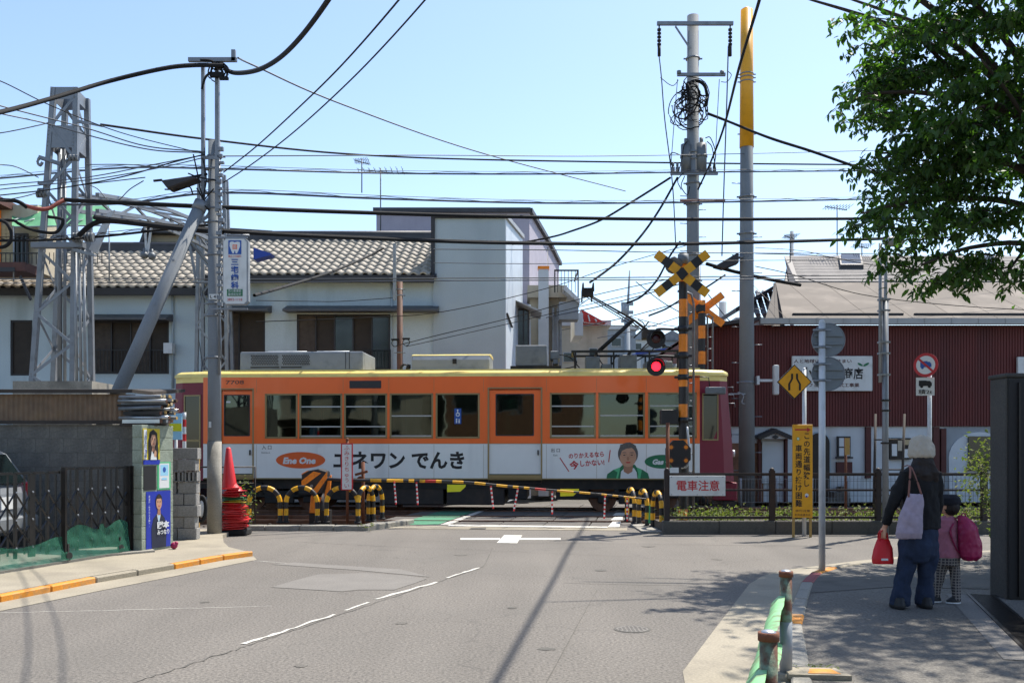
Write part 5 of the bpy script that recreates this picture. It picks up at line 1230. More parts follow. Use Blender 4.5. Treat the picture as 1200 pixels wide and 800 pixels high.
for p in ([(786,200),(783,188),(786,183),(795,186)],[(833,200),(836,184),(830,166),(824,166)],[(793,205),(797,190),(799,176),(803,170)],[(800,210),(796,222),(803,232),(806,222)],[(826,170),(832,178),(836,205)],[(800,205),(792,215),(796,226)]):
    mb.tube(catmull([(UX(a),YU-.3,UZ(b)) for a, b in p],5), .014, 5)
add('jumper_wires', mb, 'black_cable', up)
for z in (70, 180, 188, 216, 240, 300, 330): band(up, ux, YU, UZ(z), .20, 'steel')
for i in range(14):
    z = UZ(230+i*16); s = 1 if i % 2 else -1; mb = MB(); mb.cyl((ux+s*.16,YU,z),(ux+s*.36,YU-.03,z),.012,n=6); add('step_bolt', mb, 'steel', up)
mb = MB(); mb.box(UX(795), UX(847), YU-.3, YU-.24, UZ(239.5), UZ(236.5)); add('cable_guard', mb, 'strap_brown', up)
# pole with orange sleeve
sx = bx(875, YU); sp_, sz = pole('utility_pole', 875, 45, (sx, YU), .225, .16, 'pole_concrete', 'thick pole with a yellow orange sleeve around its top, in front of the red building')
mb = MB(); mb.cyl((sx,YU,UZ(173)),(sx,YU,UZ(12)),.195,.165,20); mb.cyl((sx,YU,UZ(12)),(sx+.02,YU,UZ(9)),.13,.05,12)
add('sleeve', mb, 'sign_yellow', sp_)
for z in (88, 92, 97, 158): band(sp_, sx, YU, UZ(z), .19, 'steel', .03)
for i in range(17):
    z = UZ(215+i*21); s = 1 if i % 2 else -1; mb = MB(); mb.cyl((sx+s*.18,YU,z),(sx+s*.42,YU-.03,z),.013,n=6); add('step_bolt', mb, 'steel', sp_)
for z in (232, 275, 284, 449): band(sp_, sx, YU, UZ(z), .215, 'steel', .05)
# bracket with lamp tube towards the narrow road sign
mb = MB(); mb.beam((UX(885),YU-.1,UZ(446)),(UX(906),YU-.1,UZ(446)),.07); mb.box(UX(885), UX(888), YU-.2, YU, UZ(451), UZ(441)); la = add('lamp_arm', mb, 'white_steel', sp_)
mb = MB(); mb.box(UX(904.5), UX(911), YU-.2, YU-.02, UZ(463), UZ(428)); add('lamp_box', mb, 'far_white', la, bevel=.04, seg=2)
mb = MB(); mb.tube(catmull([(UX(862),YU-.25,UZ(460)),(UX(868),YU-.3,UZ(464)),(UX(866),YU-.3,UZ(472)),(UX(869),YU-.3,UZ(474))],4), .02); mb.beam((UX(851),YU-.3,UZ(462)),(UX(871),YU-.25,UZ(462)),.03); add('bracket', mb, 'steel_paint', sp_)
# street lamp hanging left of that pole
def street_lamp(pts, tip, Y, label):
    e = empty('street_lamp', P(*tip, Y), label, 'street lamp')
    mb = MB(); a, b, c, d = [P(x, y, Y) for x, y in pts]; mb.prism([a, b, c, d], (0,.28,0)); add('lamp_head', mb, 'trim_dark', e, bevel=.02)
    return e
sl1 = street_lamp([(837,312),(866,295),(866,308),(848,315)], (866,300), YU-.3, 'black street lamp head hanging left of the thick pole')
mb = MB(); mb.tube([P(866,302,YU-.2), P(872,300,YU-.1)], .04); mb.tube(catmull([P(828,309,YU-.2),P(838,312,YU-.2),P(846,313,YU-.2)],4), .02); add('arm', mb, 'steel', sl1)

# near crossing signal: striped post, crossbuck, two lamps, direction box, ladder
YC = 17.4; q0 = Vector((bx(800.5,YC), YC, 0))
cs = empty('crossing_signal', (q0.x, YC, .1), 'yellow and black striped level crossing signal with crossbuck and one lit red lamp', 'crossing signal')
cxx = q0.x; CZ = lambda p: bz(p, YC); CX = lambda p: bx(p, YC)
mb = MB(); stripes(mb, (cxx,YC,.05), (cxx,YC,CZ(310)), .082, 16, 15, 1, 0, 0); add('post', mb, ['safety_black','safety_orange'], cs)
mb = MB(); mb.cyl((cxx,YC,CZ(310)),(cxx,YC,CZ(298)),.1,n=16); mb.cyl((cxx,YC,CZ(298)),(cxx,YC,CZ(296)),.07,n=16); mb.smooth = True
mb.tube([(CX(789),YC-.05,CZ(312)),(CX(793),YC+.3,CZ(300))], [.16,.06], 14); add('bell_horn', mb, 'equip_grey', cs)
for a in (1, -1):
    mb = MB(); L = .60; ang = math.radians(38)*a; d = Vector((math.cos(ang), 0, math.sin(ang))); c = Vector((CX(797.5), YC-.16-.012*a, CZ(322.5)))
    for i in range(7 if a > 0 else 7):
        p0 = c+d*(-L+2*L*i/7); p1 = c+d*(-L+2*L*(i+1)/7); mb.m = i % 2; mb.beam(p0, p1, .018, .165, (0,0,1)) if False else mb.prism([p0+Vector((-d.z,0,d.x))*.083, p0-Vector((-d.z,0,d.x))*.083, p1-Vector((-d.z,0,d.x))*.083, p1+Vector((-d.z,0,d.x))*.083], (0,.018,0))
    add('crossbuck_arm', mb, ['sign_yellow','safety_black'], cs)
for py, lit in ((398,False),(430,True)):
    c = Vector((CX(767.5), YC-.12, CZ(py)))
    mb = MB(); mb.cyl(c, c+Vector((0,-.03,0)), .175, n=32); h = add('lamp_backing', mb, 'safety_black', cs)
    mb = MB(); mb.cyl(c+Vector((0,.0,0)), c+Vector((0,.2,0)), .13, .1, n=20); add('lamp_housing', mb, 'safety_black', h)
    mb = MB(); mb.smooth = True; mb.sphere(c+Vector((0,-.03,0)), .085, .02, .085, 20, 8); add('lens', mb, 'lamp_red' if lit else 'lamp_off', h)
    mb = MB(); k = 12; ro = .125; pts = []
    for i in range(k+1):
        t = math.pi*i/k; pts.append((ro*math.cos(t), ro*math.sin(t)))
    for i in range(k): a, b = pts[i], pts[i+1]; mb.add([c+Vector((a[0],-.03,a[1])), c+Vector((b[0],-.03,b[1])), c+Vector((b[0],-.2,b[1])), c+Vector((a[0],-.2,a[1]))], [(0,1,2,3),(3,2,1,0)][:1])
    add('hood', mb, 'safety_black', h)
    mb = MB(); z = c.z+(.17 if py == 398 else .17)
    mb.tube(catmull([(c.x,YC-.02,c.z+.1),(c.x+.02,YC,z),(c.x+.1,YC,z+.03),(cxx-.1,YC,z+.02),(cxx+.1,YC,z+.02)],4), .025, 8); add('lamp_arm', mb, 'safety_black', cs)
for py in (385, 417, 442, 492): mb = MB(); mb.cyl((cxx,YC,CZ(py)-.05),(cxx,YC,CZ(py)+.05),.1,n=14); mb.box(cxx-.16,cxx+.16,YC-.03,YC+.03,CZ(py)-.02,CZ(py)+.02); add('clamp', mb, 'safety_black', cs)
mb = MB(); mb.box(CX(774), CX(794), YC-.1, YC+.12, CZ(497), CZ(480)); add('relay_box', mb, 'safety_black', cs, bevel=.01)
c = Vector((CX(791.8), YC-.3, CZ(531.5))); r = 17*YC/F
mb = MB(); mb.prism([(c.x+r*math.cos(math.pi/8+i*math.pi/4)*.9, c.y, c.z+r*math.sin(math.pi/8+i*math.pi/4)) for i in range(8)], (0,.12,0)); ob = add('direction_indicator', mb, 'safety_black', cs)
for i in (-1,1):
    for j in (-1,1):
        cc = c+Vector((i*r*.5, -.006, j*r*.45)); s_ = r*.26
        mb = MB(); mb.prism([cc+Vector((s_*math.cos(a)*.9,0,s_*math.sin(a))) for a in (0,math.pi/2,math.pi,1.5*math.pi)], (0,.01,0)); add('arrow_lamp', mb, 'wood_brown', ob)
        mb = MB(); mb.cyl(cc, cc+Vector((0,-.004,0)), s_*.5, n=12); add('arrow_disc', mb, 'safety_orange', ob)
mb = MB(); 
for px in (807, 814): mb.tube([(CX(px),YC+.1,.05),(CX(px),YC+.1,CZ(355)),(CX(px)-.05,YC+.06,CZ(344)),(CX(px)-.2,YC,CZ(341))], .022, 8)
ld = add('ladder_rails', mb, 'steel', cs)
for i in range(12): z = .4+i*.33; mb = MB(); mb.cyl((CX(807),YC+.1,z),(CX(814),YC+.1,z),.012,n=6); add('rung', mb, 'steel', ld)
mb = MB(); mb.tube(catmull([(CX(804),YC-.1,CZ(500)),(CX(806),YC-.15,CZ(528)),(CX(803),YC-.2,CZ(545)),(CX(797),YC-.15,CZ(548))],5), .02, 6); add('cable', mb, 'white_steel', cs)
# far crossing signal
YD = 25.6; DX = lambda p: bx(p, YD); DZ = lambda p: bz(p, YD)
fs_ = empty('crossing_signal', (DX(822), YD, 0), 'far striped crossing signal with plain orange crossbuck seen from behind', 'crossing signal')
mb = MB(); stripes(mb, (DX(822.5),YD,0), (DX(822.5),YD,DZ(352)), .10, 14, 16, 1, 0, 1); add('post', mb, ['safety_black','safety_orange'], fs_)
for a in (1,-1):
    ang = math.radians(37)*a; d = Vector((math.cos(ang),0,math.sin(ang))); cc = Vector((DX(825.5),YD+.15+.02*a,DZ(361.5))); L = .68
    mb = MB(); p0 = cc-d*L; p1 = cc+d*L; o = Vector((-d.z,0,d.x))*.1; mb.prism([p0+o,p0-o,p1-o,p1+o],(0,.02,0)); add('crossbuck_arm', mb, 'safety_orange', fs_)
mb = MB(); mb.box(DX(816),DX(826),YD-.1,YD+.1,DZ(366),DZ(357)); add('clamp_box', mb, 'safety_black', fs_, bevel=.02)
mb = MB()
for px in (829,835): mb.tube([(DX(px),YD,0),(DX(px),YD,DZ(372)),(DX(px)-.1,YD,DZ(368)),(DX(px)-.25,YD,DZ(371))], .025, 8)
ld = add('ladder_rails', mb, 'steel', fs_)
for i in range(14): z = .4+i*.32; mb = MB(); mb.cyl((DX(829),YD,z),(DX(835),YD,z),.015,n=6); add('rung', mb, 'steel', ld)
mb = MB(); mb.cyl((DX(822),YD+.4,0),(DX(822),YD+.4,DZ(298)),.06,n=10); add('rear_post', mb, 'steel', fs_)
# rusty post
rx = bx(782.5, 16.9); mb = MB(); mb.cyl((rx,16.9,.15),(rx,16.9,bz(495,16.9)),.034,n=10); o = add('post', mb, 'rust', label='rusty brown post standing in front of the black direction indicator box', cat='post')

# barrier machine and arm
bm_ = G(370, 619); YM = 18.3; MX = lambda p: bx(p, YM); MZ = lambda p: bz(p, YM)
bar = empty('barrier', (MX(372), YM, 0), 'orange and black level crossing barrier machine with its striped arm lowered across the road', 'barrier')
mb = MB(); mb.prism([(MX(354),YM-.05,MZ(555)),(MX(354),YM-.05,MZ(572)),(MX(367),YM-.05,MZ(579)),(MX(378),YM-.05,MZ(578)),(MX(384),YM-.05,MZ(562)),(MX(383),YM-.05,MZ(552)),(MX(374),YM-.05,MZ(549)),(MX(362),YM-.05,MZ(551))], (0,.35,0)); hs = add('machine_housing', mb, 'safety_black', bar, bevel=.015)
for a, b, c_, d in (((354,563),(354,571),(377,554),(368,552)),((365,577),(371,579),(384,560),(384,552)),((354,555),(354,556),(362,551.5),(361,551))):
    mb = MB(); mb.prism([(MX(x),YM-.056,MZ(y)) for x, y in (a, b, c_, d)], (0,.006,0)); add('orange_stripe', mb, 'safety_orange', hs)
mb = MB(); mb.prism([(MX(x),YM+.0,MZ(y)) for x, y in ((384,560),(388,556),(386,585),(382,592),(380,580))], (0,.08,0)); mb.prism([(MX(x),YM+.02,MZ(y)) for x, y in ((364,580),(376,583),(369,601),(362,601))], (0,.15,0)); add('counterweight', mb, 'safety_orange', bar, bevel=.01)
mb = MB(); mb.box(MX(361),MX(385),YM+.1,YM+.35,.0,MZ(598)); mb.cyl((MX(372),YM+.2,0),(MX(372),YM+.2,MZ(575)),.1,n=12); add('pedestal', mb, 'safety_black', bar)
mb = MB(); mb.cyl((MX(366),YM-.06,MZ(569)),(MX(366),YM-.085,MZ(569)),.03,n=10); add('bolt', mb, 'steel', bar)
# the arm: straight on the left, drooping to the right
ap = [(384,561),(414,562.5),(470,563),(540,564.5),(590,569),(640,573.5),(700,578.5),(757,584.5)]
pts = catmull([P(x, y, YM-.25-(i*.05)) for i, (x, y) in enumerate(ap)], 8); n = len(pts)
mb = MB(); cum = [0]
for i in range(n-1): cum.append(cum[-1]+(pts[i+1]-pts[i]).length)
T = cum[-1]
def at(s):
    s = min(max(s, 0), T-1e-4)
    for i in range(n-1):
        if cum[i+1] >= s: return pts[i].lerp(pts[i+1], (s-cum[i])/max(1e-6, cum[i+1]-cum[i]))
k = 58
redz = [(0.365,.40),(.815-.0,.85)]
for i in range(k):
    s0, s1 = T*i/k, T*(i+1)/k; px_ = 600+F*at((s0+s1)/2).x/at((s0+s1)/2).y
    if 499 < px_ < 512 or 627 < px_ < 640: mb.m = 2
    elif any(a < px_ < b for a, b in ((432,445),(456,464),(468,475),(480,488),(492,499),(512,517),(529,541),(553,566),(579,592),(602,608),(612,620),(652,672),(682,694),(706,712),(717,724),(733,745))): mb.m = 1
    else: mb.m = 0
    r0 = .034-.018*s0/T; mb.tube([at(s0), at(s1)], [r0, .034-.018*s1/T], 10, cap=False)
arm_ = add('barrier_arm', mb, ['safety_black','safety_yellow','safety_red'], bar)
for px, a, b in ((462,0,2),(488,0,1.5),(575,0,3),(607,0,-5),(647,0,0),(709,0,-1),(735,0,0)):
    py = next(y0+(y1-y0)*(px-x0)/(x1-x0) for (x0, y0), (x1, y1) in zip(ap, ap[1:]) if x0 <= px <= x1)
    p0 = P(px, py+1, YM-.4); p1 = P(px+b, py+28, YM-.4); mb = MB(); stripes(mb, p0, p1, .016, 8, 11, 0, 1); add('hanging_rod', mb, ['cone_red','white_print'], arm_)
for px, py in ((524,567.5),(656.5,572.5)):
    c = P(px, py, YM-.42); u_ = YM/F; mb = MB(); mb.prism([c, c+Vector((0,0,-8.5*u_)), c+Vector((15*u_,-.02,-8*u_)), c+Vector((21*u_,-.03,-2.5*u_)), c+Vector((21.5*u_,-.03,0))], (0,.008,0)); tg = add('warning_flag', mb, 'tag_yellow', arm_)
    text(tg, '押して下さい', c+Vector((8*u_,-.003,-2.8*u_)), width=12*u_, bold=0, height=2.3*u_); text(tg, '車両非常時', c+Vector((7.5*u_,-.003,-6*u_)), width=11*u_, height=2.3*u_, bold=0)
# arm rest post left of the crossing
rp = bx(425.5, 18.9); ra = empty('arm_rest_post', (rp, 18.9, 0), 'rusty post with pulley standing beside the barrier arm left of the green strip', 'post')
mb = MB(); mb.cyl((rp,18.9,0),(rp,18.9,bz(541,18.9)),.035,n=10); add('post', mb, 'rust', ra)
mb = MB(); mb.beam((rp-.15,18.85,bz(556,18.9)),(rp+.1,18.85,bz(552,18.9)),.05); add('bracket', mb, 'rust', ra); mb = MB(); mb.cyl((rp-.05,18.82,bz(561,18.9)),(rp-.05,18.9,bz(561,18.9)),.06,n=12); add('pulley', mb, 'rust', ra)

# hooped bollards: one model, copied
def make_hoop(w_=.70, h=.66):
    e = empty('hoop_bollard', (0,0,0), 'x', 'bollard')
    r = .045; arc = w_/2; pts = [Vector((-arc,0,0)), Vector((-arc,0,h-arc))]+[Vector((-arc*math.cos(t),0,h-arc+arc*math.sin(t))) for t in [math.pi*i/24 for i in range(25)]]+[Vector((arc,0,h-arc)), Vector((arc,0,0))]
    cum = [0]
    for a, b in zip(pts, pts[1:]): cum.append(cum[-1]+(b-a).length)
    T_ = cum[-1]
    def at_(s):
        for i in range(len(pts)-1):
            if cum[i+1] >= s-1e-9: return pts[i].lerp(pts[i+1], (s-cum[i])/max(1e-9, cum[i+1]-cum[i]))
        return pts[-1]
    mb = MB(); nb = 13
    for i in range(nb):
        mb.m = i % 2; mb.tube([at_(T_*(i+j/4)/nb) for j in range(5)], r, 12, cap=(i in (0, nb-1)), ref=(0,1,0))
    add('hoop', mb, ['safety_black','safety_yellow'], e)
    for s in (-1,1): mb = MB(); mb.cyl((s*arc,0,-.02),(s*arc,0,.015),.07,n=12); add('foot_collar', mb, 'safety_black', e)
    return e
hp = make_hoop(.60, .66); grp = 'striped hoop bollards at the crossing corners'
hl = [(310,612,18.0,0,'striped hoop bollard right beside the cone stack'),(353.5,612,18.0,0,'striped hoop bollard in front of the orange barrier machine'),(401,612,18.0,0,'striped hoop bollard under the small vertical crossing sign'),
      (428.5,611,18.15,R(70),'left one of the two edge-on hoop bollards beside the green strip'),(440,608.5,18.7,R(72),'right one of the two edge-on hoop bollards beside the green strip')]
hrt = [(739,611,18.9,R(97),'farthest edge-on hoop bollard right of the crossing, at the arm tip'),(753.5,615,18.1,R(97),'middle edge-on hoop bollard right of the crossing, with green paper tied on'),(770,620,17.3,R(97),'nearest edge-on hoop bollard, beside the end of the planter')]
for i, (px, py, Y, rz, lab) in enumerate(hl+hrt):
    q = Vector((bx(px, Y), Y, .09 if i < 5 else .03))
    o = hp if i == 0 else dup(hp); o.location = q; o.rotation_euler = (0,0,rz); setp(o, lab, 'bollard', grp)
mb = MB(); c = P(763, 600, 17.7); mb.prism([c+Vector((-.05,0,-.2)), c+Vector((.06,0,-.22)), c+Vector((.05,0,.12)), c+Vector((-.03,0,.16))], (0,.02,0)); add('paper_notice', mb, 'poster_green', label='green and white paper tied to a striped hoop bollard', cat='paper')
# vertical crossing caution sign on its post
Yv = 17.9; vs_ = empty('caution_sign', (bx(406.5,Yv), Yv, .09), 'narrow vertical white sign with red border and red hiragana over a striped hoop', 'sign')
mb = MB(); mb.cyl((bx(406.5,Yv),Yv+.05,.05),(bx(406.5,Yv),Yv+.05,bz(516,Yv)),.028,n=10); mb.sphere((bx(406.5,Yv),Yv+.05,bz(515,Yv)), .035, n=8, m=6); add('post', mb, 'rust', vs_)
mb = MB(); mb.box(bx(399.5,Yv), bx(413.5,Yv), Yv-.0, Yv+.015, bz(574,Yv), bz(519,Yv)); add('border', mb, 'red_print', vs_)
mb = MB(); mb.box(bx(401,Yv), bx(412,Yv), Yv-.004, Yv+.002, bz(573,Yv), bz(520.5,Yv)); add('face', mb, 'sign_white', vs_)
text(vs_, 'ふみきりちゅうい', (bx(406.5,Yv), Yv-.007, bz(546.5,Yv)), height=49*Yv/F, width=6.2*Yv/F, matn='red_print', vertical=True, bold=.0)

# fence on the planter
YF_ = 16.38; FX = lambda p: bx(p, YF_); FZ = lambda p: bz(p, YF_)
fe = empty('fence', (FX(960), YF_, .23), 'dark brown metal fence with wire mesh on the planter wall', 'fence')
zb0 = .2
for px in (781.5, 904.6, 1029, 1153):
    mb = MB(); mb.box(FX(px)-.045, FX(px)+.045, YF_-.045, YF_+.045, zb0, FZ(551)); mb.sphere((FX(px),YF_,FZ(550.5)), .045, n=8, m=5); add('post', mb, 'dark_brown', fe)
for z, t, nm in ((FZ(555.5),.05,'top_rail'),(FZ(574),.035,'mid_rail'),(FZ(606),.04,'bottom_rail')):
    mb = MB(); mb.box(FX(781), 9.5, YF_-.02, YF_+.02, z-t/2, z+t/2); add(nm, mb, 'dark_brown', fe)
mb = MB(); x = FX(783)
while x < 9.4: mb.box(x-.0022, x+.0022, YF_+.003, YF_+.007, FZ(606), FZ(555)); x += .072
for i in range(7): z = FZ(606)+(FZ(555)-FZ(606))*i/6; mb.box(FX(783), 9.4, YF_-.003, YF_+.001, z-.0022, z+.0022)
add('wire_mesh', mb, 'dark_brown', fe, kind='stuff')
cw = empty('caution_sign', (FX(817), YF_-.06, FZ(580)), 'white tram warning board with red lettering fixed to the fence corner', 'sign')
mb = MB(); mb.box(FX(784), FX(849), YF_-.075, YF_-.055, FZ(580.5), FZ(557)); add('board', mb, 'sign_white', cw, bevel=.003)
text(cw, '電車注意', (FX(817), YF_-.078, FZ(568.5)), width=50*YF_/F, height=12.5*YF_/F, matn='red_print', bold=.015)
mb = MB()
for a in (786,816,846):
    for b in (558.5,579): mb.cyl((FX(a),YF_-.075,FZ(b)),(FX(a),YF_-.08,FZ(b)),.008,n=8)
add('screw', mb, 'steel', cw)
# second fence beyond the tracks
Y2 = 25.0; f2 = empty('fence', (bx(1000,Y2), Y2, 0), 'white mesh fence beyond the tracks in front of the red building', 'fence')
for px in range(868, 1230, 42): mb = MB(); mb.cyl((bx(px,Y2),Y2,0),(bx(px,Y2),Y2,bz(560,Y2)),.025,n=8); add('post', mb, 'steel_paint', f2)
mb = MB()
for i in range(110): x = bx(866,Y2)+i*.085; mb.box(x-.003, x+.003, Y2, Y2+.006, .1, bz(561,Y2))
for z in (.1,.4,.72): mb.box(bx(866,Y2), bx(866,Y2)+9.3, Y2-.006, Y2, z-.004, z+.004)
add('wire_mesh', mb, 'steel_paint', f2, kind='stuff')
# bamboo ladder leaning and a rusty thin post
la = empty('ladder', (bx(1040,20.0), 20.0, 0), 'old wooden ladder standing behind the fence near the red building', 'ladder')
for px in ((1024,1026),(1056,1060)): mb = MB(); mb.cyl((bx(px[0],18),18.0,.2),(bx(px[1],18.4),18.4,bz(485,18.4)),.03,.025,8); add('rail', mb, 'shutter_brown', la)
for py in (515,550,580): mb = MB(); mb.cyl((bx(1025,18.2),18.2,bz(py,18.2)),(bx(1058,18.2),18.2,bz(py,18.2)),.016,n=6); add('rung', mb, 'shutter_brown', la)
rp2 = empty('marker_post', (bx(991,17.9),17.9,.1), 'thin rusty marker post with a worn yellow plate behind the fence', 'post')
mb = MB(); mb.cyl((bx(991,17.9),17.9,.1),(bx(991,17.9),17.9,bz(513,17.9)),.025,n=8); add('post', mb, 'rust', rp2); mb = MB(); mb.box(bx(989.5,17.9), bx(995,17.9), 17.86, 17.88, bz(533,17.9), bz(513,17.9)); add('plate', mb, 'cardboard', rp2)

# narrow road sign and yellow board
Yd = 15.95; nx = bx(942.5, Yd); ns = empty('road_sign', (nx,Yd,0), 'yellow diamond narrow road sign on a white post', 'road sign')
mb = MB(); mb.cyl((nx,Yd,-.05),(nx,Yd,bz(433,Yd)),.034,n=14); mb.sphere((nx,Yd,bz(433,Yd)),.034,n=10,m=6); add('post', mb, 'white_steel', ns)
c = Vector((bx(930,Yd), Yd-.05, bz(447.5,Yd))); r = 20.3*Yd/F
def diamond(c, r, o, m, nm, par, b=0):
    mb = MB(); mb.prism([c+Vector((r,o,0)), c+Vector((0,o,r)), c+Vector((-r,o,0)), c+Vector((0,o,-r))], (0,.012,0)); return add(nm, mb, m, par)
pb = diamond(c, r, 0, 'black_print', 'plate', ns); diamond(c, r*1.0-.0001, .0125, 'steel', 'plate_back', ns); diamond(c, r*.93, -.003, 'sign_yellow', 'plate_face', pb); 
u_ = Yd/F
for s in (-1,1):
    mb = MB(); pp_ = [(s*-2.9,9.5),(s*-2.9,3.5),(s*-6.2,-2.5),(s*-6.2,-10)]
    pts = [c+Vector((x*u_,-.006,z*u_)) for x, z in pp_]
    for a, b in zip(pts, pts[1:]): mb.beam(a, b, .003, .036, (1,0,0)) if False else mb.prism([a+Vector((-.017,0,0)), a+Vector((.017,0,0)), b+Vector((.017,0,0)), b+Vector((-.017,0,0))], (0,.003,0))
    add('road_symbol', mb, 'black_print', pb)
mb = MB(); mb.box(nx-.2, nx+.05, Yd-.045, Yd-.03, c.z-.02, c.z+.02); add('clamp', mb, 'steel', ns)
Yy = 15.85; yb_ = empty('notice_board', (bx(937.5,Yy),Yy,0), 'tall yellow vertical notice board with a red arrow on two wooden legs', 'notice board')
mb = MB(); mb.box(bx(926.3,Yy), bx(949,Yy), Yy-.15, Yy-.12, bz(605.5,Yy), bz(497.5,Yy)); bd = add('board', mb, 'sign_yellow', yb_, bevel=.004)
for px in (927.8, 947.6): mb = MB(); mb.box(bx(px,Yy)-.018, bx(px,Yy)+.018, Yy-.115, Yy-.08, 0, bz(498,Yy)); add('leg', mb, 'cardboard', yb_)
k_ = Yy/F; yf = Yy-.1525
text(yb_, 'この先道幅狭し', (bx(942.2,Yy),yf,bz(538.5,Yy)), height=62*k_, width=8*k_, vertical=True, bold=.02)
text(yb_, '車両通り抜け困難', (bx(932.8,Yy),yf,bz(557,Yy)), height=72*k_, width=8*k_, vertical=True, bold=.02)
text(yb_, '歩行注意', (bx(937.5,Yy),yf,bz(597.5,Yy)), width=17*k_, height=2.8*k_, bold=.01, matn='wood_brown'); text(yb_, '町内会連合会', (bx(937.5,Yy),yf,bz(602.3,Yy)), width=18*k_, height=2.8*k_, bold=.01, matn='wood_brown')
p_ = Pr((bx(937.5,Yy),yf,bz(503.5,Yy)), (k_,0,0), (0,0,k_)); p_.poly('red_print', [(-9,-.8),(5,-.8),(5,-2.6),(9.5,0),(5,2.6),(5,.8),(-9,.8)]).ell('poster_green',-5.5,-10.5,1.7,1.9,10).ell('white_print',-5.5,-10.5,1.1,1.2,10).ell('white_print',4.5,-76,2.2,2.2,12).ell('poster_blue',4.3,-77.5,1.2,1.2,8).done(yb_)

# round signs seen from behind
Yk = 11.0; kx = bx(963.3,Yk); rsb = empty('road_sign', (kx,Yk,.02), 'grey post with two round road signs seen from behind at the kerb corner', 'road sign')
mb = MB(); mb.cyl((kx,Yk,-.05),(kx,Yk,bz(378,Yk)),.038,n=16); mb.sphere((kx,Yk,bz(378,Yk)),.038,n=10,m=6); add('post', mb, 'white_steel', rsb)
for py in (397.5, 437.5):
    c = Vector((bx(972.7,Yk), Yk+.06, bz(py,Yk))); mb = MB(); mb.cyl(c, c+Vector((0,.012,0)), .195, n=36); d_ = add('disc', mb, 'sign_back', rsb)
    mb = MB(); mb.tube([c+Vector((.195*math.cos(t),.0,.195*math.sin(t))) for t in [2*math.pi*i/36 for i in range(36)]], .006, 5, closed=True, ref=(0,1,0)); add('rim', mb, 'steel', d_)
    mb = MB(); mb.beam(c+Vector((-.17,-.012,.05)), c+Vector((.17,-.012,.05)), .02, .02); mb.beam(c+Vector((-.17,-.012,-.05)), c+Vector((.17,-.012,-.05)), .02, .02); add('stiffener', mb, 'sign_back', d_)
for py in (388,408,428,447): band(rsb, kx, Yk, bz(py,Yk), .043, 'steel', .03, 'clamp')
# thin steel pole with conduit
Yt = 16.1; txp = bx(1037.5,Yt); tp, _ = pole('utility_pole', 1037.5, 350, (txp,Yt), .055, .05, 'steel', 'slim steel pole with a taller conduit strapped to it, in front of the fence', n=14)
mb = MB(); mb.cyl((bx(1031.5,Yt),Yt,bz(448,Yt)),(bx(1031.5,Yt),Yt,bz(285,Yt)),.028,n=10); mb.tube([(bx(1039,Yt),Yt+.05,bz(420,Yt)),(bx(1039,Yt),Yt+.05,bz(352,Yt)),(bx(1040,Yt),Yt+.05,bz(285,Yt))], .03, 8); add('conduit', mb, 'steel_paint', tp)
for py in (352,365,402,415,440,470,482,520): mb = MB(); mb.box(bx(1029.5,Yt) if py < 450 else bx(1033.5,Yt), bx(1042,Yt), Yt-.06, Yt+.06, bz(py,Yt), bz(py,Yt)+.03); add('strap', mb, 'steel_paint' if py < 450 else 'black_metal', tp)
mb = MB(); c = P(1047,283,Yt); mb.smooth = True; mb.sphere(c, .2, .12, .09, 12, 8); add('lamp_head', mb, 'steel_paint', tp)
# no lorries sign
Yn = 17.0; nl = empty('road_sign', (bx(1089,Yn),Yn,0), 'white post with round no lorries sign and small plate below it', 'road sign')
mb = MB(); mb.cyl((bx(1089.3,Yn),Yn,-.05),(bx(1089.3,Yn),Yn,bz(416,Yn)),.037,n=14); add('post', mb, 'white_steel', nl)
k_ = Yn/F; az = R(42); U_ = Vector((math.cos(az),-math.sin(az),0)); N_ = Vector((-math.sin(az),-math.cos(az),0))
c = Vector((bx(1082.5,Yn),Yn-.08,bz(428,Yn)))
def ring_disc(c, U, N, r, m, nm, par, off=0, th=.01):
    mb = MB(); mb.prism([c+N*off+U*r*math.cos(t)+Vector((0,0,r*math.sin(t))) for t in [2*math.pi*i/36 for i in range(36)]], N*-th); return add(nm, mb, m, par)
pl_ = ring_disc(c, U_, N_, .215, 'red_print', 'disc', nl); ring_disc(c, U_, N_, .165, 'white_print', 'face', pl_, .003, .003)
p_ = Pr(c+N_*.005, U_*k_, (0,0,k_)); p_.rect('blue_print',-6,2,-2.5,4.5).poly('blue_print',[(2,-2.5),(6.5,-2.5),(6.5,1),(4.5,3.5),(2,3.5)]).ell('blue_print',-3.5,-3,1.6,1.6,12).ell('blue_print',3.8,-3,1.6,1.6,12).poly('red_print',[(-8.5,6.5),(-7,8.5),(8.5,-6.5),(7,-8.5)]).done(nl)
c2 = Vector((bx(1082.3,Yn),Yn-.07,bz(453,Yn))); az2 = R(15); U2 = Vector((math.cos(az2),-math.sin(az2),0)); N2 = Vector((-math.sin(az2),-math.cos(az2),0))
mb = MB(); mb.prism([c2+U2*a*k_+Vector((0,0,b*k_)) for a, b in ((-10,-10.5),(10,-10.5),(10,10.5),(-10,10.5))], N2*-.01); pt = add('plate', mb, 'sign_white', nl)
p_ = Pr(c2+N2*.003, U2*k_, (0,0,k_)); p_.rect('black_print',-7,1.5,.5,7).poly('black_print',[(1.5,.5),(7,.5),(7,4),(5,6.5),(1.5,6.5)]).ell('black_print',-4,0,1.7,1.7,12).ell('black_print',4.3,0,1.7,1.7,12).done(nl)
text(nl, '積2t', c2+N2*.004+Vector((0,0,-6.2*k_)), width=15*k_, height=5.6*k_, U=U2, bold=.01)
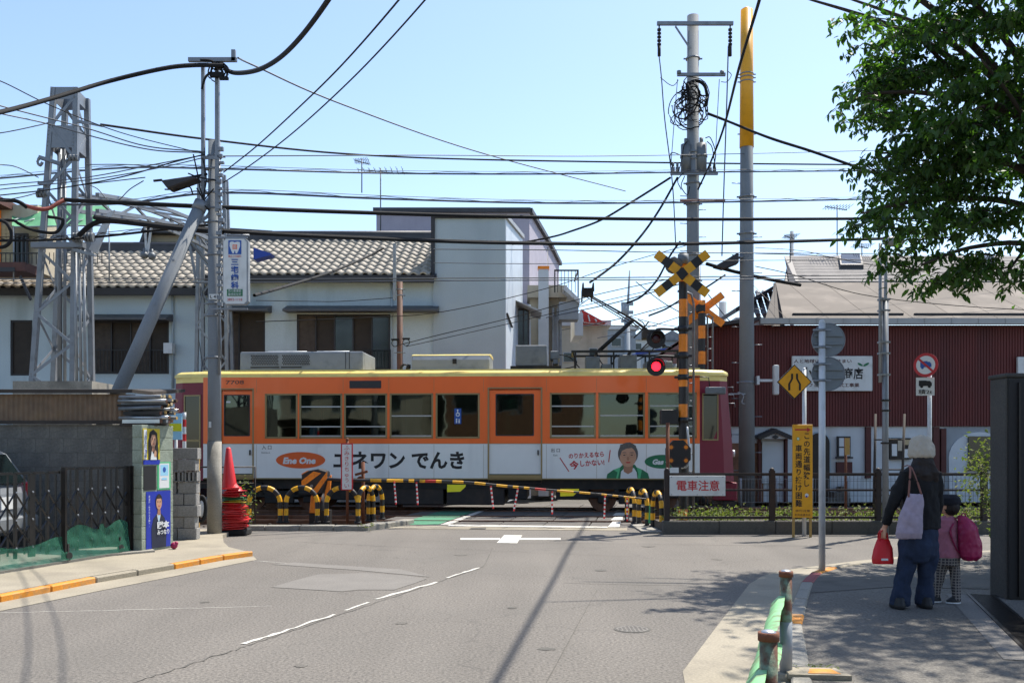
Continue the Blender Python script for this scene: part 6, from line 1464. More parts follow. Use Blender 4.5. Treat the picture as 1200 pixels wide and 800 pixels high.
# dark wall pillar and gate at the right edge
gpw = empty('gate_wall', (4.76,9.0,0), 'dark grey gate pillar with black sheet gate at the right edge of the footway', 'gate')
zg = bz(445,9.2)
mb = MB(); mb.box(4.683, 5.0, 8.9, 9.2, 0, zg); add('pillar', mb, 'gate_dark', gpw, bevel=.01)
mb = MB(); mb.box(4.70, 7.2, 8.87, 8.895, .04, zg-.02); add('gate_leaf', mb, 'sheet_black', gpw)
for i in range(9): mb = MB(); x = 4.78+i*.22; mb.box(x, x+.02, 8.85, 8.87, .06, zg-.05); add('gate_rib', mb, 'black_metal', gpw)
mb = MB(); mb.box(4.67, 7.2, 8.88, 9.22, zg, zg+.04); add('coping', mb, 'gate_dark', gpw, bevel=.01)
# guard rail beside the kerb
gr = empty('guard_rail', (1.4,4.9,.03), 'rusty pale green roadside guard rail with round capped posts', 'guard rail')
A = Vector((1.066,3.90,0)); Bp = Vector((1.722,5.90,0)); dg_ = (Bp-A).normalized(); C0 = A-dg_*2.1; nl_ = Vector((-dg_.y, dg_.x, 0))
for p in (C0, A, Bp):
    mb = MB(); mb.cyl(p, p+Vector((0,0,.64)), .037, n=18); ps = add('post', mb, 'guard_rusty', gr)
    mb = MB(); mb.cyl(p+Vector((0,0,.03)), p+Vector((0,0,.36)), .0385, n=18); add('lower_sleeve', mb, 'steel_paint', ps)
    mb = MB(); mb.cyl(p+Vector((0,0,.64)), p+Vector((0,0,.675)), .044, n=18); mb.smooth = True; add('post_cap', mb, 'rust', ps); mb = MB(); mb.smooth = True; mb.sphere(p+Vector((0,0,.672)), .034, .034, .014, 16, 6); add('cap_button', mb, 'alu', ps)
    mb = MB(); mb.cyl(p+Vector((0,0,-.02)), p+Vector((0,0,.045)), .1, .09, n=16); add('footing', mb, 'concrete_light', ps)
prof = [(-.03,.22),(.0,.235),(.035,.27),(.04,.32),(.0,.35),(.0,.38),(.04,.41),(.035,.47),(-.01,.52),(-.045,.525)]
for a, b in ((C0, A), (A, Bp)):
    a2 = a+nl_*.05+dg_*.02; b2 = b+nl_*.05-dg_*.02; mb = MB(); mb.smooth = True; k = 10; vs2 = []
    for i in range(k+1):
        q = a2.lerp(b2, i/k); wob = .004*math.sin(i*2.1)
        for (o, z) in prof: vs2.append(q+nl_*(o+wob)+Vector((0,0,z)))
    for i in range(k+1):
        q = a2.lerp(b2, i/k); wob = .004*math.sin(i*2.1)
        for (o, z) in prof: vs2.append(q+nl_*(o+wob-.004)+Vector((0,0,z)))
    m_ = len(prof); off = (k+1)*m_
    fs2 = [(i*m_+j, (i+1)*m_+j, (i+1)*m_+j+1, i*m_+j+1) for i in range(k) for j in range(m_-1)]+[(off+i*m_+j, off+i*m_+j+1, off+(i+1)*m_+j+1, off+(i+1)*m_+j) for i in range(k) for j in range(m_-1)]
    mb.add(vs2, fs2); add('rail_panel', mb, 'guard_green', gr)
    mb = MB(); mb.beam(b+Vector((0,0,.40))+nl_*.0, b+Vector((0,0,.40))+nl_*.07, .05, .08); add('bracket', mb, 'rust', gr)
mb = MB(); q = Bp+Vector((.1,-.06,.0)); mb.prism([(q.x-.12,q.y-.08,.031),(q.x+.25,q.y-.12,.031),(q.x+.22,q.y+.1,.031),(q.x-.1,q.y+.12,.031)], (0,0,.03)); add('kerb', mb, 'concrete_light', kind='structure')
sheet('pavement_shade_or_paint', [(q.x-.0,q.y-.06),(q.x+.2,q.y-.08),(q.x+.18,q.y+.05),(q.x+.05,q.y+.06)], .064, 'orange_paint')
sp = [((q.x+rnd.uniform(-.1,.25), q.y+rnd.uniform(.1,.2), .05), (.02,.02,.01), 12) for _ in range(10)]
leaves('weed', sp, .03, 'leaf_low', seed=33, label='thin line of grass at the foot of the guard rail post', cat='weed')
# ------------------------------------------------------------ left side: yard wall, gate, poster wall
Yw = 13.45; WX = lambda p: bx(p, Yw); WZ = lambda p: bz(p, Yw)
dw = empty('yard_wall', (WX(70), Yw, 0), 'dark concrete block wall of the yard behind the folding gate', 'wall')
ztop = WZ(497); nr = 9; bh = ztop/nr
blk = None
for r_ in range(nr):
    for c in range(8):
        x1 = WX(156)-c*.4-(.2 if r_ % 2 else 0); x0 = x1-.396
        if r_ % 2 and c == 0:
            mb = MB(); mb.box(WX(156)-.196, WX(156), Yw+rnd.uniform(0,.002), Yw+.12, .001+r_*bh, (r_+1)*bh-.004); add('block', mb, 'dark_wall', dw)
        mb = MB(); mb.box(x0, x1, Yw+rnd.uniform(0,.002), Yw+.12, .001+r_*bh, (r_+1)*bh-.004); add('block', mb, 'dark_wall', dw)
mb = MB(); mb.box(WX(156)-3.5, WX(156)-.002, Yw+.006, Yw+.114, 0, ztop-.006); add('mortar', mb, 'concrete_dark', dw)
sd_ = empty('shed', (WX(70), Yw+.6, ztop), 'lean-to shed with brown corrugated translucent panels on top of the yard wall', 'shed')
mb = MB(); x0, x1 = WX(-120), WX(157); z0, z1 = ztop+.002, WZ(462)
n = int((x1-x0)/.07); pts = []
mb.smooth = True; vs2 = []
for i in range(n*4+1):
    x = x0+(x1-x0)*i/(n*4); y = Yw-.03+.01*math.cos(math.pi*i/2); vs2 += [(x, y, z0+.03), (x, y, z1)]
mb.add(vs2, [(2*i, 2*i+2, 2*i+3, 2*i+1) for i in range(n*4)]); add('corrugated_panel', mb, 'fibre_brown', sd_)
mb = MB()
for px in (-60, 10, 50, 95, 155): mb.box(WX(px)-.03, WX(px)+.03, Yw-.01, Yw+.04, z0, z1)
mb.box(x0, x1, Yw-.06, Yw-.045, z0, z0+.05); mb.box(x0, x1, Yw-.01, Yw+.04, z1-.06, z1); add('frame', mb, 'shutter_brown', sd_)
mb = MB(); mb.prism([(x0,Yw-.15,WZ(461)),(WX(160)+.0,Yw-.15,WZ(461)),(WX(170),Yw+.3,WZ(459)-.03),(WX(160),Yw+2.0,WZ(457)+.1),(x0,Yw+2,WZ(457)+.1)], (0,0,.05)); add('roof', mb, 'shutter_brown', sd_)

# slab wall carrying the posters
pa = Vector((-5.02,12.72,.07)); pb_ = Vector((-4.83,13.38,.07)); pd = (pb_-pa).normalized(); pn = Vector((pd.y,-pd.x,0))   # outward normal to the street
pw = empty('poster_wall', pa, 'short greenish block wall end covered with election posters beside the gate', 'wall')
Lw = (pb_-pa).length; Hw = bz(497, 12.72)-.07; nb = 10
for r_ in range(nb):
    for c in range(2):
        e = .003; a = pa+pd*(Lw*c/2+e); b = pa+pd*(Lw*(c+1)/2-e)
        if r_ % 2: a = pa+pd*(0 if c == 0 else Lw*.25+e); b = pa+pd*(Lw*.25-e if c == 0 else Lw)
        z0_ = .07+Hw*r_/nb; mb = MB(); mb.prism([a+Vector((0,0,z0_-.07)), b+Vector((0,0,z0_-.07)), b-pn*.15+Vector((0,0,z0_-.07)), a-pn*.15+Vector((0,0,z0_-.07))], (0,0,Hw/nb-.006)); add('block', mb, 'green_block', pw, bevel=.004)
mb = MB(); a = pa+pd*.01-pn*.01; b = pb_-pd*.01-pn*.01; mb.prism([a, b, b-pn*.13, a-pn*.13], (0,0,Hw-.01)); add('mortar', mb, 'green_block', pw)
pO = pa+pn*.006
def poster(label, u0, u1, z0, z1, fn):
    c = pO+pd*((u0+u1)/2); e = empty('poster', (c.x, c.y, z0), label, 'poster')
    mb = MB(); a = pO+pd*u0; b = pO+pd*u1; mb.prism([(a.x,a.y,z0),(b.x,b.y,z0),(b.x,b.y,z1),(a.x,a.y,z1)], -pn*.004); sheet_ = add('sheet', mb, 'poster_blue' if fn[0] == 'b' else fn[1], e)
    fn[2](e, Vector((a.x,a.y,z0))+pn*.002, u1-u0, z1-z0); return e
def p_man(e, O, w_, h_):
    p = Pr(O, pd*w_, Vector((0,0,h_)))
    p.poly('suit_print', [(.22,0),(.2,.35),(.28,.52),(.42,.6),(.6,.6),(.74,.52),(.82,.3),(.8,0)]).poly('white_print', [(.42,.6),(.5,.42),(.58,.6)]).poly('pale_blue_print', [(.48,.57),(.5,.4),(.53,.57)])
    p.poly('skin_shadow_print', [(.44,.58),(.57,.58),(.56,.68),(.45,.68)]); p.ell('dark_hair_print', .5, .83, .135, .12, 20); p.ell('skin_print', .5, .79, .115, .115, 20).rect('dark_hair_print', .42, .58, .87, .9)
    for s in (-1,1): p.rect('dark_hair_print', .5+s*.05-.025, .5+s*.05+.025, .81, .82)
    p.rect('red_print', .46, .54, .735, .745); p.done(e)
    text(e, '岡本', O+pd*w_*.66+Vector((0,0,h_*.40))+pn*.012, width=w_*.5, height=h_*.13, matn='white_print', U=pd, bold=.05)
    text(e, 'みつなり', O+pd*w_*.66+Vector((0,0,h_*.27))+pn*.012, width=w_*.5, height=h_*.09, matn='white_print', U=pd, bold=.03)
    text(e, '希望が、ゆきわたる国へ。', O+pd*w_*.09+Vector((0,0,h_*.66))+pn*.012, height=h_*.55, width=w_*.06, matn='white_print', U=pd, vertical=True, bold=.0)
poster('blue election poster of a man in a dark suit, lowest on the poster wall', .09, .62, .10, bz(575,13.1)-.0, ('b', '', p_man))
def p_wom(e, O, w_, h_):
    p = Pr(O, pd*w_, Vector((0,0,h_)))
    p.rect('poster_blue', 0, 1, 0, .13).rect('white_print', .04, .22, .15, .97)
    p.poly('dark_hair_print', [(.32,.13),(.3,.6),(.38,.9),(.6,.98),(.82,.88),(.88,.55),(.9,.13)]).ell('skin_print', .6, .68, .17, .2, 20).poly('skin_shadow_print', [(.52,.5),(.68,.5),(.7,.35),(.5,.35)]).poly('white_print', [(.42,.13),(.5,.38),(.6,.3),(.7,.38),(.8,.13)]).ell('skin_print', .7, .3, .08, .1, 12)
    for s in (-1,1): p.ell('dark_hair_print', .6+s*.07, .7, .03, .01, 8)
    p.ell('red_print', .6, .58, .05, .012, 8).poly('dark_hair_print', [(.42,.72),(.42,.86),(.6,.92),(.78,.86),(.78,.72),(.7,.83),(.5,.83)]); p.done(e)
    text(e, 'くらしに安心', O+pd*w_*.13+Vector((0,0,h_*.56))+pn*.014, height=h_*.74, width=w_*.11, matn='poster_blue', U=pd, vertical=True, bold=.02)
poster('yellow and blue poster of a long haired woman, topmost on the poster wall', .02, .38, bz(544,12.9), bz(502,12.9), ('y', 'poster_yellow', p_wom))
poster('plain dark board between the posters on the wall', .04, .30, bz(574,12.9), bz(545.5,12.9), ('k', 'black_print', lambda e, O, w_, h_: None))
def p_grn(e, O, w_, h_):
    p = Pr(O, pd*w_, Vector((0,0,h_))); p.rect('white_print', .12, .88, .05, .95).rect('pale_blue_print', .2, .8, .5, .9).ell('blue_print', .5, .72, .12, .1, 14).rect('pale_blue_print', .3, .7, .35, .42); p.done(e)
poster('small green bordered notice beside the black board on the poster wall', .33, .62, bz(573,13.2), bz(541,13.2), ('g', 'poster_green', p_grn))
# bundle of pipes and bars lying on top of the wall, ends to the street
pipe_me = {}
gi = 0
for r_ in range(7):
    for c in range(5):
        z = bz(497,13.2)+.04+r_*.058+rnd.uniform(-.008,.008); yy = 13.0+c*.085; x0 = -5.42-rnd.uniform(0,.15); x1 = -4.82+rnd.uniform(-.05,.10)
        mb = MB(); q0 = Vector((x0, yy+.25, z)); q1 = Vector((x1, yy, z+rnd.uniform(-.01,.01))); rr_ = rnd.choice([.016,.022,.026]); mb.m = 0
        if rnd.random() < .45: mb.beam(q0, q1, rr_*2, rr_*2); mb.m = 1; d = (q1-q0).normalized(); mb.beam(q1, q1+d*.006, rr_*1.9, rr_*1.9)
        else: mb.cyl(q0, q1, rr_, n=10); mb.m = 1; d = (q1-q0).normalized(); mb.cyl(q1, q1+d*.006, rr_*.9, n=10)
        gi += 1
        add('scaffold_pipe', mb, [rnd.choice(['steel','equip_grey','under_black','alu']), rnd.choice(['tiled_beige','wood_brown','cardboard','steel'])], label='metal tube in the pile of pipes stored on the poster wall', cat='pipe', group='pipes and bars piled on the poster wall')
mb = MB(); mb.box(WX(156), WX(197), 12.98, 13.5, bz(497,13.2)-.03, bz(497,13.2)+.01); add('pipe_shelf', mb, 'shutter_brown', label='thin brown board the pile of pipes rests on', cat='board')

# folding gate (accordion) with green net
g0_ = Vector((-6.02,9.55,.10)); g1_ = Vector((-5.19,12.72,.10)); gd = (g1_-g0_).normalized(); gn = Vector((gd.y,-gd.x,0)); GL = (g1_-g0_).length
ag = empty('folding_gate', (g0_+g1_)/2, 'black accordion folding gate with a tattered green net along its foot', 'gate')
GH = 1.08; nS = 13; st_ = GL/nS
for i in range(nS+1):
    q = g0_+gd*st_*i; h_ = GH+(.04 if i > nS-6 else 0); mb = MB()
    wdt = .032 if i not in (nS, 6) else .09
    mb.box(-wdt/2, wdt/2, -.015, .015, .1, h_); mb.v = [q+gd*v.x+gn*v.y+Vector((0,0,v.z)) for v in mb.v]; add('upright', mb, 'black_metal', ag)
    if i < nS:
        for ws in (.06,):
            mb = MB(); mb.box(-.008, .008, -.008, .008, .14, h_-.02); mb.v = [q+gd*(st_*.32+ws+v.x)+gn*v.y+Vector((0,0,v.z)) for v in mb.v]; add('slat', mb, 'black_metal', ag)
        for (za, zb2) in ((.22,.52),(.52,.22),(.54,.86),(.86,.54)):
            mb = MB(); mb.beam(q+Vector((0,0,za)), q+gd*st_+Vector((0,0,zb2)), .006, .026, gn); add('cross_link', mb, 'black_metal', ag)
        mb = MB(); mb.beam(q+Vector((0,0,h_)), q+gd*st_*.8+Vector((0,0,h_)), .03, .03); add('top_bar', mb, 'black_metal', ag)
mb = MB()
for i in range(nS+1):
    for z in (.22,.54,.86): q = g0_+gd*st_*i+Vector((0,0,z)); mb.cyl(q, q+gn*.026, .012, n=7)
add('rivets', mb, 'steel', ag, kind='stuff')
for t in (2.05, 3.02):
    q = g0_+gd*t+Vector((0,0,-.0)); mb = MB()
    mb.cyl(q+gn*.05+Vector((0,0,.05)), q+gn*.08+Vector((0,0,.05)), .05, n=16); mb.beam(q+gn*.04+Vector((0,0,.1)), q+gn*.04+Vector((0,0,.2)), .04); add('castor', mb, 'rubber', ag)
q = g0_+gd*2.0+gn*.04; mb = MB(); mb.beam(q+Vector((0,0,.02)), q+Vector((0,0,GH+.06)), .05); add('lock_post', mb, 'black_metal', ag)
for t in (GL-.02, GL+.05): mb = MB(); q = g0_+gd*t; mb.beam(q, q+Vector((0,0,1.14)), .07); add('end_post', mb, 'black_metal', ag)
m_ = bpy.data.materials.new('net_mesh'); m_.use_nodes = True; MATS['net_mesh'] = m_; nn_ = m_.node_tree.nodes; ll = m_.node_tree.links
tr = nn_.new('ShaderNodeBsdfTransparent'); mxs = nn_.new('ShaderNodeMixShader'); mxs.inputs[0].default_value = .58; bb = nn_['Principled BSDF']; bb.inputs['Base Color'].default_value = hexc('#0b5a43'); bb.inputs['Roughness'].default_value = .8
ll.new(tr.outputs[0], mxs.inputs[1]); ll.new(bb.outputs[0], mxs.inputs[2]); ll.new(mxs.outputs[0], nn_['Material Output'].inputs[0])
def net(t0, t1, hf, seed):
    rg = random.Random(seed); mb = MB(); mb.smooth = True; n = 40; m2 = 9; vs2 = []
    for i in range(n+1):
        t = t0+(t1-t0)*i/n; hh = hf((t-t0)/(t1-t0))
        for j in range(m2+1):
            z = hh*j/m2*.98; o = .035+.02*mnoise.noise(Vector((t*3, j*.5, seed)))+.05*(1-j/m2)**2+.003*math.sin(t*31+j)
            sagz = .02*mnoise.noise(Vector((t*4, j, seed+5))); vs2.append(g0_+gd*t+gn*o+Vector((0,0,max(.004-.03*0, z+sagz*(j > 0)))))
    mb.add(vs2, [(i*(m2+1)+j, (i+1)*(m2+1)+j, (i+1)*(m2+1)+j+1, i*(m2+1)+j+1) for i in range(n) for j in range(m2)]); return mb
e = add('green_net', net(2.05, 3.2, lambda u: .40+.06*math.sin(u*9)-.08*abs(u-.55)+(.06 if .5 < u < .6 else 0), 3), 'net_mesh', label='green netting tied along the right half of the folding gate', cat='net')
e = add('green_net', net(.4, 2.03, lambda u: .30+.05*math.sin(u*7+1)-.05*u, 5), 'net_mesh', label='green netting slumped on the ground along the left half of the folding gate', cat='net')
# silver car parked in the yard, only its tail in view
def car():
    c0 = Vector((-8.55, 12.25, .06)); e = empty('parked_car', c0, 'silver car parked in the yard behind the folding gate', 'car')
    L = 3.9; w2 = .78; xr_ = 1.95
    prof = [(1.95,.35),(1.97,.62),(1.93,.82),(1.88,.92),(1.62,1.34),(1.45,1.42),(.2,1.46),(-.35,1.38),(-.95,.98),(-1.75,.82),(-1.95,.6),(-1.97,.35),(-1.6,.22),(1.6,.22)]
    mb = MB(); mb.smooth = False
    secs = [(-w2,.93,.0),(-w2*.93,1.0,0),(w2*.93,1.0,0),(w2,.93,0)]
    vs2 = []; n = len(prof)
    for y, s, _ in secs:
        tz_ = lambda z: z if z < .9 else z
        for (x, z) in prof: vs2.append(c0+Vector((x*(.99 if s < 1 else 1), y*(1 if z < .95 else .84), z*(s*.04+.96))))
    fs2 = [(i*n+j, i*n+(j+1) % n, (i+1)*n+(j+1) % n, (i+1)*n+j) for i in range(3) for j in range(n)]+[tuple(range(n-1,-1,-1)), tuple(range(3*n, 4*n))]
    mb.add(vs2, fs2); add('body', mb, 'car_silver', e, bevel=.03, seg=3)
    for s in (-1,1):
        y = s*(w2*.84+.012)
        for (a, b) in (((.1,.95),(1.4,.97)),((-.7,.95),(.02,.95))):
            pts = [(a[0],y,.96),(b[0],y,.96),(b[0]*.93 if b[0] > 1 else b[0],y*.985,1.32),((a[0] if a[0] > 0 else a[0]+.35),y*.985,1.32)]
            mb = MB(); mb.poly([c0+Vector(p) for p in pts]); add('side_window', mb, 'dark_glass', e)
        for x in (-1.2, 1.2):
            mb = MB(); yy = s*(w2-.06); mb.cyl(c0+Vector((x,yy-.09*s,.2)), c0+Vector((x,yy+.075*s,.2)), .29, n=24); wh = add('wheel', mb, 'rubber', e)
            mb = MB(); mb.cyl(c0+Vector((x,yy+.06*s,.2)), c0+Vector((x,yy+.085*s,.2)), .18, n=16); add('rim', mb, 'alu', wh)
        mb = MB(); mb.box(c0.x+1.83, c0.x+1.96, c0.y+s*w2*.80-.07, c0.y+s*w2*.80+.12*s, c0.z+.62, c0.z+.96); add('tail_lamp', mb, 'tail_red', e, bevel=.02)
    mb = MB(); mb.prism([c0+Vector(p) for p in ((1.905,-.55,.95),(1.905,.55,.95),(1.66,.5,1.33),(1.66,-.5,1.33))], (.012,0,.006)); add('rear_window', mb, 'dark_glass', e)
    mb = MB(); mb.box(c0.x+1.90, c0.x+2.02, c0.y-.72, c0.y+.72, c0.z+.33, c0.z+.52); add('rear_bumper', mb, 'car_silver', e, bevel=.03)
    mb = MB(); mb.box(c0.x+1.965, c0.x+1.98, c0.y-.17, c0.y+.17, c0.z+.62, c0.z+.78); add('number_plate', mb, 'white_print', e)
    return e
car()
# pile of grey concrete blocks, pieces of wood, small items
YBk = 14.6; grp = 'grey concrete blocks stacked beside the poster wall'
BX = lambda p: bx(p, YBk)
for r_ in range(8):
    z = .07+r_*.178
    xs_ = [(198,231),] if r_ > 6 else [(197,214.5),(215.5,230)] if r_ % 2 else [(197,207),(208,231)]
    for (a, b) in xs_:
        if r_ in (5,) : hollow = True
        else: hollow = r_ == 7
        mb = MB(); j = rnd.uniform(-.02,.02); y0 = YBk+j; x0_, x1_ = BX(a)+.003, BX(b)-.003+rnd.uniform(-.02,.02)
        if r_ == 5:
            n = 3; wd = (x1_-x0_)/n
            mb.box(x0_, x1_, y0+.12, y0+.16, z, z+.172)
            for i in range(n+1): mb.box(x0_+i*wd-(.012 if 0 < i < n else 0)*(1), min(x0_+i*wd+.024, x1_) if i < n else x1_-.0, y0, y0+.12, z, z+.172) if i < n else mb.box(x1_-.024, x1_, y0, y0+.12, z, z+.172)
            mb.box(x0_, x1_, y0, y0+.12, z, z+.02); mb.box(x0_, x1_, y0, y0+.12, z+.152, z+.172)
        else: mb.box(x0_, x1_, y0, y0+.18, z, z+.173)
        ordn = ('bottom','second','third','fourth','fifth','sixth','seventh','top')[r_]; lab = f'grey concrete block in the {ordn} course of the stack' + ('' if len(xs_) == 1 else (', left one' if a < 200 else ', right one')) + (', open hollows outward' if r_ == 5 else '')
        add('concrete_block', mb, 'grey_block', label=lab, cat='concrete block', group=grp, bevel=.005)
for (px, py0, py1, w_, m, lab, cat) in ((232,530,560,.05,'cardboard','upright wooden stake beside the grey block stack','stake'),(224,575,628,.2,'tiled_beige','stained board leaning at the foot of the block stack','board'),(228,568,600,.05,'strap_brown','short wooden batten leaning on the block stack','batten')):
    p0 = P(px, py1, 15.3); mb = MB(); mb.box(p0.x-w_/2, p0.x+w_/2, 15.28, 15.32, .07, bz(py0,15.3)); add(cat, mb, m, label=lab, cat=cat, bevel=.004)
tyr = empty('hose_reel', P(236,596,15.2), 'small white wheel leaning between the block stack and the utility pole', 'wheel'); c = P(236,596,15.2)
mb = MB(); mb.tube([c+Vector((.07*math.cos(t),.02*math.sin(t),.2*math.sin(t))) for t in [2*math.pi*i/24 for i in range(24)]], .03, 8, closed=True, ref=(0,1,0)); add('tyre', mb, 'rubber', tyr)
mb = MB(); mb.smooth = True; mb.sphere(c, .05, .02, .14, 12, 8); add('rim', mb, 'white_steel', tyr)
mb = MB(); c = G(204,643,.07); mb.smooth = True; mb.sphere(c+Vector((0,0,.05)), .05, .05, .05, 12, 8); mb.sphere(c+Vector((.03,0,.08)), .03, .03, .03, 8, 6); add('ball', mb, 'pack_magenta', label='small crumpled pink ball lying on the footway beside the blue poster', cat='ball')
# sign and red white pole left behind the blocks
Yp = 20.5-3; bsn = empty('crossing_notice', (bx(206,17.6),17.6,.1), 'yellow and pale blue notice board behind the pile of pipes', 'sign')
mb = MB(); mb.box(bx(197,17.6), bx(213,17.6), 17.6, 17.63, bz(515,17.6), bz(484,17.6)); add('board', mb, 'pale_blue_print', bsn); mb = MB(); mb.box(bx(197,17.6), bx(213,17.6), 17.59, 17.599, bz(505,17.6), bz(496,17.6)); add('stripe', mb, 'tag_yellow', bsn); mb = MB(); mb.cyl((bx(205,17.6),17.66,0),(bx(205,17.6),17.66,bz(484,17.6)),.03,n=8); add('post', mb, 'white_steel', bsn)
mb = MB(); stripes(mb, (bx(216,17.7),17.7,0), (bx(216,17.7),17.7,bz(483,17.7)), .035, 10, 16, 0, 1); add('striped_pole', mb, ['cone_red','white_print'], label='thin red and white striped pole between the pipes and the tram front', cat='pole')
mb = MB(); n = 9
for i in range(n): z = .55+i*.07; mb.m = i % 2; mb.box(bx(200,17.9), bx(214,17.9), 17.9, 17.92, z, z+.066)
add('striped_board', mb, ['cone_red','white_print'], label='red and white striped barrier board behind the block stack', cat='barrier board')

# traffic cones: one upright on a pile of nested cones
def cone_mb(h_, base, top=.03, mat0=0):
    mb = MB(); mb.smooth = True; n = 20; vs2 = []
    prof = [(base*.36,.03),(base*.36*.98,.05),(top*1.2,h_-.02),(top*.7,h_)]
    for r_, z in prof:
        for i in range(n): vs2.append((r_*math.cos(2*math.pi*i/n), r_*math.sin(2*math.pi*i/n), z))
    fs2 = [(k*n+i, k*n+(i+1) % n, (k+1)*n+(i+1) % n, (k+1)*n+i) for k in range(3) for i in range(n)]+[tuple(range(3*n, 4*n))]
    mb.add(vs2, fs2)
    ring = []; b = base/2; c_ = base*.10
    for (x, y) in ((b-c_,-b),(b,-b+c_),(b,b-c_),(b-c_,b),(-b+c_,b),(-b,b-c_),(-b,-b+c_),(-b+c_,-b)): ring.append((x, y, 0))
    mb.smooth = False; mb.prism(ring, (0,0,.03)); return mb
cme = {m: cone_mb(.70,.40).mesh('cone', [MATS[m]], Vector((0,0,0))) for m in ('cone_red','cone_green','cone_yellow')}
cpos = G(273, 626.5); ncn = 19; cols = ['cone_red']*12+['cone_yellow','cone_green','cone_green','cone_red','cone_red','cone_red']
mb = MB(); mb.box(cpos.x-.3, cpos.x+.27, cpos.y-.22, cpos.y+.22, 0, .11); add('cone_weight', mb, 'rubber', label='black rubber weight under the pile of traffic cones', cat='weight', bevel=.02)
for i, m in enumerate(cols):
    o = link('traffic_cone', cme[m], cpos+Vector((rnd.uniform(-.035,.035)+.02*(i < 8), rnd.uniform(-.03,.03), .115+i*.0375)))
    o.rotation_euler = (R(rnd.uniform(-3,3)), R(rnd.uniform(-3.5,3.5)), R(rnd.uniform(-25,25)))
    sc_ = 1.0+ (.12 if i < 8 else 0)*rnd.random(); o.scale = (sc_, sc_, .45 if i < 9 else .3 if i < 14 else .2)
    lab = {'cone_red':'red traffic cone squashed into the nested pile beside the utility pole','cone_green':'green traffic cone in the middle of the nested pile','cone_yellow':'only yellow traffic cone in the nested pile'}[m]
    kth = sum(1 for q_ in cols[:i+1] if q_ == m); ordn = ('lowest','second','third','fourth','fifth','sixth','seventh','eighth','ninth','tenth','eleventh','twelfth','thirteenth','fourteenth','fifteenth')[kth-1]
    if m != 'cone_yellow': lab = f'{ordn} {m[5:]} cone from the bottom of the squashed nested cone pile'
    setp(o, lab, 'traffic cone', 'nested traffic cones beside the utility pole')
o = link('traffic_cone', cone_mb(.72,.36,.035).mesh('cone', [MATS['cone_red']], Vector((0,0,0))), cpos+Vector((-.06,0,.115+18*.0375))); o.rotation_euler = (0, R(-1.5), R(8)); setp(o, 'tall clean red traffic cone standing on top of the cone pile', 'traffic cone', 'nested traffic cones beside the utility pole')
# small railing behind the cones
mb = MB(); Yr_ = 17.2; mb.tube([(bx(222,Yr_),Yr_,bz(547,Yr_)),(bx(299,Yr_),Yr_,bz(547,Yr_)),(bx(299,Yr_),Yr_,.05)], .018, 6); mb.tube([(bx(222,Yr_),Yr_,bz(566,Yr_)),(bx(299,Yr_),Yr_,bz(566,Yr_))], .012, 6); mb.cyl((bx(250,Yr_),Yr_,.0),(bx(250,Yr_),Yr_,bz(547,Yr_)),.018,n=6); add('handrail', mb, 'dark_brown', label='thin dark handrail behind the cone pile', cat='railing')

# ------------------------------------------------------------ utility pole with dental sign
YP = 15.75; pxx = bx(251.3, YP); LX = lambda p: bx(p, YP); LZ = lambda p: bz(p, YP)
lp, _ = pole('utility_pole', 251.3, 166, (pxx,YP), .112, .10, 'pole_concrete', 'grey concrete utility pole with twin steel extension arms beside the red cones')
mb = MB(); mb.cyl((pxx,YP,LZ(517)),(pxx,YP,.0),.116,.121,20); add('sleeve', mb, 'concrete', lp)
for z in (185,200,214,228,246,262,300,357,371,420): band(lp, pxx, YP, LZ(z), .122, 'steel', .03)
mb = MB(); mb.box(LX(239), LX(242.5), YP-.15, YP-.08, LZ(240), LZ(79)); mb.box(LX(255), LX(259.5), YP-.15, YP-.08, LZ(250), LZ(79)); mb.box(LX(239), LX(259.5), YP-.16, YP-.14, LZ(190), LZ(186)); add('extension_arm', mb, 'steel', lp)
mb = MB(); mb.box(LX(225), LX(281), YP-.2, YP-.14, LZ(77.5), LZ(73)); mb.box(LX(275), LX(279.5), YP-.2, YP-.14, LZ(77), LZ(64)); top = add('crossarm', mb, 'steel', lp)
mb = MB()
for i in range(10):
    c = Vector((LX(rnd.uniform(246,264)), YP-.2, LZ(rnd.uniform(86,100)))); r = rnd.uniform(.06,.17); k0_ = rnd.uniform(0,6); L_ = rnd.uniform(2,5)
    mb.tube([c+Vector((r*math.cos(k0_+L_*t/10), .04*math.sin(t), r*math.sin(k0_+L_*t/10))) for t in range(11)], .011, 5)
mb.tube(catmull([(LX(240),YP-.22,LZ(77)),(LX(252),YP-.22,LZ(78)),(LX(262),YP-.22,LZ(84)),(LX(267),YP-.22,LZ(95))],5), .022, 6)
mb.box(LX(251), LX(266), YP-.24, YP-.16, LZ(96), LZ(91)); mb.box(LX(262), LX(272), YP-.24, YP-.18, LZ(99.5), LZ(96.5))
mb.tube(catmull([(LX(241),YP-.2,LZ(110)),(LX(246),YP-.24,LZ(98)),(LX(252),YP-.24,LZ(92))],5), .02, 6); add('cable_coil', mb, 'black_cable', lp)
mb = MB()
for i in range(26): z = LZ(180+i*7.5); x = LX(260+rnd.uniform(-1.5,2.5)); mb.box(x-.03, x+.05, YP-.16, YP-.1, z, z+rnd.uniform(.03,.07))
mb.tube([(LX(259),YP-.1,LZ(440)),(LX(259),YP-.1,LZ(190))], .02, 6); mb.tube(catmull([(LX(262),YP-.12,LZ(420)),(LX(260),YP-.13,LZ(330)),(LX(262),YP-.13,LZ(260)),(LX(258),YP-.13,LZ(200))],6), .012, 5)
add('cable_clips', mb, 'steel', lp)
mb = MB()
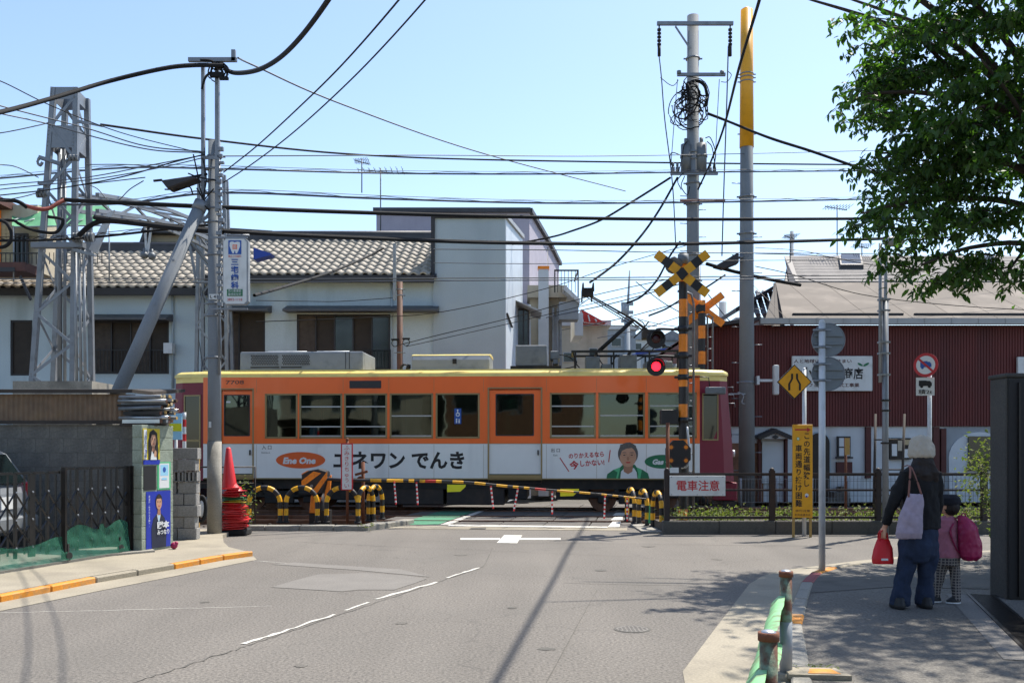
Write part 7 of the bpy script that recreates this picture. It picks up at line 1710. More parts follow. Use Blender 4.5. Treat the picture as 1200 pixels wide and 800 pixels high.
for p in ([(232,186),(237,210),(240,225),(243,235)],[(243,190),(247,215),(243,240),(250,250)],[(226,208),(236,212),(246,214),(258,216)],[(236,225),(240,232),(245,240)],[(240,250),(244,240),(250,232),(256,226)]):
    mb.tube(catmull([(LX(a),YP-.2-rnd.uniform(0,.05),LZ(b)) for a, b in p],5), .012, 5)
add('jumper_wires', mb, 'black_cable', lp)
mb = MB(); mb.box(LX(248), LX(259), YP-.13, YP-.12, LZ(352), LZ(346)); npx = add('number_plate', mb, 'sign_white', lp); text(npx, 'L 41', (LX(253.5),YP-.132,LZ(349)), width=.12, height=.05, bold=.02)
mb = MB(); mb.box(LX(247.5), LX(250), YP-.125, YP-.11, LZ(501), LZ(494)); add('sticker', mb, 'white_print', lp)
# diagonal prop
mb = MB(); mb.cyl(P(140,455,14.9), P(236,240,15.6), .105, .095, 16); mb.cyl(P(236,240,15.6)-Vector((.25,0,.58)).normalized()*1.0, P(236,240,15.6), .1, .1, 16) if False else None
mb.v = mb.v; pr_ = empty('prop_pole', P(120,500,14.75), 'slanting concrete prop pole leaning onto the left utility pole', 'prop pole')
mb = MB(); A_ = P(112,520,14.7); B_ = P(236,238,15.6); mb.cyl(A_, B_, .112, .10, 18); add('shaft', mb, 'pole_concrete', pr_)
mb = MB(); d = (B_-A_).normalized(); mb.cyl(B_-d*.14, B_+d*.02, .115, n=14); mb.beam(B_-d*.3, Vector((LX(248),YP,LZ(232))), .12, .08); mb.beam(B_-d*.5, Vector((LX(248),YP,LZ(250))), .06, .05)
add('head_clamp', mb, 'steel', pr_)
for t in (1.1,1.9,2.7): q = B_-d*t; mb = MB(); mb.cyl(q+Vector((0,-.12,0)), q+Vector((0,-.09,0)), .02, n=8); add('bolt', mb, 'steel', pr_)
sl2 = street_lamp([(188,211),(222,206),(232,208),(196,221)], (190,210), YP-.3, 'black louvred lamp or splice box hanging left of the utility pole')
mb = MB(); mb.tube([P(180,212,YP-.15), P(190,211,YP-.15)], .02); mb.tube(catmull([P(222,208,YP-.15),P(232,206,YP-.15),P(243,204,YP-.1)],4), .02); mb.tube(catmull([P(193,222,YP-.15),P(210,222,YP-.15),P(222,219,YP-.15),P(226,228,YP-.1)],4), .012); add('arm', mb, 'black_cable', sl2)
# dental sign
dsn = empty('shop_sign', (LX(282),YP,LZ(361)), 'white vertical dental clinic sign with blue lettering and tooth logo hung from the utility pole', 'sign')
z0, z1 = LZ(360), LZ(284); x0, x1 = LX(267.5), LX(297)
def oct_(x0, x1, z0, z1, c): return [(x0+c,z0),(x1-c,z0),(x1,z0+c),(x1,z1-c),(x1-c,z1),(x0+c,z1),(x0,z1-c),(x0,z0+c)]
mb = MB(); mb.prism([(x, YP-.3, z) for x, z in oct_(x0,x1,z0,z1,.05)], (0,.1,0)); db = add('sign_box', mb, 'steel_paint', dsn)
mb = MB(); mb.prism([(x, YP-.304, z) for x, z in oct_(x0+.012,x1-.03,z0+.012,z1-.012,.045)], (0,.004,0)); add('face', mb, 'sign_white', db)
mb = MB()
for z in (LZ(281.5), LZ(364)): mb.beam((pxx,YP-.2,z), (LX(294),YP-.2,z), .03)
mb.tube([(LX(270),YP-.2,LZ(279)),(LX(296),YP-.2,LZ(279))], .018, 6); add('bracket', mb, 'steel', dsn)
k_ = YP/F; O = (LX(281.5),YP-.306,LZ(295)); p_ = Pr(O, (k_,0,0), (0,0,k_)); p_.rect('blue_print',-7.5,7.5,-7.5,8.5)
p_.poly('white_print',[(-5.8,6.5),(-3,7.2),(0,6.2),(3,7.2),(5.8,6.5),(6,2),(4.2,-3),(2.5,-6.5),(1,-6.3),(.4,-3.5),(-.4,-3.5),(-1,-6.3),(-2.5,-6.5),(-4.2,-3),(-6,2)]).rect('orange_print',-2.6,2.6,-1.6,3.6)
p_.rect('green_print',-9,9,-55.5,-47.5).done(dsn)
yf = YP-.312
text(dsn, '歯', (LX(281.5),yf,LZ(294)), height=4.2*k_, matn='white_print', bold=.0)
text(dsn, '矯正小児歯科', (LX(281.5),yf,LZ(304.8)), width=15*k_, height=2.7*k_, matn='red_print', bold=.0)
text(dsn, '三宅歯科', (LX(281.5),yf,LZ(325)), height=34*k_, width=9*k_, matn='blue_print', vertical=True, bold=.03)
text(dsn, '荒川車庫前', (LX(281.5),yf-.004,LZ(344.5)), width=15*k_, height=3*k_, matn='white_print', bold=.0); text(dsn, '電停前左折', (LX(281.5),yf-.004,LZ(348.4)), width=15*k_, height=3*k_, matn='white_print', bold=.0)
text(dsn, '3893-1118', (LX(281.5),yf,LZ(354.5)), width=17*k_, height=3*k_, matn='red_print', bold=.0)
mb = MB(); mb.prism([P(297,290,19), P(318,297,19), P(316,299,19), P(297,304,19)], (0,.3,0)); add('awning_tip', mb, 'blue_cloth', label='blue pennant shaped cover showing right of the dental sign', cat='cover')

# ------------------------------------------------------------ steel lattice masts and portal beam
def lattice(name, label, px0, px1, qx0, qx1, ytop, ybot, Y, dep_px, m='steel', zb_=None, plates=(), nbay=8, w_=.075, phase=0):
    e = empty(name, (bx((px0+px1)/2,Y), Y, 0), label, 'lattice mast')
    def c(px, py, k): # k: 0 front, 1 back
        return P(px, py, Y) + (Vector((0,0,0)) if k == 0 else Vector((dep_px,0.9,0)))
    ends = {}
    for s, (tx_, bx_) in enumerate(((px0,qx0),(px1,qx1))):
        for k in (0,1):
            a = P(tx_,ytop,Y)+Vector((dep_px*k,.55*k,0)); b = P(bx_,ybot,Y)+Vector((dep_px*k,.9*k,0)); t = (a.z-0)/(a.z-b.z); b = a.lerp(b, t)
            ends[(s,k)] = (a, b); mb = MB(); mb.angle(b, a, w_, .012, (0,-1,0)); add('leg', mb, m, e)
    def pt(s, k, t): return ends[(s,k)][0].lerp(ends[(s,k)][1], t)
    for f, (A_, B_) in enumerate((((0,0),(1,0)),((1,0),(1,1)),((0,0),(0,1)),((0,1),(1,1)))):
        t = .14+.0; i = phase+f; ts = [.02+(1-.02)*((j/nbay)**1.0) for j in range(nbay+1)]
        for a, b in zip(ts, ts[1:]):
            if i % 2: mb = MB(); mb.beam(pt(*A_, a), pt(*B_, b), w_*.62, .01, (0,1,0) if f in (0,3) else (1,0,0)); add('brace', mb, m, e)
            else: mb = MB(); mb.beam(pt(*B_, a), pt(*A_, b), w_*.62, .01, (0,1,0) if f in (0,3) else (1,0,0)); add('brace', mb, m, e)
            i += 1
    for (ya, yb2) in plates:
        H_ = ends[(0,0)][0].z-ends[(0,0)][1].z
        ta = (ends[(0,0)][0].z-bz(ya,Y))/H_; tb_ = (ends[(0,0)][0].z-bz(yb2,Y))/H_
        for (A_, B_) in (((0,0),(1,0)),((1,0),(1,1)),((0,1),(1,1)),((0,0),(0,1))):
            q = [pt(*A_, ta), pt(*B_, ta), pt(*B_, tb_), pt(*A_, tb_)]; n_ = (q[1]-q[0]).cross(q[2]-q[0]).normalized()
            mb = MB(); mb.prism([p+n_*.012 for p in q], -n_*.012)
            for p, p2 in ((q[0],q[3]),(q[1],q[2])):
                for i in range(6): r_ = p.lerp(p2, (i+.5)/6)+n_*.012; mb.cyl(r_, r_+n_*.015, .014, n=6)
            add('gusset_plate', mb, m, e)
    return e, pt
YT = 17.2
tw, tpt = lattice('lattice_mast', 'tall grey riveted steel lattice tower at the far left behind the yard wall', 62, 88, 36, 84, 102, 450, YT, -.05, plates=((102,116),(147,173)), nbay=14, w_=.085)
mb = MB()
for px_, t_ in ((70,.06),(76,.05)): mb.tube([P(px_,175,YT+.4), P(px_,450,YT+.4)], .045 if px_ == 70 else .03, 8); add('rear_pipe', mb, 'steel', tw); mb = MB()
for px_ in (88,93,98): mb = MB(); mb.tube([P(px_,292,YT-.1), P(px_+2,452,YT-.1)], .028, 8); add('conduit', mb, 'steel_paint', tw)
mb = MB(); mb.box(bx(44,YT), bx(104,YT), YT-.25, YT-.1, bz(293,YT), bz(287,YT)); mb.prism([P(84,290,YT-.2), P(110,297,YT-.6), P(110,300,YT-.6), P(84,294,YT-.2)], (0,.1,0)); add('platform_beam', mb, 'steel', tw)
for px, py, w_ in ((52,225,.12),(50,228,.1),(92,278,.14),(106,278,.14),(88,185,.1)):
    mb = MB(); mb.smooth = True; c = P(px,py,YT-.3)
    for i in range(3): mb.cyl(c+Vector((i*.06-.1,0,0)), c+Vector((i*.06-.06,0,0)), w_*.6, n=12)
    add('insulator', mb, 'equip_grey', tw)
mb = MB(); mb.beam(P(45,184,YT-.2), P(70,192,YT), .06); add('outrigger', mb, 'steel', tw); mb = MB(); mb.tube(catmull([P(46,185,YT-.2),P(44,190,YT-.2),P(47,194,YT-.2),P(50,190,YT-.2)],4), .025); add('hook', mb, 'steel', tw); mb = MB(); mb.beam(P(44,214,YT-.1), P(58,217,YT), .05); add('outrigger', mb, 'steel', tw); mb = MB(); mb.beam(P(90,142,YT-.1), P(104,145,YT-.1), .05); mb.beam(P(105,145,YT-.1),P(120,148,YT-.1),.03); add('outrigger', mb, 'steel', tw)
mb = MB(); mb.prism([P(126,250,YT), P(134,246,YT), P(113,297,YT), P(104,292,YT)], (0,.05,0)); add('knee_plate', mb, 'white_steel', tw)
for px_, py_ in ((85,143),(88,150)): pass
mb = MB(); mb.box(bx(20,YT), bx(112,YT), YT-.15, YT+1.3, 0, bz(447,YT)); add('footing', mb, 'concrete', tw)
YM2 = 25.7
m2_, mpt = lattice('lattice_mast', 'steel lattice mast beyond the tram directly behind the left utility pole', 233, 262, 229, 266, 205, 470, YM2, -.1, nbay=9, w_=.085, phase=1)
pbm = empty('portal_beam', P(170,260,21), 'steel truss beam spanning the tracks between the two lattice masts', 'beam')
A0 = P(86,228,YT+.5); A1 = P(86,247,YT+.5); B0 = P(258,288,YM2); B1 = P(258,300,YM2)
bow = lambda a, b, s: a.lerp(b, s)+Vector((0,0,.25*math.sin(math.pi*s)))
nS = 9
for k, (a, b) in enumerate(((A0,B0),(A1,B1))):
    for dx in (0, .45):
        mb = MB()
        for i in range(nS): mb.beam(bow(a,b,i/nS)+Vector((dx,0,0)), bow(a,b,(i+1)/nS)+Vector((dx,0,0)), .07)
        add('chord', mb, 'steel', pbm)
for i in range(nS):
    mb = MB(); mb.beam(bow(A0 if i % 2 else A1, B0 if i % 2 else B1, i/nS), bow(A1 if i % 2 else A0, B1 if i % 2 else B0, (i+1)/nS), .045); mb.beam(bow(A0,B0,i/nS), bow(A0,B0,(i+1)/nS)+Vector((.45,0,0)), .04); add('web_member', mb, 'steel', pbm)
for px, py, l_ in ((170,265,30),(178,262,34)): 
    mb = MB(); mb.beam(P(px,py,21.5), P(172,py+l_+6,21.5), .045); add('hanger', mb, 'white_steel', pbm)
for px, py in ((169,297),(178,298)): mb = MB(); mb.smooth = True; mb.sphere(P(px,py+2,21.4), .09, n=12, m=8); mb.cyl(P(px,py-6,21.4), P(px,py+2,21.4), .03, n=8); add('insulator', mb, 'equip_grey', pbm)
mb = MB(); mb.beam(P(222,285,24.6), P(230,330,24.6), .06); mb.beam(P(224,284,24.6), P(262,330,25.2), .06); mb.beam(P(226,330,24.6), P(268,331,25), .05); add('bracket', mb, 'steel', m2_)
# post with steel plate in front of the blue house
Yk2 = 25.2; pk, _ = pole('utility_pole', 468.5, 330, (bx(468.5,Yk2),Yk2), .085, .075, 'wood_brown', 'short brown pole in front of the blue house above the tram roof', n=12)
mb = MB(); mb.box(bx(461,Yk2), bx(464.5,Yk2), Yk2-.1, Yk2-.04, bz(352,Yk2), bz(286,Yk2)); mb.beam((bx(462,Yk2),Yk2-.1,bz(346,Yk2)),(bx(469,Yk2),Yk2,bz(347,Yk2)),.04); add('steel_extension', mb, 'steel_paint', pk)
for x, y in ((463,402),(476,401)): mb = MB(); c = P(x,y,Yk2-.1); mb.tube([c+Vector((.09*math.cos(t),0,.09*math.sin(t))) for t in [2*math.pi*i/16 for i in range(16)]], .012, 5, closed=True, ref=(0,1,0)); mb.box(c.x-.1,c.x+.1,c.y-.02,c.y+.02,c.z+.07,c.z+.12); add('cable_loop', mb, 'black_cable', pk)
for i, y in enumerate((340, 347, 414)): band(pk, bx(468.5,Yk2), Yk2, bz(y,Yk2), .09, 'steel', .03)
# distant masts behind the pantograph
dm, _ = pole('utility_pole', 735, 372, (bx(735,60),60), .26, .2, 'far_grey', 'distant grey pole with thin top mast and crossarms behind the pantograph')
mb = MB(); mb.cyl(P(735,372,60), P(738,317,60), .1, .05, 8)
for y in (356,366,376,392): mb.box(bx(728,60), bx(742,60), 59.9, 60.1, bz(y,60)-.1, bz(y,60)+.1)
mb.cyl(P(732,368,60), P(732,358,60), .22, n=10); add('fittings', mb, 'far_grey', dm)
for (px, pt_, w_, lab) in ((847,354,.2,'distant pole behind the far crossing signal'),(928,271,.1,'thin mast on the shingle roof behind the antenna')):
    pole('utility_pole', px, pt_, (bx(px,48),48), w_, w_, 'far_grey', lab, n=8)

# ------------------------------------------------------------ overhead wires
def wire(label, pts, r, m='black_cable', grp=None, n=8, seg=6, cat='power cable', twist=False):
    """pts: (px, py, Y) along the cable"""
    q = catmull([P(*p) for p in pts], n); mb = MB(); mb.tube(q, r, seg, cap=False)
    if twist:   # messenger wire lashed above the cable
        q2 = []
        tot = 0
        for a, b in zip(q, q[1:]):
            L = (b-a).length; k = max(1, int(L/.35))
            for j in range(k): q2.append(a.lerp(b, j/k))
        thick = r > .03
        pp2 = [p+Vector((0, .012*math.cos(i*1.9), (r*.7 if thick else r*1.5)+(.012 if thick else .022)*math.sin(i*1.9))) for i, p in enumerate(q2)]
        mb.tube(pp2, r*.32, 4, cap=False); mb.tube([p+Vector((0,0,r*1.05 if thick else r*2.1+.02)) for p in q], r*.3, 4, cap=False)
    return add('overhead_cable', mb, m, label=label, cat=cat, group=grp)
e_ = 15.5
wire('thick black bundle climbing from the left edge to the top of the left pole', [(-80,148,12),(0,132,13.5),(60,116,14.5),(130,95,e_),(190,81,e_),(225,77,e_),(262,77,e_)], .032, twist=True)
wire('thick black bundle curving up from the left pole top to the upper frame edge', [(262,80,e_),(275,86,e_),(300,83,14.5),(325,70,13),(352,44,11.5),(386,-2,10),(420,-60,8.5)], .033, twist=True)
wire('upper of two cables rising steeply from the left pole to the top edge', [(262,202,e_),(300,172,14),(345,131,12.5),(400,77,10.5),(470,-3,8.5),(520,-70,7)], .010)
wire('lower of two cables rising steeply from the left pole to the top edge', [(262,214,e_),(300,189,14),(350,150,12.5),(420,85,10.5),(500,-2,8.5),(560,-80,7)], .009)
wire('thin guy wire descending from the left pole top to the right through open sky', [(279,68,e_),(300,78,17),(400,122,20),(560,178,26),(733,224,33)], .016, 'grey_cable')
wire('dark cable from the lattice tower passing behind the left pole at its top', [(118,146,YT),(240,163,19),(400,180,22),(560,187,25),(800,191,26),(1000,193,27),(1090,193,28)], .022)
wire('thin spiral wire level with the top of the left pole', [(262,183,e_),(500,182,18),(700,183,22),(880,180,26),(1040,176,27)], .010, 'grey_cable')
H_ = 'near parallel cables crossing the whole view'
wire('lashed cable just below the two rising cables', [(0,209,20),(140,197,19),(262,198,18),(450,203,20),(640,204,22),(800,202,24),(1040,200,26)], .018, 'grey_cable', twist=True)
wire('lashed cable above the thick black line over the roofs', [(60,240,17),(150,238,17),(262,226,17.5),(450,233,19),(640,238,21),(830,237,23),(1040,233,25)], .020, 'grey_cable', twist=True)
wire('thick black cable crossing the view above the tiled ridge', [(72,234,16.4),(150,238,16.3),(262,243,16.4),(420,249,18),(600,254,20),(800,257,22),(1045,256,25),(1120,255,26)], .040)
wire('thick black lashed cable lying just above the tile roof ridge', [(110,255,16.6),(150,260,16.5),(262,271,16.8),(420,279,18.5),(600,285,20.5),(800,286,23),(1000,281,25),(1060,279,26)], .036, twist=True)
wire('thick cable sagging from the left edge to the tower with a red sleeve end', [(-60,228,15.8),(0,234,16),(20,236,16),(32,243,16.1)], .035)
wire('red brown sleeved cable section at the left tower', [(30,241,16.1),(45,245,16.1),(58,244,16.2),(68,238,16.3),(76,234,16.4)], .036, 'red_cable')
wire('lower thick cable looping from the tower foot bracket to the left pole', [(92,276,16.6),(108,263,16.6),(125,259,16.6),(160,262,16.5),(210,268,16.4),(262,272,16.4)], .045)
wire('black cable coil loop at the far left edge', [(-40,262,16),(10,258,16),(22,262,16),(34,268,16.1),(50,272,16.1),(66,272,16.2),(74,260,16.2),(70,256,16.2),(56,254,16.2)], .028)
wire('double black cable along the left edge at balcony height', [(-60,284,16),(0,282,16),(60,281,16.4),(120,277,17),(210,267,17),(262,262,17)], .022, twist=True)
wire('large dark hoop of spare cable hanging at the left frame edge', [(0,258,15.6),(8,262,15.6),(13,272,15.6),(12,283,15.6),(5,289,15.6),(-6,290,15.6)], .03)
L_ = 'fan of telephone wires between the tower and the left pole'
for i, (p, lab) in enumerate((([(-40,85,14),(0,95,15),(60,124,16),(140,155,17),(237,180,e_)],'highest wire of the fan left of the pole'),
    ([(-40,110,14),(0,124,15),(100,150,16),(170,171,16),(240,178,e_)],'second wire of the fan left of the pole'),
    ([(-40,122,14),(0,133,15),(55,145,16),(120,163,16),(180,176,16),(240,179,e_)],'third wire of the fan left of the pole'),
    ([(-40,233,15),(60,222,16),(140,208,16),(200,191,e_),(240,181,e_)],'rising wire just under the black lamp left of the pole'),
    ([(-40,224,15),(0,217,16),(100,208,16),(180,193,e_),(238,182,e_)],'rising wire ending at the pole above the black lamp'),
    ([(-40,228,15),(0,222,16),(110,210,16),(190,196,e_),(238,185,e_)],'faint wire in the fan under the others'),
    ([(-40,158,15),(0,156,15),(45,147,16),(56,144,YT)],'short wire from the left edge to the tower plate'),
    ([(-40,190,15),(0,193,16),(20,196,16),(45,208,YT)],'wire dipping from the left edge to the tower waist'),
    ([(100,193,YT),(150,193,17),(200,197,16),(240,196,e_)],'level wire from tower waist to the pole'),
    ([(-40,240,15),(20,232,16),(60,222,YT),(110,215,17),(170,208,16)],'wire from the left edge rising past the tower to the lamp'),
    ([(103,216,YT),(115,222,17),(126,234,17),(138,235,17),(152,222,16.5),(168,212,16)],'drooping jumper between tower and black lamp'))):
    wire(lab, p, .009 if i not in (1,2,3) else .011, 'grey_cable' if i % 3 else 'black_cable', L_)
wire('heavy lead from pole coil down right to the roof line', [(829,133,YU),(850,141,26),(900,161,25),(950,177,25),(996,193,25),(1060,215,25)], .038, twist=False)
wire('thick black cable sweeping down from the top edge to the transformer pole', [(985,-430,4.6),(960,-300,6),(930,-160,8.8),(905,-60,11.5),(890,0,14.2),(866,80,17.5),(848,150,22.6),(832,192,24.8),(818,222,25.7)], .027)
wire('long sagging cable from the transformer pole left to the blue building', [(786,208,25.7),(764,222,26),(735,240,26.5),(704,258,27),(672,270,28),(645,278,28),(594,287,28),(540,292,27.5)], .03)
wire('cable from the transformer pole down to the pantograph head', [(794,208,25.7),(778,237,25.5),(762,262,25),(744,285,24.5),(722,308,24),(700,325,23.5),(691,331,23.4)], .03)
wire('left dropper wire hanging from the high crossarm', [(771,54,25.8),(775,90,25.8),(779,140,25.8),(788,215,25.8),(792,290,25.8)], .016, 'grey_cable')
wire('right dropper wire hanging from the high crossarm', [(853.5,54,25.8),(852,110,25.8),(850,170,25.8),(848,230,25.8),(846,300,25.8)], .018, 'grey_cable')
wire('thin dropper from the lower crossarm on its left', [(794,93,25.8),(791,130,25.8),(788,170,25.8),(786,198,25.8)], .01, 'grey_cable')
wire('thin dropper from the lower crossarm on its right', [(843,93,25.8),(841,130,25.8),(838,190,25.8)], .01, 'grey_cable')
wire('small loop of wire between the two crossarms on the left', [(774,91,25.8),(784,99,25.8),(790,100,25.8),(795,94,25.8)], .01)
wire('small loop of wire between the two crossarms on the right', [(845,96,25.8),(852,96,25.8),(857,88,25.8),(852,83,25.8)], .01)
CT = 'tram contact and feeder wires'
wire('upper thin messenger wire crossing behind the crossbuck', [(508,292,23),(650,293,23.2),(800,296,23.4),(1000,297,23.6),(1060,297,23.7)], .012, 'grey_cable', CT)
wire('thin wire level with the blue block parapet', [(508,308,22.5),(640,309,22.7),(800,306,23),(1030,304,23.3)], .009, 'grey_cable', CT)
wire('tram contact wire level with the pantograph head', [(-40,327,22),(300,327,23),(510,326,23.3),(690,325.5,23.4),(850,324,23.4),(1060,322,23.4)], .014, 'grey_cable', CT)
wire('second contact wire over the near track', [(-40,332,19),(300,331,20),(508,329,20.2),(700,328,20.3),(900,327,20.4),(1060,326,20.4)], .012, 'grey_cable', CT)
wire('wire rising right across the blue house to the tall pole', [(300,377,22),(430,372,22.5),(520,365,23),(640,338,24),(720,312,25),(806,287,25.8)], .011, 'black_cable')
wire('pair of house service wires, upper', [(468,404,25),(520,391,25.5),(600,372,26),(700,345,25.8),(808,322,25.8)], .012, 'black_cable')
wire('pair of house service wires, lower', [(476,406,25),(530,394,25.5),(610,376,26),(710,352,25.8),(808,330,25.8)], .010, 'black_cable')
wire('cable across the tiles from the right pole loop to the dental sign', [(298,346,16.2),(340,334,19),(390,318,22),(430,301,24.5),(449,291,25.2)], .03, 'black_cable')
wire('wire along the blue wall under the eaves', [(300,352,24),(362,353,25),(400,353,25.5),(460,349,25.2)], .010, 'black_cable')
wire('cable from pantograph side up to the far crossing pole', [(735,355,24),(752,347,24.5),(770,328,25),(785,300,25.5),(797,283,25.8)], .028)
wire('dark cable rising from behind the lamps to the right', [(760,370,27),(780,362,27),(800,350,27),(822,340,27),(850,322,27)], .028)
wire('thick tube cable from the far signal down right to the shop roof', [(828,309,25.6),(860,318,26),(900,327,26),(938,334,26.5)], .05)
wire('thin wire to the shop roof from the thick pole', [(885,312,26),(930,322,26.3),(1010,345,26.6),(1120,358,26.8),(1260,366,26.9)], .012)
wire('second thin wire above the shop roof', [(885,297,26),(960,300,26.5),(1040,313,27),(1200,330,28)], .011)
wire('third thin wire slanting over the shingle roof', [(885,290,26),(940,294,26.5),(1010,306,28),(1200,318,30)], .009, 'grey_cable')
for i, (x0_, y0_, x1_, y1_, Y_, lab) in enumerate(((640,372,806,330,30,'distant wire crossing behind the pantograph, steep'),(650,388,806,352,34,'distant wire behind the pantograph, lower'),(655,374,770,382,40,'distant nearly level wire over far houses'),(745,330,808,372,34,'distant wire slanting down behind the crossbuck'),(700,396,806,368,40,'far wire just above the distant roofs'),(720,365,810,385,45,'far wire between distant masts'),(830,345,870,390,33,'far wire between the two big poles'),(690,350,640,378,38,'short wire behind the collector head'))):
    wire(lab, [(x0_,y0_,Y_),((x0_+x1_)/2,(y0_+y1_)/2+3,Y_),(x1_,y1_,Y_)], .018, 'grey_cable', 'distant wires over the far houses')
for i, (px, a, b) in enumerate(((549,309,327),(771,297,306),(790,306,324),(1000,297,304),(640,293,309),(880,296,324))):
    pass
# ------------------------------------------------------------ tree over the right footway
rg = np.random.default_rng(11)
tree = empty('tree', (8.0,12.6,0), 'large dark leafy cherry tree overhanging the footway from the right edge', 'tree')
mb = MB(); mb.tube(catmull([(8.0,12.6,-.1),(7.95,12.55,1.5),(7.8,12.4,3.0),(7.85,12.3,4.4),(7.7,12.4,5.8)],5), [.26-.0045*i for i in range(21)], 14); add('trunk', mb, 'bark', tree)
sprays = []   # (root, tip, leaf count)
def addbranch(pts, r0, r1, nm='limb'):
    q = catmull(pts, 5); mb = MB(); mb.tube(q, [r0+(r1-r0)*i/(len(q)-1) for i in range(len(q))], 8); add(nm, mb, 'bark', tree); return q
limbs = []
for tip, Yt_, r in (((1010,110),9.6,.07),((1010,250),9.3,.06),((1080,310),9.0,.05),((1060,30),10.2,.07),((1180,320),9.6,.05),((1110,180),10.4,.07),((1150,70),9.0,.05),((1030,180),10.2,.06)):
    b = Vector((7.8,12.4,3.0+rnd.uniform(0,2.2))); t = P(*tip, Yt_+2); m1 = b.lerp(t, .4)+Vector((0,0,.35)); m2 = b.lerp(t, .75)+Vector((0,0,.25))
    limbs.append(addbranch([b, m1, m2, t], r, .012))
for t in ((2.6,12.2,7.6),(3.4,10.4,7.4),(2.2,10.9,7.9),(4.4,9.2,7.6),(5.4,9.0,7.2),(3.4,12.6,7.8),(4.8,11.5,8.2),(6.0,10,8),(7.6,9.2,6),(8,11,7),(7.4,12.8,6.5),(6.6,8.2,6.4)):
    b = Vector((7.7,12.4,5.0)); t = Vector(t)+Vector((1.4,1.6,.6)); limbs.append(addbranch([b, b.lerp(t,.5)+Vector((0,0,.5)), t], .07, .012))
tips = [(974,22),(984,40),(1002,34),(1010,20),(990,60),(1004,78),(1018,62),(1030,48),(1045,38),(1060,36),(1082,34),(1100,40),(1125,36),(1150,30),(982,125),(985,140),(992,118),(1004,104),(1012,150),(1018,92),(1000,150),(990,196),(998,206),(1010,190),(1028,168),(1020,215),(986,272),(996,262),(1008,272),(1024,262),(1036,240),(1018,318),(1026,300),(1034,285),(1046,330),(1058,322),(1068,335),(1080,342),(1092,330),(1104,316),(1120,336),(1130,338),(1140,320),(1160,300),(1172,340),(1178,325),(1190,312),(1196,330),(1046,300),(1062,300),(1086,308)]
def shadow_ok(c):
    """keep the dappled shade where the photograph has it: footway and the strip of road beside it"""
    Xs, Ys = c.x-.394*c.z, c.y-.422*c.z
    if Ys < .5: return True
    xs, ys = 600+F*Xs/Ys, HY+F*CH/Ys
    lim = 775 if 680 < ys < 700 else 855 if 668 < ys < 712 else 880 if ys < 740 else 915
    return (xs > lim+rg.uniform(-12,12) and ys > 667) or xs > 1180
def inside():
    while True:
        x = rg.uniform(1000, 1330); y = rg.uniform(-60, 322)
        L = 1004+ (20*math.sin(y*.045)+14*math.sin(y*.11+1))
        if y < 40: L += (40-y)*1.7
        if y > 250: L += (y-250)*.6
        if 22 < y and x > L and not (x > 1195 and y > 290 and rg.random() < .4) and not (1115 < x < 1170 and 283 < y < 322) and not (1155 < x < 1200 and 60 < y < 100) and not (1110 < x < 1150 and 95 < y < 120) and not (1170 < x < 1200 and 110 < y < 150): return x, y
        if y <= 18 and x > 1130+rg.uniform(-20,20) and y < 2: return x, y
sp_list = []
def spray(tip, root, cnt, wid):
    tip = Vector(tip); root = Vector(root)
    for k in range(cnt):
        t = k/max(1, cnt-1); c = root.lerp(tip, t)+Vector((0,0,.10*math.sin(math.pi*t)-.06*t*t)); sp_list.append((c, wid*(1-.5*t)))
for (x, y) in tips:
    Y_ = rg.uniform(11.0, 12.2); tp_ = P(x, y, Y_); rt = tp_+Vector((rg.uniform(.4,.75), rg.uniform(-.1,.4), rg.uniform(.0,.28))); spray(tp_, rt, 9, .075)
ncl = 0
while ncl < 96:
    x, y = inside(); Y_ = rg.uniform(10.9, 13.6); c0 = P(x, y, Y_)
    if not shadow_ok(c0) and rg.random() < .8: continue
    ncl += 1
    for k in range(5):
        tp_ = c0+Vector((rg.uniform(-.45,.25), rg.uniform(-.5,.5), rg.uniform(-.14,.14))); q = P(x, y, Y_)
        rt = c0+Vector((rg.uniform(.25,.6), rg.uniform(-.3,.3), rg.uniform(.05,.22))); spray(tp_, rt, 9, .085)
up_list = []
for i in range(900):     # crown above the frame
    c = Vector((rg.uniform(3.2,10), rg.uniform(8.8,15.0), rg.uniform(6.2,9.4)))
    if (c.x-7.0)**2/15+(c.y-12.0)**2/10 > 1: continue
    if HY-F*(c.z-CH)/c.y > -16 or not shadow_ok(c): continue
    for k in range(6): up_list.append((c+Vector(rg.normal(0,.2,3))*.8, .10))
for i in range(460):     # crown right of the frame
    c = Vector((rg.uniform(6.6,10.5), rg.uniform(8.8,14.5), rg.uniform(3.6,7.4)))
    if c.x < (1225-600)*c.y/F: continue
    for k in range(6): up_list.append((c+Vector(rg.normal(0,.22,3)), .12))
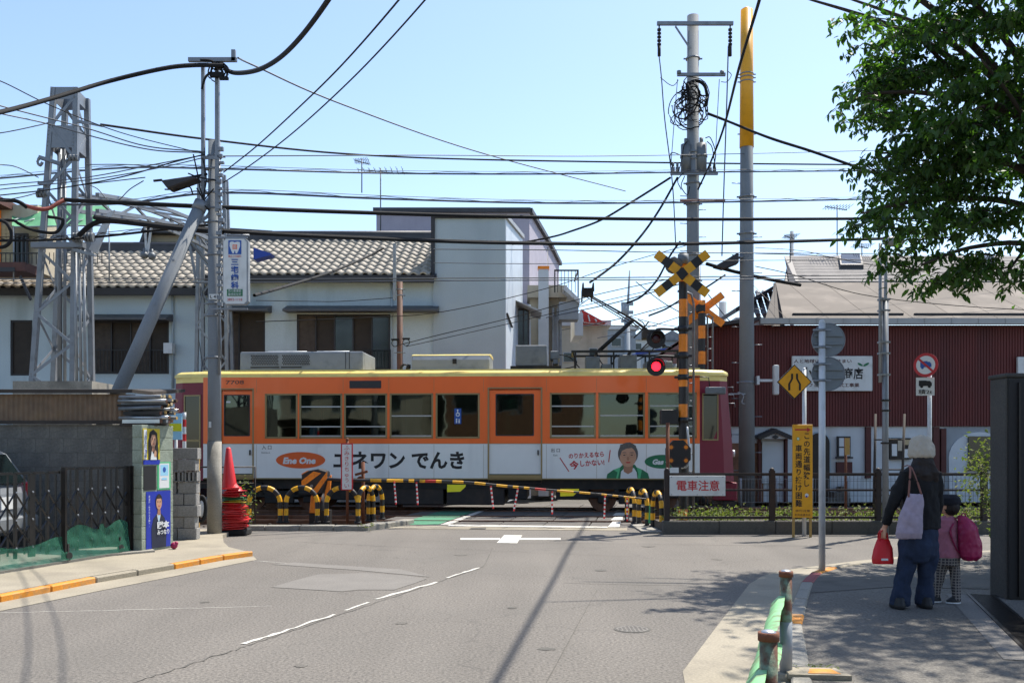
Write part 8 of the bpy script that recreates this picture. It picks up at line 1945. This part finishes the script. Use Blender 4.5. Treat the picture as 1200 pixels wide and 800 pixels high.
def leafset(cl, per, size, seed):
    r2 = np.random.default_rng(seed); n = len(cl)*per; C_ = np.repeat(np.array([tuple(c) for c, w in cl]), per, 0); Wd = np.repeat(np.array([w for c, w in cl]), per)
    ps = C_+r2.normal(0, 1, (n,3))*Wd[:,None]*[1,1,.55]
    az = r2.uniform(0, 2*np.pi, n); el = r2.normal(-.65, .38, n); L = size*r2.uniform(.65, 1.25, n)
    d = np.stack([np.cos(az)*np.cos(el), np.sin(az)*np.cos(el), np.sin(el)], 1)
    upv = r2.normal(0, .4, (n,3))+np.array([0,0,1.]); s = np.cross(d, upv); s /= np.linalg.norm(s, axis=1)[:,None]; nn = np.cross(s, d); L = L[:,None]
    w = .21
    v = np.stack([ps, ps+d*L*.3+s*L*w*.9+nn*L*.05, ps+d*L*.68+s*L*w*.75+nn*L*.03, ps+d*L-nn*L*.10, ps+d*L*.68-s*L*w*.75+nn*L*.03, ps+d*L*.3-s*L*w*.9+nn*L*.05, ps+d*L*.35, ps+d*L*.7], 1)
    return v
LF = [(0,1,6),(1,2,7),(1,7,6),(2,3,7),(3,4,7),(4,5,7),(5,6,7),(5,0,6)]
def leaf_mesh(v, name):
    n = len(v); V = v.reshape(-1,3); org = Vector(V.mean(0)); me = bpy.data.meshes.new(name); me.vertices.add(len(V)); me.vertices.foreach_set('co', (V-np.array(org)).ravel())
    f = (np.array(LF)[None]+ (np.arange(n)*8)[:,None,None]).reshape(-1).astype(np.int32); me.loops.add(len(f)); me.loops.foreach_set('vertex_index', f); me.polygons.add(len(f)//3)
    me.polygons.foreach_set('loop_start', np.arange(len(f)//3, dtype=np.int32)*3); me.materials.append(MATS['leaf']); me.update(calc_edges=True); return me, org
v = leafset(sp_list, 6, .118, 5)
yy_ = v[:,0,1]; pxv = 600+F*v[:,0,0]/yy_; pyv = HY-F*(v[:,0,2]-CH)/yy_
vis = (pxv < 1195) & (pyv > 0); score = np.where(vis, yy_, 99); order = np.argsort(score)
near_ = order[:300]; rest_ = order[300:]
for i in near_:
    me, org = leaf_mesh(v[i:i+1], 'leaf'); link('leaf', me, org, tree)
me, org = leaf_mesh(v[rest_], 'crown'); setp(link('crown', me, org, tree), kind='stuff')
v = leafset(up_list, 5, .14, 6); me, org = leaf_mesh(v, 'upper_crown'); setp(link('upper_crown', me, org, tree), kind='stuff')
mb = MB()
for i in range(0, len(sp_list)-8, 9):
    if i % 2 == 0 or i < 500: mb.tube([sp_list[i][0], sp_list[i+4][0], sp_list[i+8][0]], [.011,.007,.003], 4, cap=False)
add('twigs', mb, 'bark', tree, kind='stuff')

# ------------------------------------------------------------ people
def skin_add(name, mb, voxel, m, parent, smooth=5, fold=0.0, fscale=8.0, cut=None, **kw):
    v, nn, f = remesh(mb, voxel, smooth)
    if fold:
        off = np.array([mnoise.noise(Vector((p[0]*fscale*1.4, p[1]*fscale*1.4, p[2]*fscale*.8)))+.5*mnoise.noise(Vector((p[0]*fscale*3, p[1]*fscale*3, p[2]*fscale*2))) for p in v]); v = v+nn*off[:,None]*fold
    o = MB(); o.smooth = True; o.add([tuple(p) for p in v], f); return add(name, o, m, parent, **kw)
def ringtube(mb, secs, n=20):
    """secs: (x, y, z, rx, ry) horizontal elliptical sections, closed at both ends"""
    vs2 = []
    for x, y, z, a, b in secs:
        for j in range(n): t = 2*math.pi*j/n; vs2.append((x+a*math.cos(t), y+b*math.sin(t), z))
    k = len(secs); fs2 = [(i*n+j, i*n+(j+1) % n, (i+1)*n+(j+1) % n, (i+1)*n+j) for i in range(k-1) for j in range(n)]
    up = secs[-1][2] > secs[0][2]
    fs2 += [tuple(reversed(range(n))), tuple(range((k-1)*n, k*n))]
    if not up: fs2 = [tuple(reversed(q)) for q in fs2]
    mb.smooth = True; mb.add(vs2, fs2)
def limb(mb, pts, rs, n=14, ref=(0,1,0)): mb.tube(pts, rs, n, ref=ref)
def hand(mb, W_, D_, side, s=1.0, curl=0.6, palmN=Vector((1,0,0))):
    """palm plus four bent fingers of unequal length and a thumb; W_ wrist point, D_ pointing direction"""
    D_ = Vector(D_).normalized(); Nn = Vector(palmN).normalized(); Sx = D_.cross(Nn).normalized()
    mb.tube([W_, W_+D_*.03*s, W_+D_*.085*s], [.022*s,.034*s,.036*s], 12, ref=Nn, ry=[.018*s,.016*s,.013*s])
    for i, (o, L) in enumerate(((-.026,.062),(-.009,.070),(.009,.066),(.025,.052))):
        b = W_+D_*.078*s+Sx*o*s; p1 = b+(D_+Nn*.15)*L*.42*s; p2 = p1+(D_*(1-curl*.6)+Nn*curl)*L*.34*s; p3 = p2+(D_*(1-curl*1.4)+Nn*curl*1.2)*L*.28*s
        mb.tube([b, p1, p2, p3], [.0088*s,.0082*s,.0075*s,.006*s], 8, ref=Nn)
    b = W_+D_*.025*s-Sx*.028*s; mb.tube([b, b+(D_*.7-Sx*.5+Nn*.35)*.035*s, b+(D_*1.5-Sx*.55+Nn*.8)*.035*s, b+(D_*2.2-Sx*.4+Nn*1.1)*.032*s], [.013*s,.011*s,.0095*s,.007*s], 8, ref=Nn)

ZG = .034; YW = 8.38; kw_ = YW/F                      # woman: one photo pixel at her distance
def V_(px, py, dy=0): return Vector((bx(px,YW), YW+dy, CH-(py-HY)*kw_))
wo = empty('person', (bx(1074,YW), YW, ZG), 'woman seen from behind in pale hat, black cardigan and flared jeans, holding a red bag', 'person')
# continuous body
b = MB()
ringtube(b, [(V_(1074,652).x,YW,V_(0,652).z,.11,.09),(V_(1075,632).x,YW,V_(0,632).z,.125,.09),(V_(1075,612).x,YW,V_(0,612).z,.12,.085),(V_(1076,592).x,YW,V_(0,592).z,.125,.085),(V_(1077,568).x,YW,V_(0,568).z,.13,.085),(V_(1078,552).x,YW,V_(0,552).z,.12,.07),(V_(1078.5,546).x,YW,V_(0,546).z,.06,.055),(V_(1079,538).x,YW,V_(0,538).z,.05,.052)])
hc = V_(1079.5, 527); b.smooth = True; b.sphere(hc, .078, .094, .108, 18, 14); b.sphere(hc+Vector((0,.05,-.045)), .052, .045, .055, 14, 10)
limb(b, [V_(1064,556), V_(1050,580,-.015), V_(1044,597,.0), V_(1038.5,618,.03)], [.034,.03,.028,.023])
limb(b, [V_(1093,556), V_(1100.5,578,.015), V_(1101.5,594,.05), V_(1099.3,617,.12)], [.034,.03,.028,.022])
for x0_, x1_, x2_, dy in ((1066,1060,1055,0),(1086,1087,1086,.03)): limb(b, [V_(x0_,645), V_(x1_,672,dy), V_(x2_,705,dy), V_(x2_,709,dy+.06)], [.065,.045,.03,.028])
hand(b, V_(1038,617,.03), (-.12,.05,-1), 1, .95, .75, Vector((.9,.4,0)))
hand(b, V_(1099,616,.12), (-.1,.5,-.9), -1, .9, .6, Vector((-.9,.3,0)))
body = skin_add('body', b, .0065, 'skin', wo, 3)
# face (turned away from the camera): nose, eyes, mouth, ears
fc = MB(); fc.smooth = True; fc.tube([hc+Vector((0,.088,.01)), hc+Vector((0,.108,-.022)), hc+Vector((0,.098,-.034))], [.008,.013,.012], 8); 
for s in (-1,1): fc.sphere(hc+Vector((s*.08,.0,-.012)), .009, .018, .03, 8, 8)
add('nose_and_ears', fc, 'skin', body)
for s in (-1,1): e_b = MB(); e_b.sphere(hc+Vector((s*.03,.086,.006)), .012, .008, .007, 10, 6); add('eye', e_b, 'hair', body)
fm = MB(); fm.sphere(hc+Vector((0,.092,-.052)), .022, .007, .006, 10, 6); add('mouth', fm, 'red_print', body)
# hair: long, over the back
h_ = MB(); h_.smooth = True; h_.sphere(hc+Vector((0,-.02,-.02)), .084, .084, .095, 18, 12)
ringtube(h_, [(hc.x-.01,YW-.045,V_(0,566).z,.10,.05),(hc.x-.012,YW-.055,V_(0,556).z,.125,.06),(hc.x-.005,YW-.045,V_(0,547).z,.115,.06),(hc.x,YW-.035,V_(0,538).z,.088,.068),(hc.x,YW-.02,V_(0,530).z,.082,.078)])
for i in range(26): a = hc.x-.11+.22*i/25; h_.tube([(a*.5+hc.x*.5, YW-.09, V_(0,540).z), (a, YW-.10, V_(0,553).z), (a+rnd.uniform(-.01,.01), YW-.085, V_(0,562+rnd.uniform(0,7)).z)], [.008,.010,.003], 6)
skin_add('hair', h_, .008, 'hair', wo, 2, .006, 22)
# hat
ht = MB(); zt0 = V_(0,508).z; ringtube(ht, [(hc.x,YW-.0,V_(0,536).z,.100,.106),(hc.x+.004,YW,V_(0,533).z,.113,.12),(hc.x+.004,YW,V_(0,527).z,.112,.118),(hc.x+.002,YW,V_(0,520).z,.100,.106),(hc.x-.002,YW,V_(0,514.5).z,.078,.083),(hc.x-.004,YW,V_(0,511).z,.055,.06),(hc.x-.004,YW,zt0-.008,.022,.025)])
skin_add('hat', ht, .007, 'hat_beige', wo, 4, .012, 13)
# cardigan
c_ = MB()
ringtube(c_, [(V_(1079,619).x,YW,V_(0,619).z,.18,.12),(V_(1078.5,600).x,YW,V_(0,600).z,.165,.115),(V_(1078,580).x,YW,V_(0,580).z,.155,.11),(V_(1077,562).x,YW,V_(0,562).z,.165,.105),(V_(1078,552).x,YW,V_(0,552).z,.155,.095),(V_(1079,547).x,YW,V_(0,547).z,.10,.08),(V_(1079,543).x,YW,V_(0,543).z,.058,.06)])
limb(c_, [V_(1062,554), V_(1052,572,-.01), V_(1047,588,-.02), V_(1043,600,0), V_(1039,614,.03)], [.062,.055,.05,.046,.042])
limb(c_, [V_(1095,554), V_(1100,574,.01), V_(1102,590,.04), V_(1101,604,.08), V_(1099.5,613,.11)], [.06,.052,.048,.045,.04])
skin_add('cardigan', c_, .009, 'cardigan', wo, 4, .014, 9)
# flared jeans
j_ = MB()
ringtube(j_, [(V_(1076,657).x,YW,V_(0,657).z,.13,.10),(V_(1076,650).x,YW,V_(0,650).z,.175,.12),(V_(1076.5,636).x,YW,V_(0,636).z,.175,.125),(V_(1077.5,620).x,YW,V_(0,620).z,.165,.115),(V_(1078,611).x,YW,V_(0,611).z,.16,.11)])
def leg(mb, secs):
    ringtube(mb, [(V_(a,0).x, YW+dy, V_(0,py).z, r/2*kw_, r/2*kw_*.85) for a, py, r, dy in secs])
leg(j_, [(1055,709,23,.02),(1055.5,700,23,.02),(1058,685,20,.01),(1060.5,668,20,0),(1064,650,23,0),(1067,636,27,0)])
leg(j_, [(1086.5,709,23,.05),(1086.5,700,23,.05),(1087,685,20,.04),(1088,668,21,.02),(1088,650,24,0),(1086.5,636,27,0)])
skin_add('jeans', j_, .009, 'jeans', wo, 4, .018, 8)
for x_, dy in ((1052.5,.02),(1086,.05)):
    s_ = MB(); ringtube(s_, [(V_(x_,0).x,YW+dy-.0,ZG,.055,.12),(V_(x_,0).x,YW+dy,ZG+.03,.057,.125),(V_(x_,0).x,YW+dy-.02,ZG+.07,.045,.09),(V_(x_,0).x,YW+dy-.05,ZG+.10,.035,.05)]); skin_add('shoe', s_, .007, 'shoe_black', wo, 3)
# tote bag on her left shoulder (own thing)
tb_ = empty('tote_bag', V_(1055,629,-.17), 'pale lilac patterned tote bag hanging from the woman\'s left shoulder', 'bag')
t_ = MB(); vs2 = []
prof2 = [(1041,627,.07),(1070,629,.07),(1071,600,.045),(1071,577,.012),(1056,577,.012),(1046,600,.04)]
q = [V_(a, b_, -.175) for a, b_, _ in prof2]; t_.prism(q, (0,.02,0))
t2 = MB(); ringtube(t2, [(V_(1056,0).x,YW-.165,V_(0,629).z,14*kw_,.045),(V_(1056,0).x,YW-.17,V_(0,622).z,15.5*kw_,.06),(V_(1058,0).x,YW-.17,V_(0,605).z,14*kw_,.055),(V_(1061.5,0).x,YW-.165,V_(0,588).z,11.5*kw_,.035),(V_(1064,0).x,YW-.16,V_(0,577).z,8.5*kw_,.014)])
skin_add('bag_body', t2, .008, 'tote', tb_, 3, .008, 12)
t3 = MB(); t3.tube(catmull([V_(1055,581,-.175), V_(1057,565,-.16), V_(1060,550,-.12), V_(1062,545,-.05), V_(1062,546,.04)],6), .009, 8, ry=.004); t3.tube(catmull([V_(1070,578,-.17), V_(1066,562,-.15), V_(1063,549,-.11), V_(1063,545,-.04)],6), .009, 8, ry=.004); add('strap', t3, 'strap_brown', tb_)
# red bag in her left hand
rb_ = empty('handbag', V_(1037,662,.03), 'small bright red bag held in the woman\'s left hand', 'bag')
t4 = MB(); ringtube(t4, [(V_(1037,0).x,YW+.05,V_(0,661).z,12.2*kw_,.06),(V_(1037,0).x,YW+.05,V_(0,655).z,13*kw_,.065),(V_(1037.5,0).x,YW+.05,V_(0,643).z,11*kw_,.05),(V_(1037.5,0).x,YW+.05,V_(0,634).z,8*kw_,.03),(V_(1037.5,0).x,YW+.05,V_(0,631).z,6.5*kw_,.012)], 24)
skin_add('bag_body', t4, .006, 'bag_red', rb_, 2, .004, 14)
for dy in (.03,.065): t5 = MB(); t5.tube(catmull([V_(1032.5,633,dy), V_(1033.5,624,dy), V_(1037,621,dy), V_(1040.5,624,dy), V_(1042,633,dy)],6), .009, 8, ry=.004); add('handle', t5, 'bag_red', rb_)
p_ = Pr(V_(1036,655,-.016), (kw_,0,0), (0,0,kw_)); p_.rect('white_print',-4,4,-1.2,1.2); p_.done(rb_)
text(rb_, 'LUNCH', V_(1036,655,-.018), width=6*kw_, height=1.4*kw_, matn='red_print', bold=.0) if False else None

# child
YC2 = 8.66; kc = YC2/F; ZC = ZG
def C_(px, py, dy=0): return Vector((bx(px+.5,YC2), YC2+dy, CH-(py-HY)*kc))
ch = empty('person', (bx(1115,YC2), YC2, ZG), 'small child in navy hat and pink jacket wearing a magenta backpack', 'person')
b = MB(); hc2 = C_(1111.5, 593)
ringtube(b, [(C_(1112,655).x,YC2,C_(0,655).z,.085,.07),(C_(1112,640).x,YC2,C_(0,640).z,.09,.07),(C_(1111,622).x,YC2,C_(0,622).z,.088,.065),(C_(1111,608).x,YC2,C_(0,608).z,.075,.055),(C_(1111,604).x,YC2,C_(0,604).z,.035,.035)])
b.smooth = True; b.sphere(hc2, .072, .08, .085, 16, 12); b.sphere(hc2+Vector((-.035,.035,-.03)), .042, .04, .042, 12, 8); b.cyl(C_(1111,607), C_(1111,598), .034, n=12)
limb(b, [C_(1105,612), C_(1101,625,.02), C_(1102,630,.06), C_(1099,626,.11)], [.03,.028,.024,.017])
limb(b, [C_(1119,612), C_(1123,628,.02), C_(1122,640,.06)], [.03,.026,.018])
for x0_, x1_, x2_, dl_ in ((1106.5,1102.3,1099.5,.055),(1116,1119,1119.3,-.015)): limb(b, [C_(x0_,655), C_(x1_,678,dl_*.6), C_(x2_,699,dl_)], [.036,.024,.016])
hand(b, C_(1099,626,.10), (-.3,.6,.3), 1, .62, .6, Vector((0,.3,1))); hand(b, C_(1122,640,.06), (.05,.2,-1), -1, .62, .5, Vector((-1,0,0)))
body2 = skin_add('body', b, .0055, 'skin', ch, 3)
fc = MB(); fc.smooth = True; dF = Vector((-.75,.65,0)); fc.sphere(hc2+dF*.082+Vector((0,0,-.01)), .010, .010, .012, 8, 6); fc.sphere(hc2+Vector((.0,-.0,0))+Vector((.045,.045,0))*0+Vector((-.055,-.052,-.005)), .012, .012, .02, 8, 6); add('nose_and_ears', fc, 'skin', body2)
for s in (-1,1): e_b = MB(); e_b.sphere(hc2+dF*.072+Vector((.65,.75,0))*s*.028+Vector((0,0,.008)), .008, .008, .006, 8, 6); add('eye', e_b, 'hair', body2)
fm = MB(); fm.sphere(hc2+dF*.074+Vector((0,0,-.036)), .013, .013, .004, 8, 6); add('mouth', fm, 'red_print', body2)
h_ = MB(); h_.smooth = True; h_.sphere(hc2+Vector((.012,-.016,-.004)), .078, .08, .083, 14, 10); skin_add('hair', h_, .007, 'hair', ch, 2, .004, 25)
ht = MB(); ringtube(ht, [(hc2.x,YC2,C_(0,591.5).z,.089,.092),(hc2.x+.006,YC2,C_(0,588).z,.098,.10),(hc2.x+.004,YC2,C_(0,583).z,.092,.094),(hc2.x+.004,YC2,C_(0,579).z,.06,.06)]); ht.sphere(hc2+Vector((-.055,.045,.0)), .055, .055, .012, 12, 6); skin_add('hat', ht, .006, 'hat_navy', ch, 3)
j2 = MB(); ringtube(j2, [(C_(1111,653).x,YC2,C_(0,653).z,.105,.085),(C_(1111,640).x,YC2,C_(0,640).z,.105,.085),(C_(1110.5,622).x,YC2,C_(0,622).z,.1,.078),(C_(1110.5,609).x,YC2,C_(0,609).z,.085,.066),(C_(1111,604).x,YC2,C_(0,604).z,.045,.045)])
limb(j2, [C_(1105,611), C_(1101,622,.01), C_(1101.5,629,.05), C_(1099.5,627,.10)], [.045,.043,.04,.03]); limb(j2, [C_(1118,611), C_(1122,626,.02), C_(1122,638,.05)], [.045,.042,.032])
skin_add('jacket', j2, .007, 'kid_pink', ch, 3, .010, 14)
m = mat('plaid', '#4a4644', .85, var=.1)
nt_ = m.node_tree; n_ = nt_.nodes; l_ = nt_.links; tc = n_.new('ShaderNodeTexCoord'); sep = n_.new('ShaderNodeSeparateXYZ'); l_.new(tc.outputs['Object'], sep.inputs[0]); prev = None
for ax in ('X','Z'):
    mu = n_.new('ShaderNodeMath'); mu.operation = 'MULTIPLY'; mu.inputs[1].default_value = 38; l_.new(sep.outputs[ax], mu.inputs[0]); fr = n_.new('ShaderNodeMath'); fr.operation = 'FRACT'; l_.new(mu.outputs[0], fr.inputs[0]); g = n_.new('ShaderNodeMath'); g.operation = 'LESS_THAN'; g.inputs[1].default_value = .28; l_.new(fr.outputs[0], g.inputs[0])
    if prev is None: prev = g.outputs[0]
    else: mxm = n_.new('ShaderNodeMath'); mxm.operation = 'MAXIMUM'; l_.new(prev, mxm.inputs[0]); l_.new(g.outputs[0], mxm.inputs[1]); prev = mxm.outputs[0]
mx = n_.new('ShaderNodeMix'); mx.data_type = 'RGBA'; l_.new(prev, mx.inputs['Factor']); mx.inputs['A'].default_value = hexc('#3d3a3c'); mx.inputs['B'].default_value = hexc('#86807a'); l_.new(mx.outputs['Result'], n_['Principled BSDF'].inputs['Base Color'])
p2 = MB(); ringtube(p2, [(C_(1111,662).x,YC2,C_(0,662).z,.09,.075),(C_(1111,652).x,YC2,C_(0,652).z,.10,.082),(C_(1111,645).x,YC2,C_(0,645).z,.09,.07)])
def leg2(mb, secs): ringtube(mb, [(C_(a,0).x, YC2+dy, C_(0,py).z, r/2*kc, r/2*kc*.95) for a, py, r, dy in secs])
leg2(p2, [(1099,700,9,.06),(1100.5,688,10.5,.05),(1103,672,12.5,.03),(1106.5,654,15,0)]); leg2(p2, [(1119.5,703,9,-.02),(1119.5,690,10.5,-.01),(1119,674,12.5,0),(1116,654,15,0)])
skin_add('trousers', p2, .006, 'plaid', ch, 3, .006, 14)
for x_, y_, dy in ((1099,702,.06),(1117.5,706,-.01)):
    s_ = MB(); zz = ZG; X_ = C_(x_,0).x; s_.smooth = True; ringtube(s_, [(X_-.01,YC2+dy,zz,.062,.04),(X_-.012,YC2+dy,zz+.025,.065,.042),(X_,YC2+dy,zz+.05,.045,.036),(X_+.015,YC2+dy,zz+.07,.028,.028)]); sh_ = skin_add('shoe', s_, .006, 'shoe_black', ch, 2)
    s2_ = MB(); s2_.prism([(X_-.012+.067*math.cos(t), YC2+dy+.044*math.sin(t), zz) for t in [2*math.pi*i/18 for i in range(18)]], (0,0,.012)); add('sole', s2_, 'white_print', sh_)
bp = empty('backpack', C_(1129,655,-.06), 'large shiny magenta backpack on the child\'s back', 'backpack')
b2 = MB(); ringtube(b2, [(C_(1130,655).x,YC2-.10,C_(0,655).z,.055,.05),(C_(1131,650).x,YC2-.10,C_(0,650).z,.095,.08),(C_(1130,636).x,YC2-.10,C_(0,636).z,.105,.085),(C_(1127,618).x,YC2-.10,C_(0,618).z,.085,.075),(C_(1124,607).x,YC2-.09,C_(0,607).z,.055,.05),(C_(1122,603).x,YC2-.08,C_(0,603).z,.03,.03)])
skin_add('pack_body', b2, .007, 'pack_magenta', bp, 3, .010, 12)
b3 = MB(); b3.tube(catmull([C_(1126,606,-.1), C_(1124,601,-.1), C_(1121,601,-.1), C_(1120,606,-.09)],5), .006, 6); b3.tube(catmull([C_(1120,607,-.07), C_(1112,607,-.02), C_(1108,616,.05), C_(1112,632,.05), C_(1120,645,-.03)],6), .012, 8, ry=.005); b3.tube(catmull([C_(1112,612,-.08),C_(1108,622,-.09),C_(1114,640,-.09),C_(1122,650,-.08)],6), .010, 8, ry=.005); add('strap', b3, 'pack_magenta', bp)
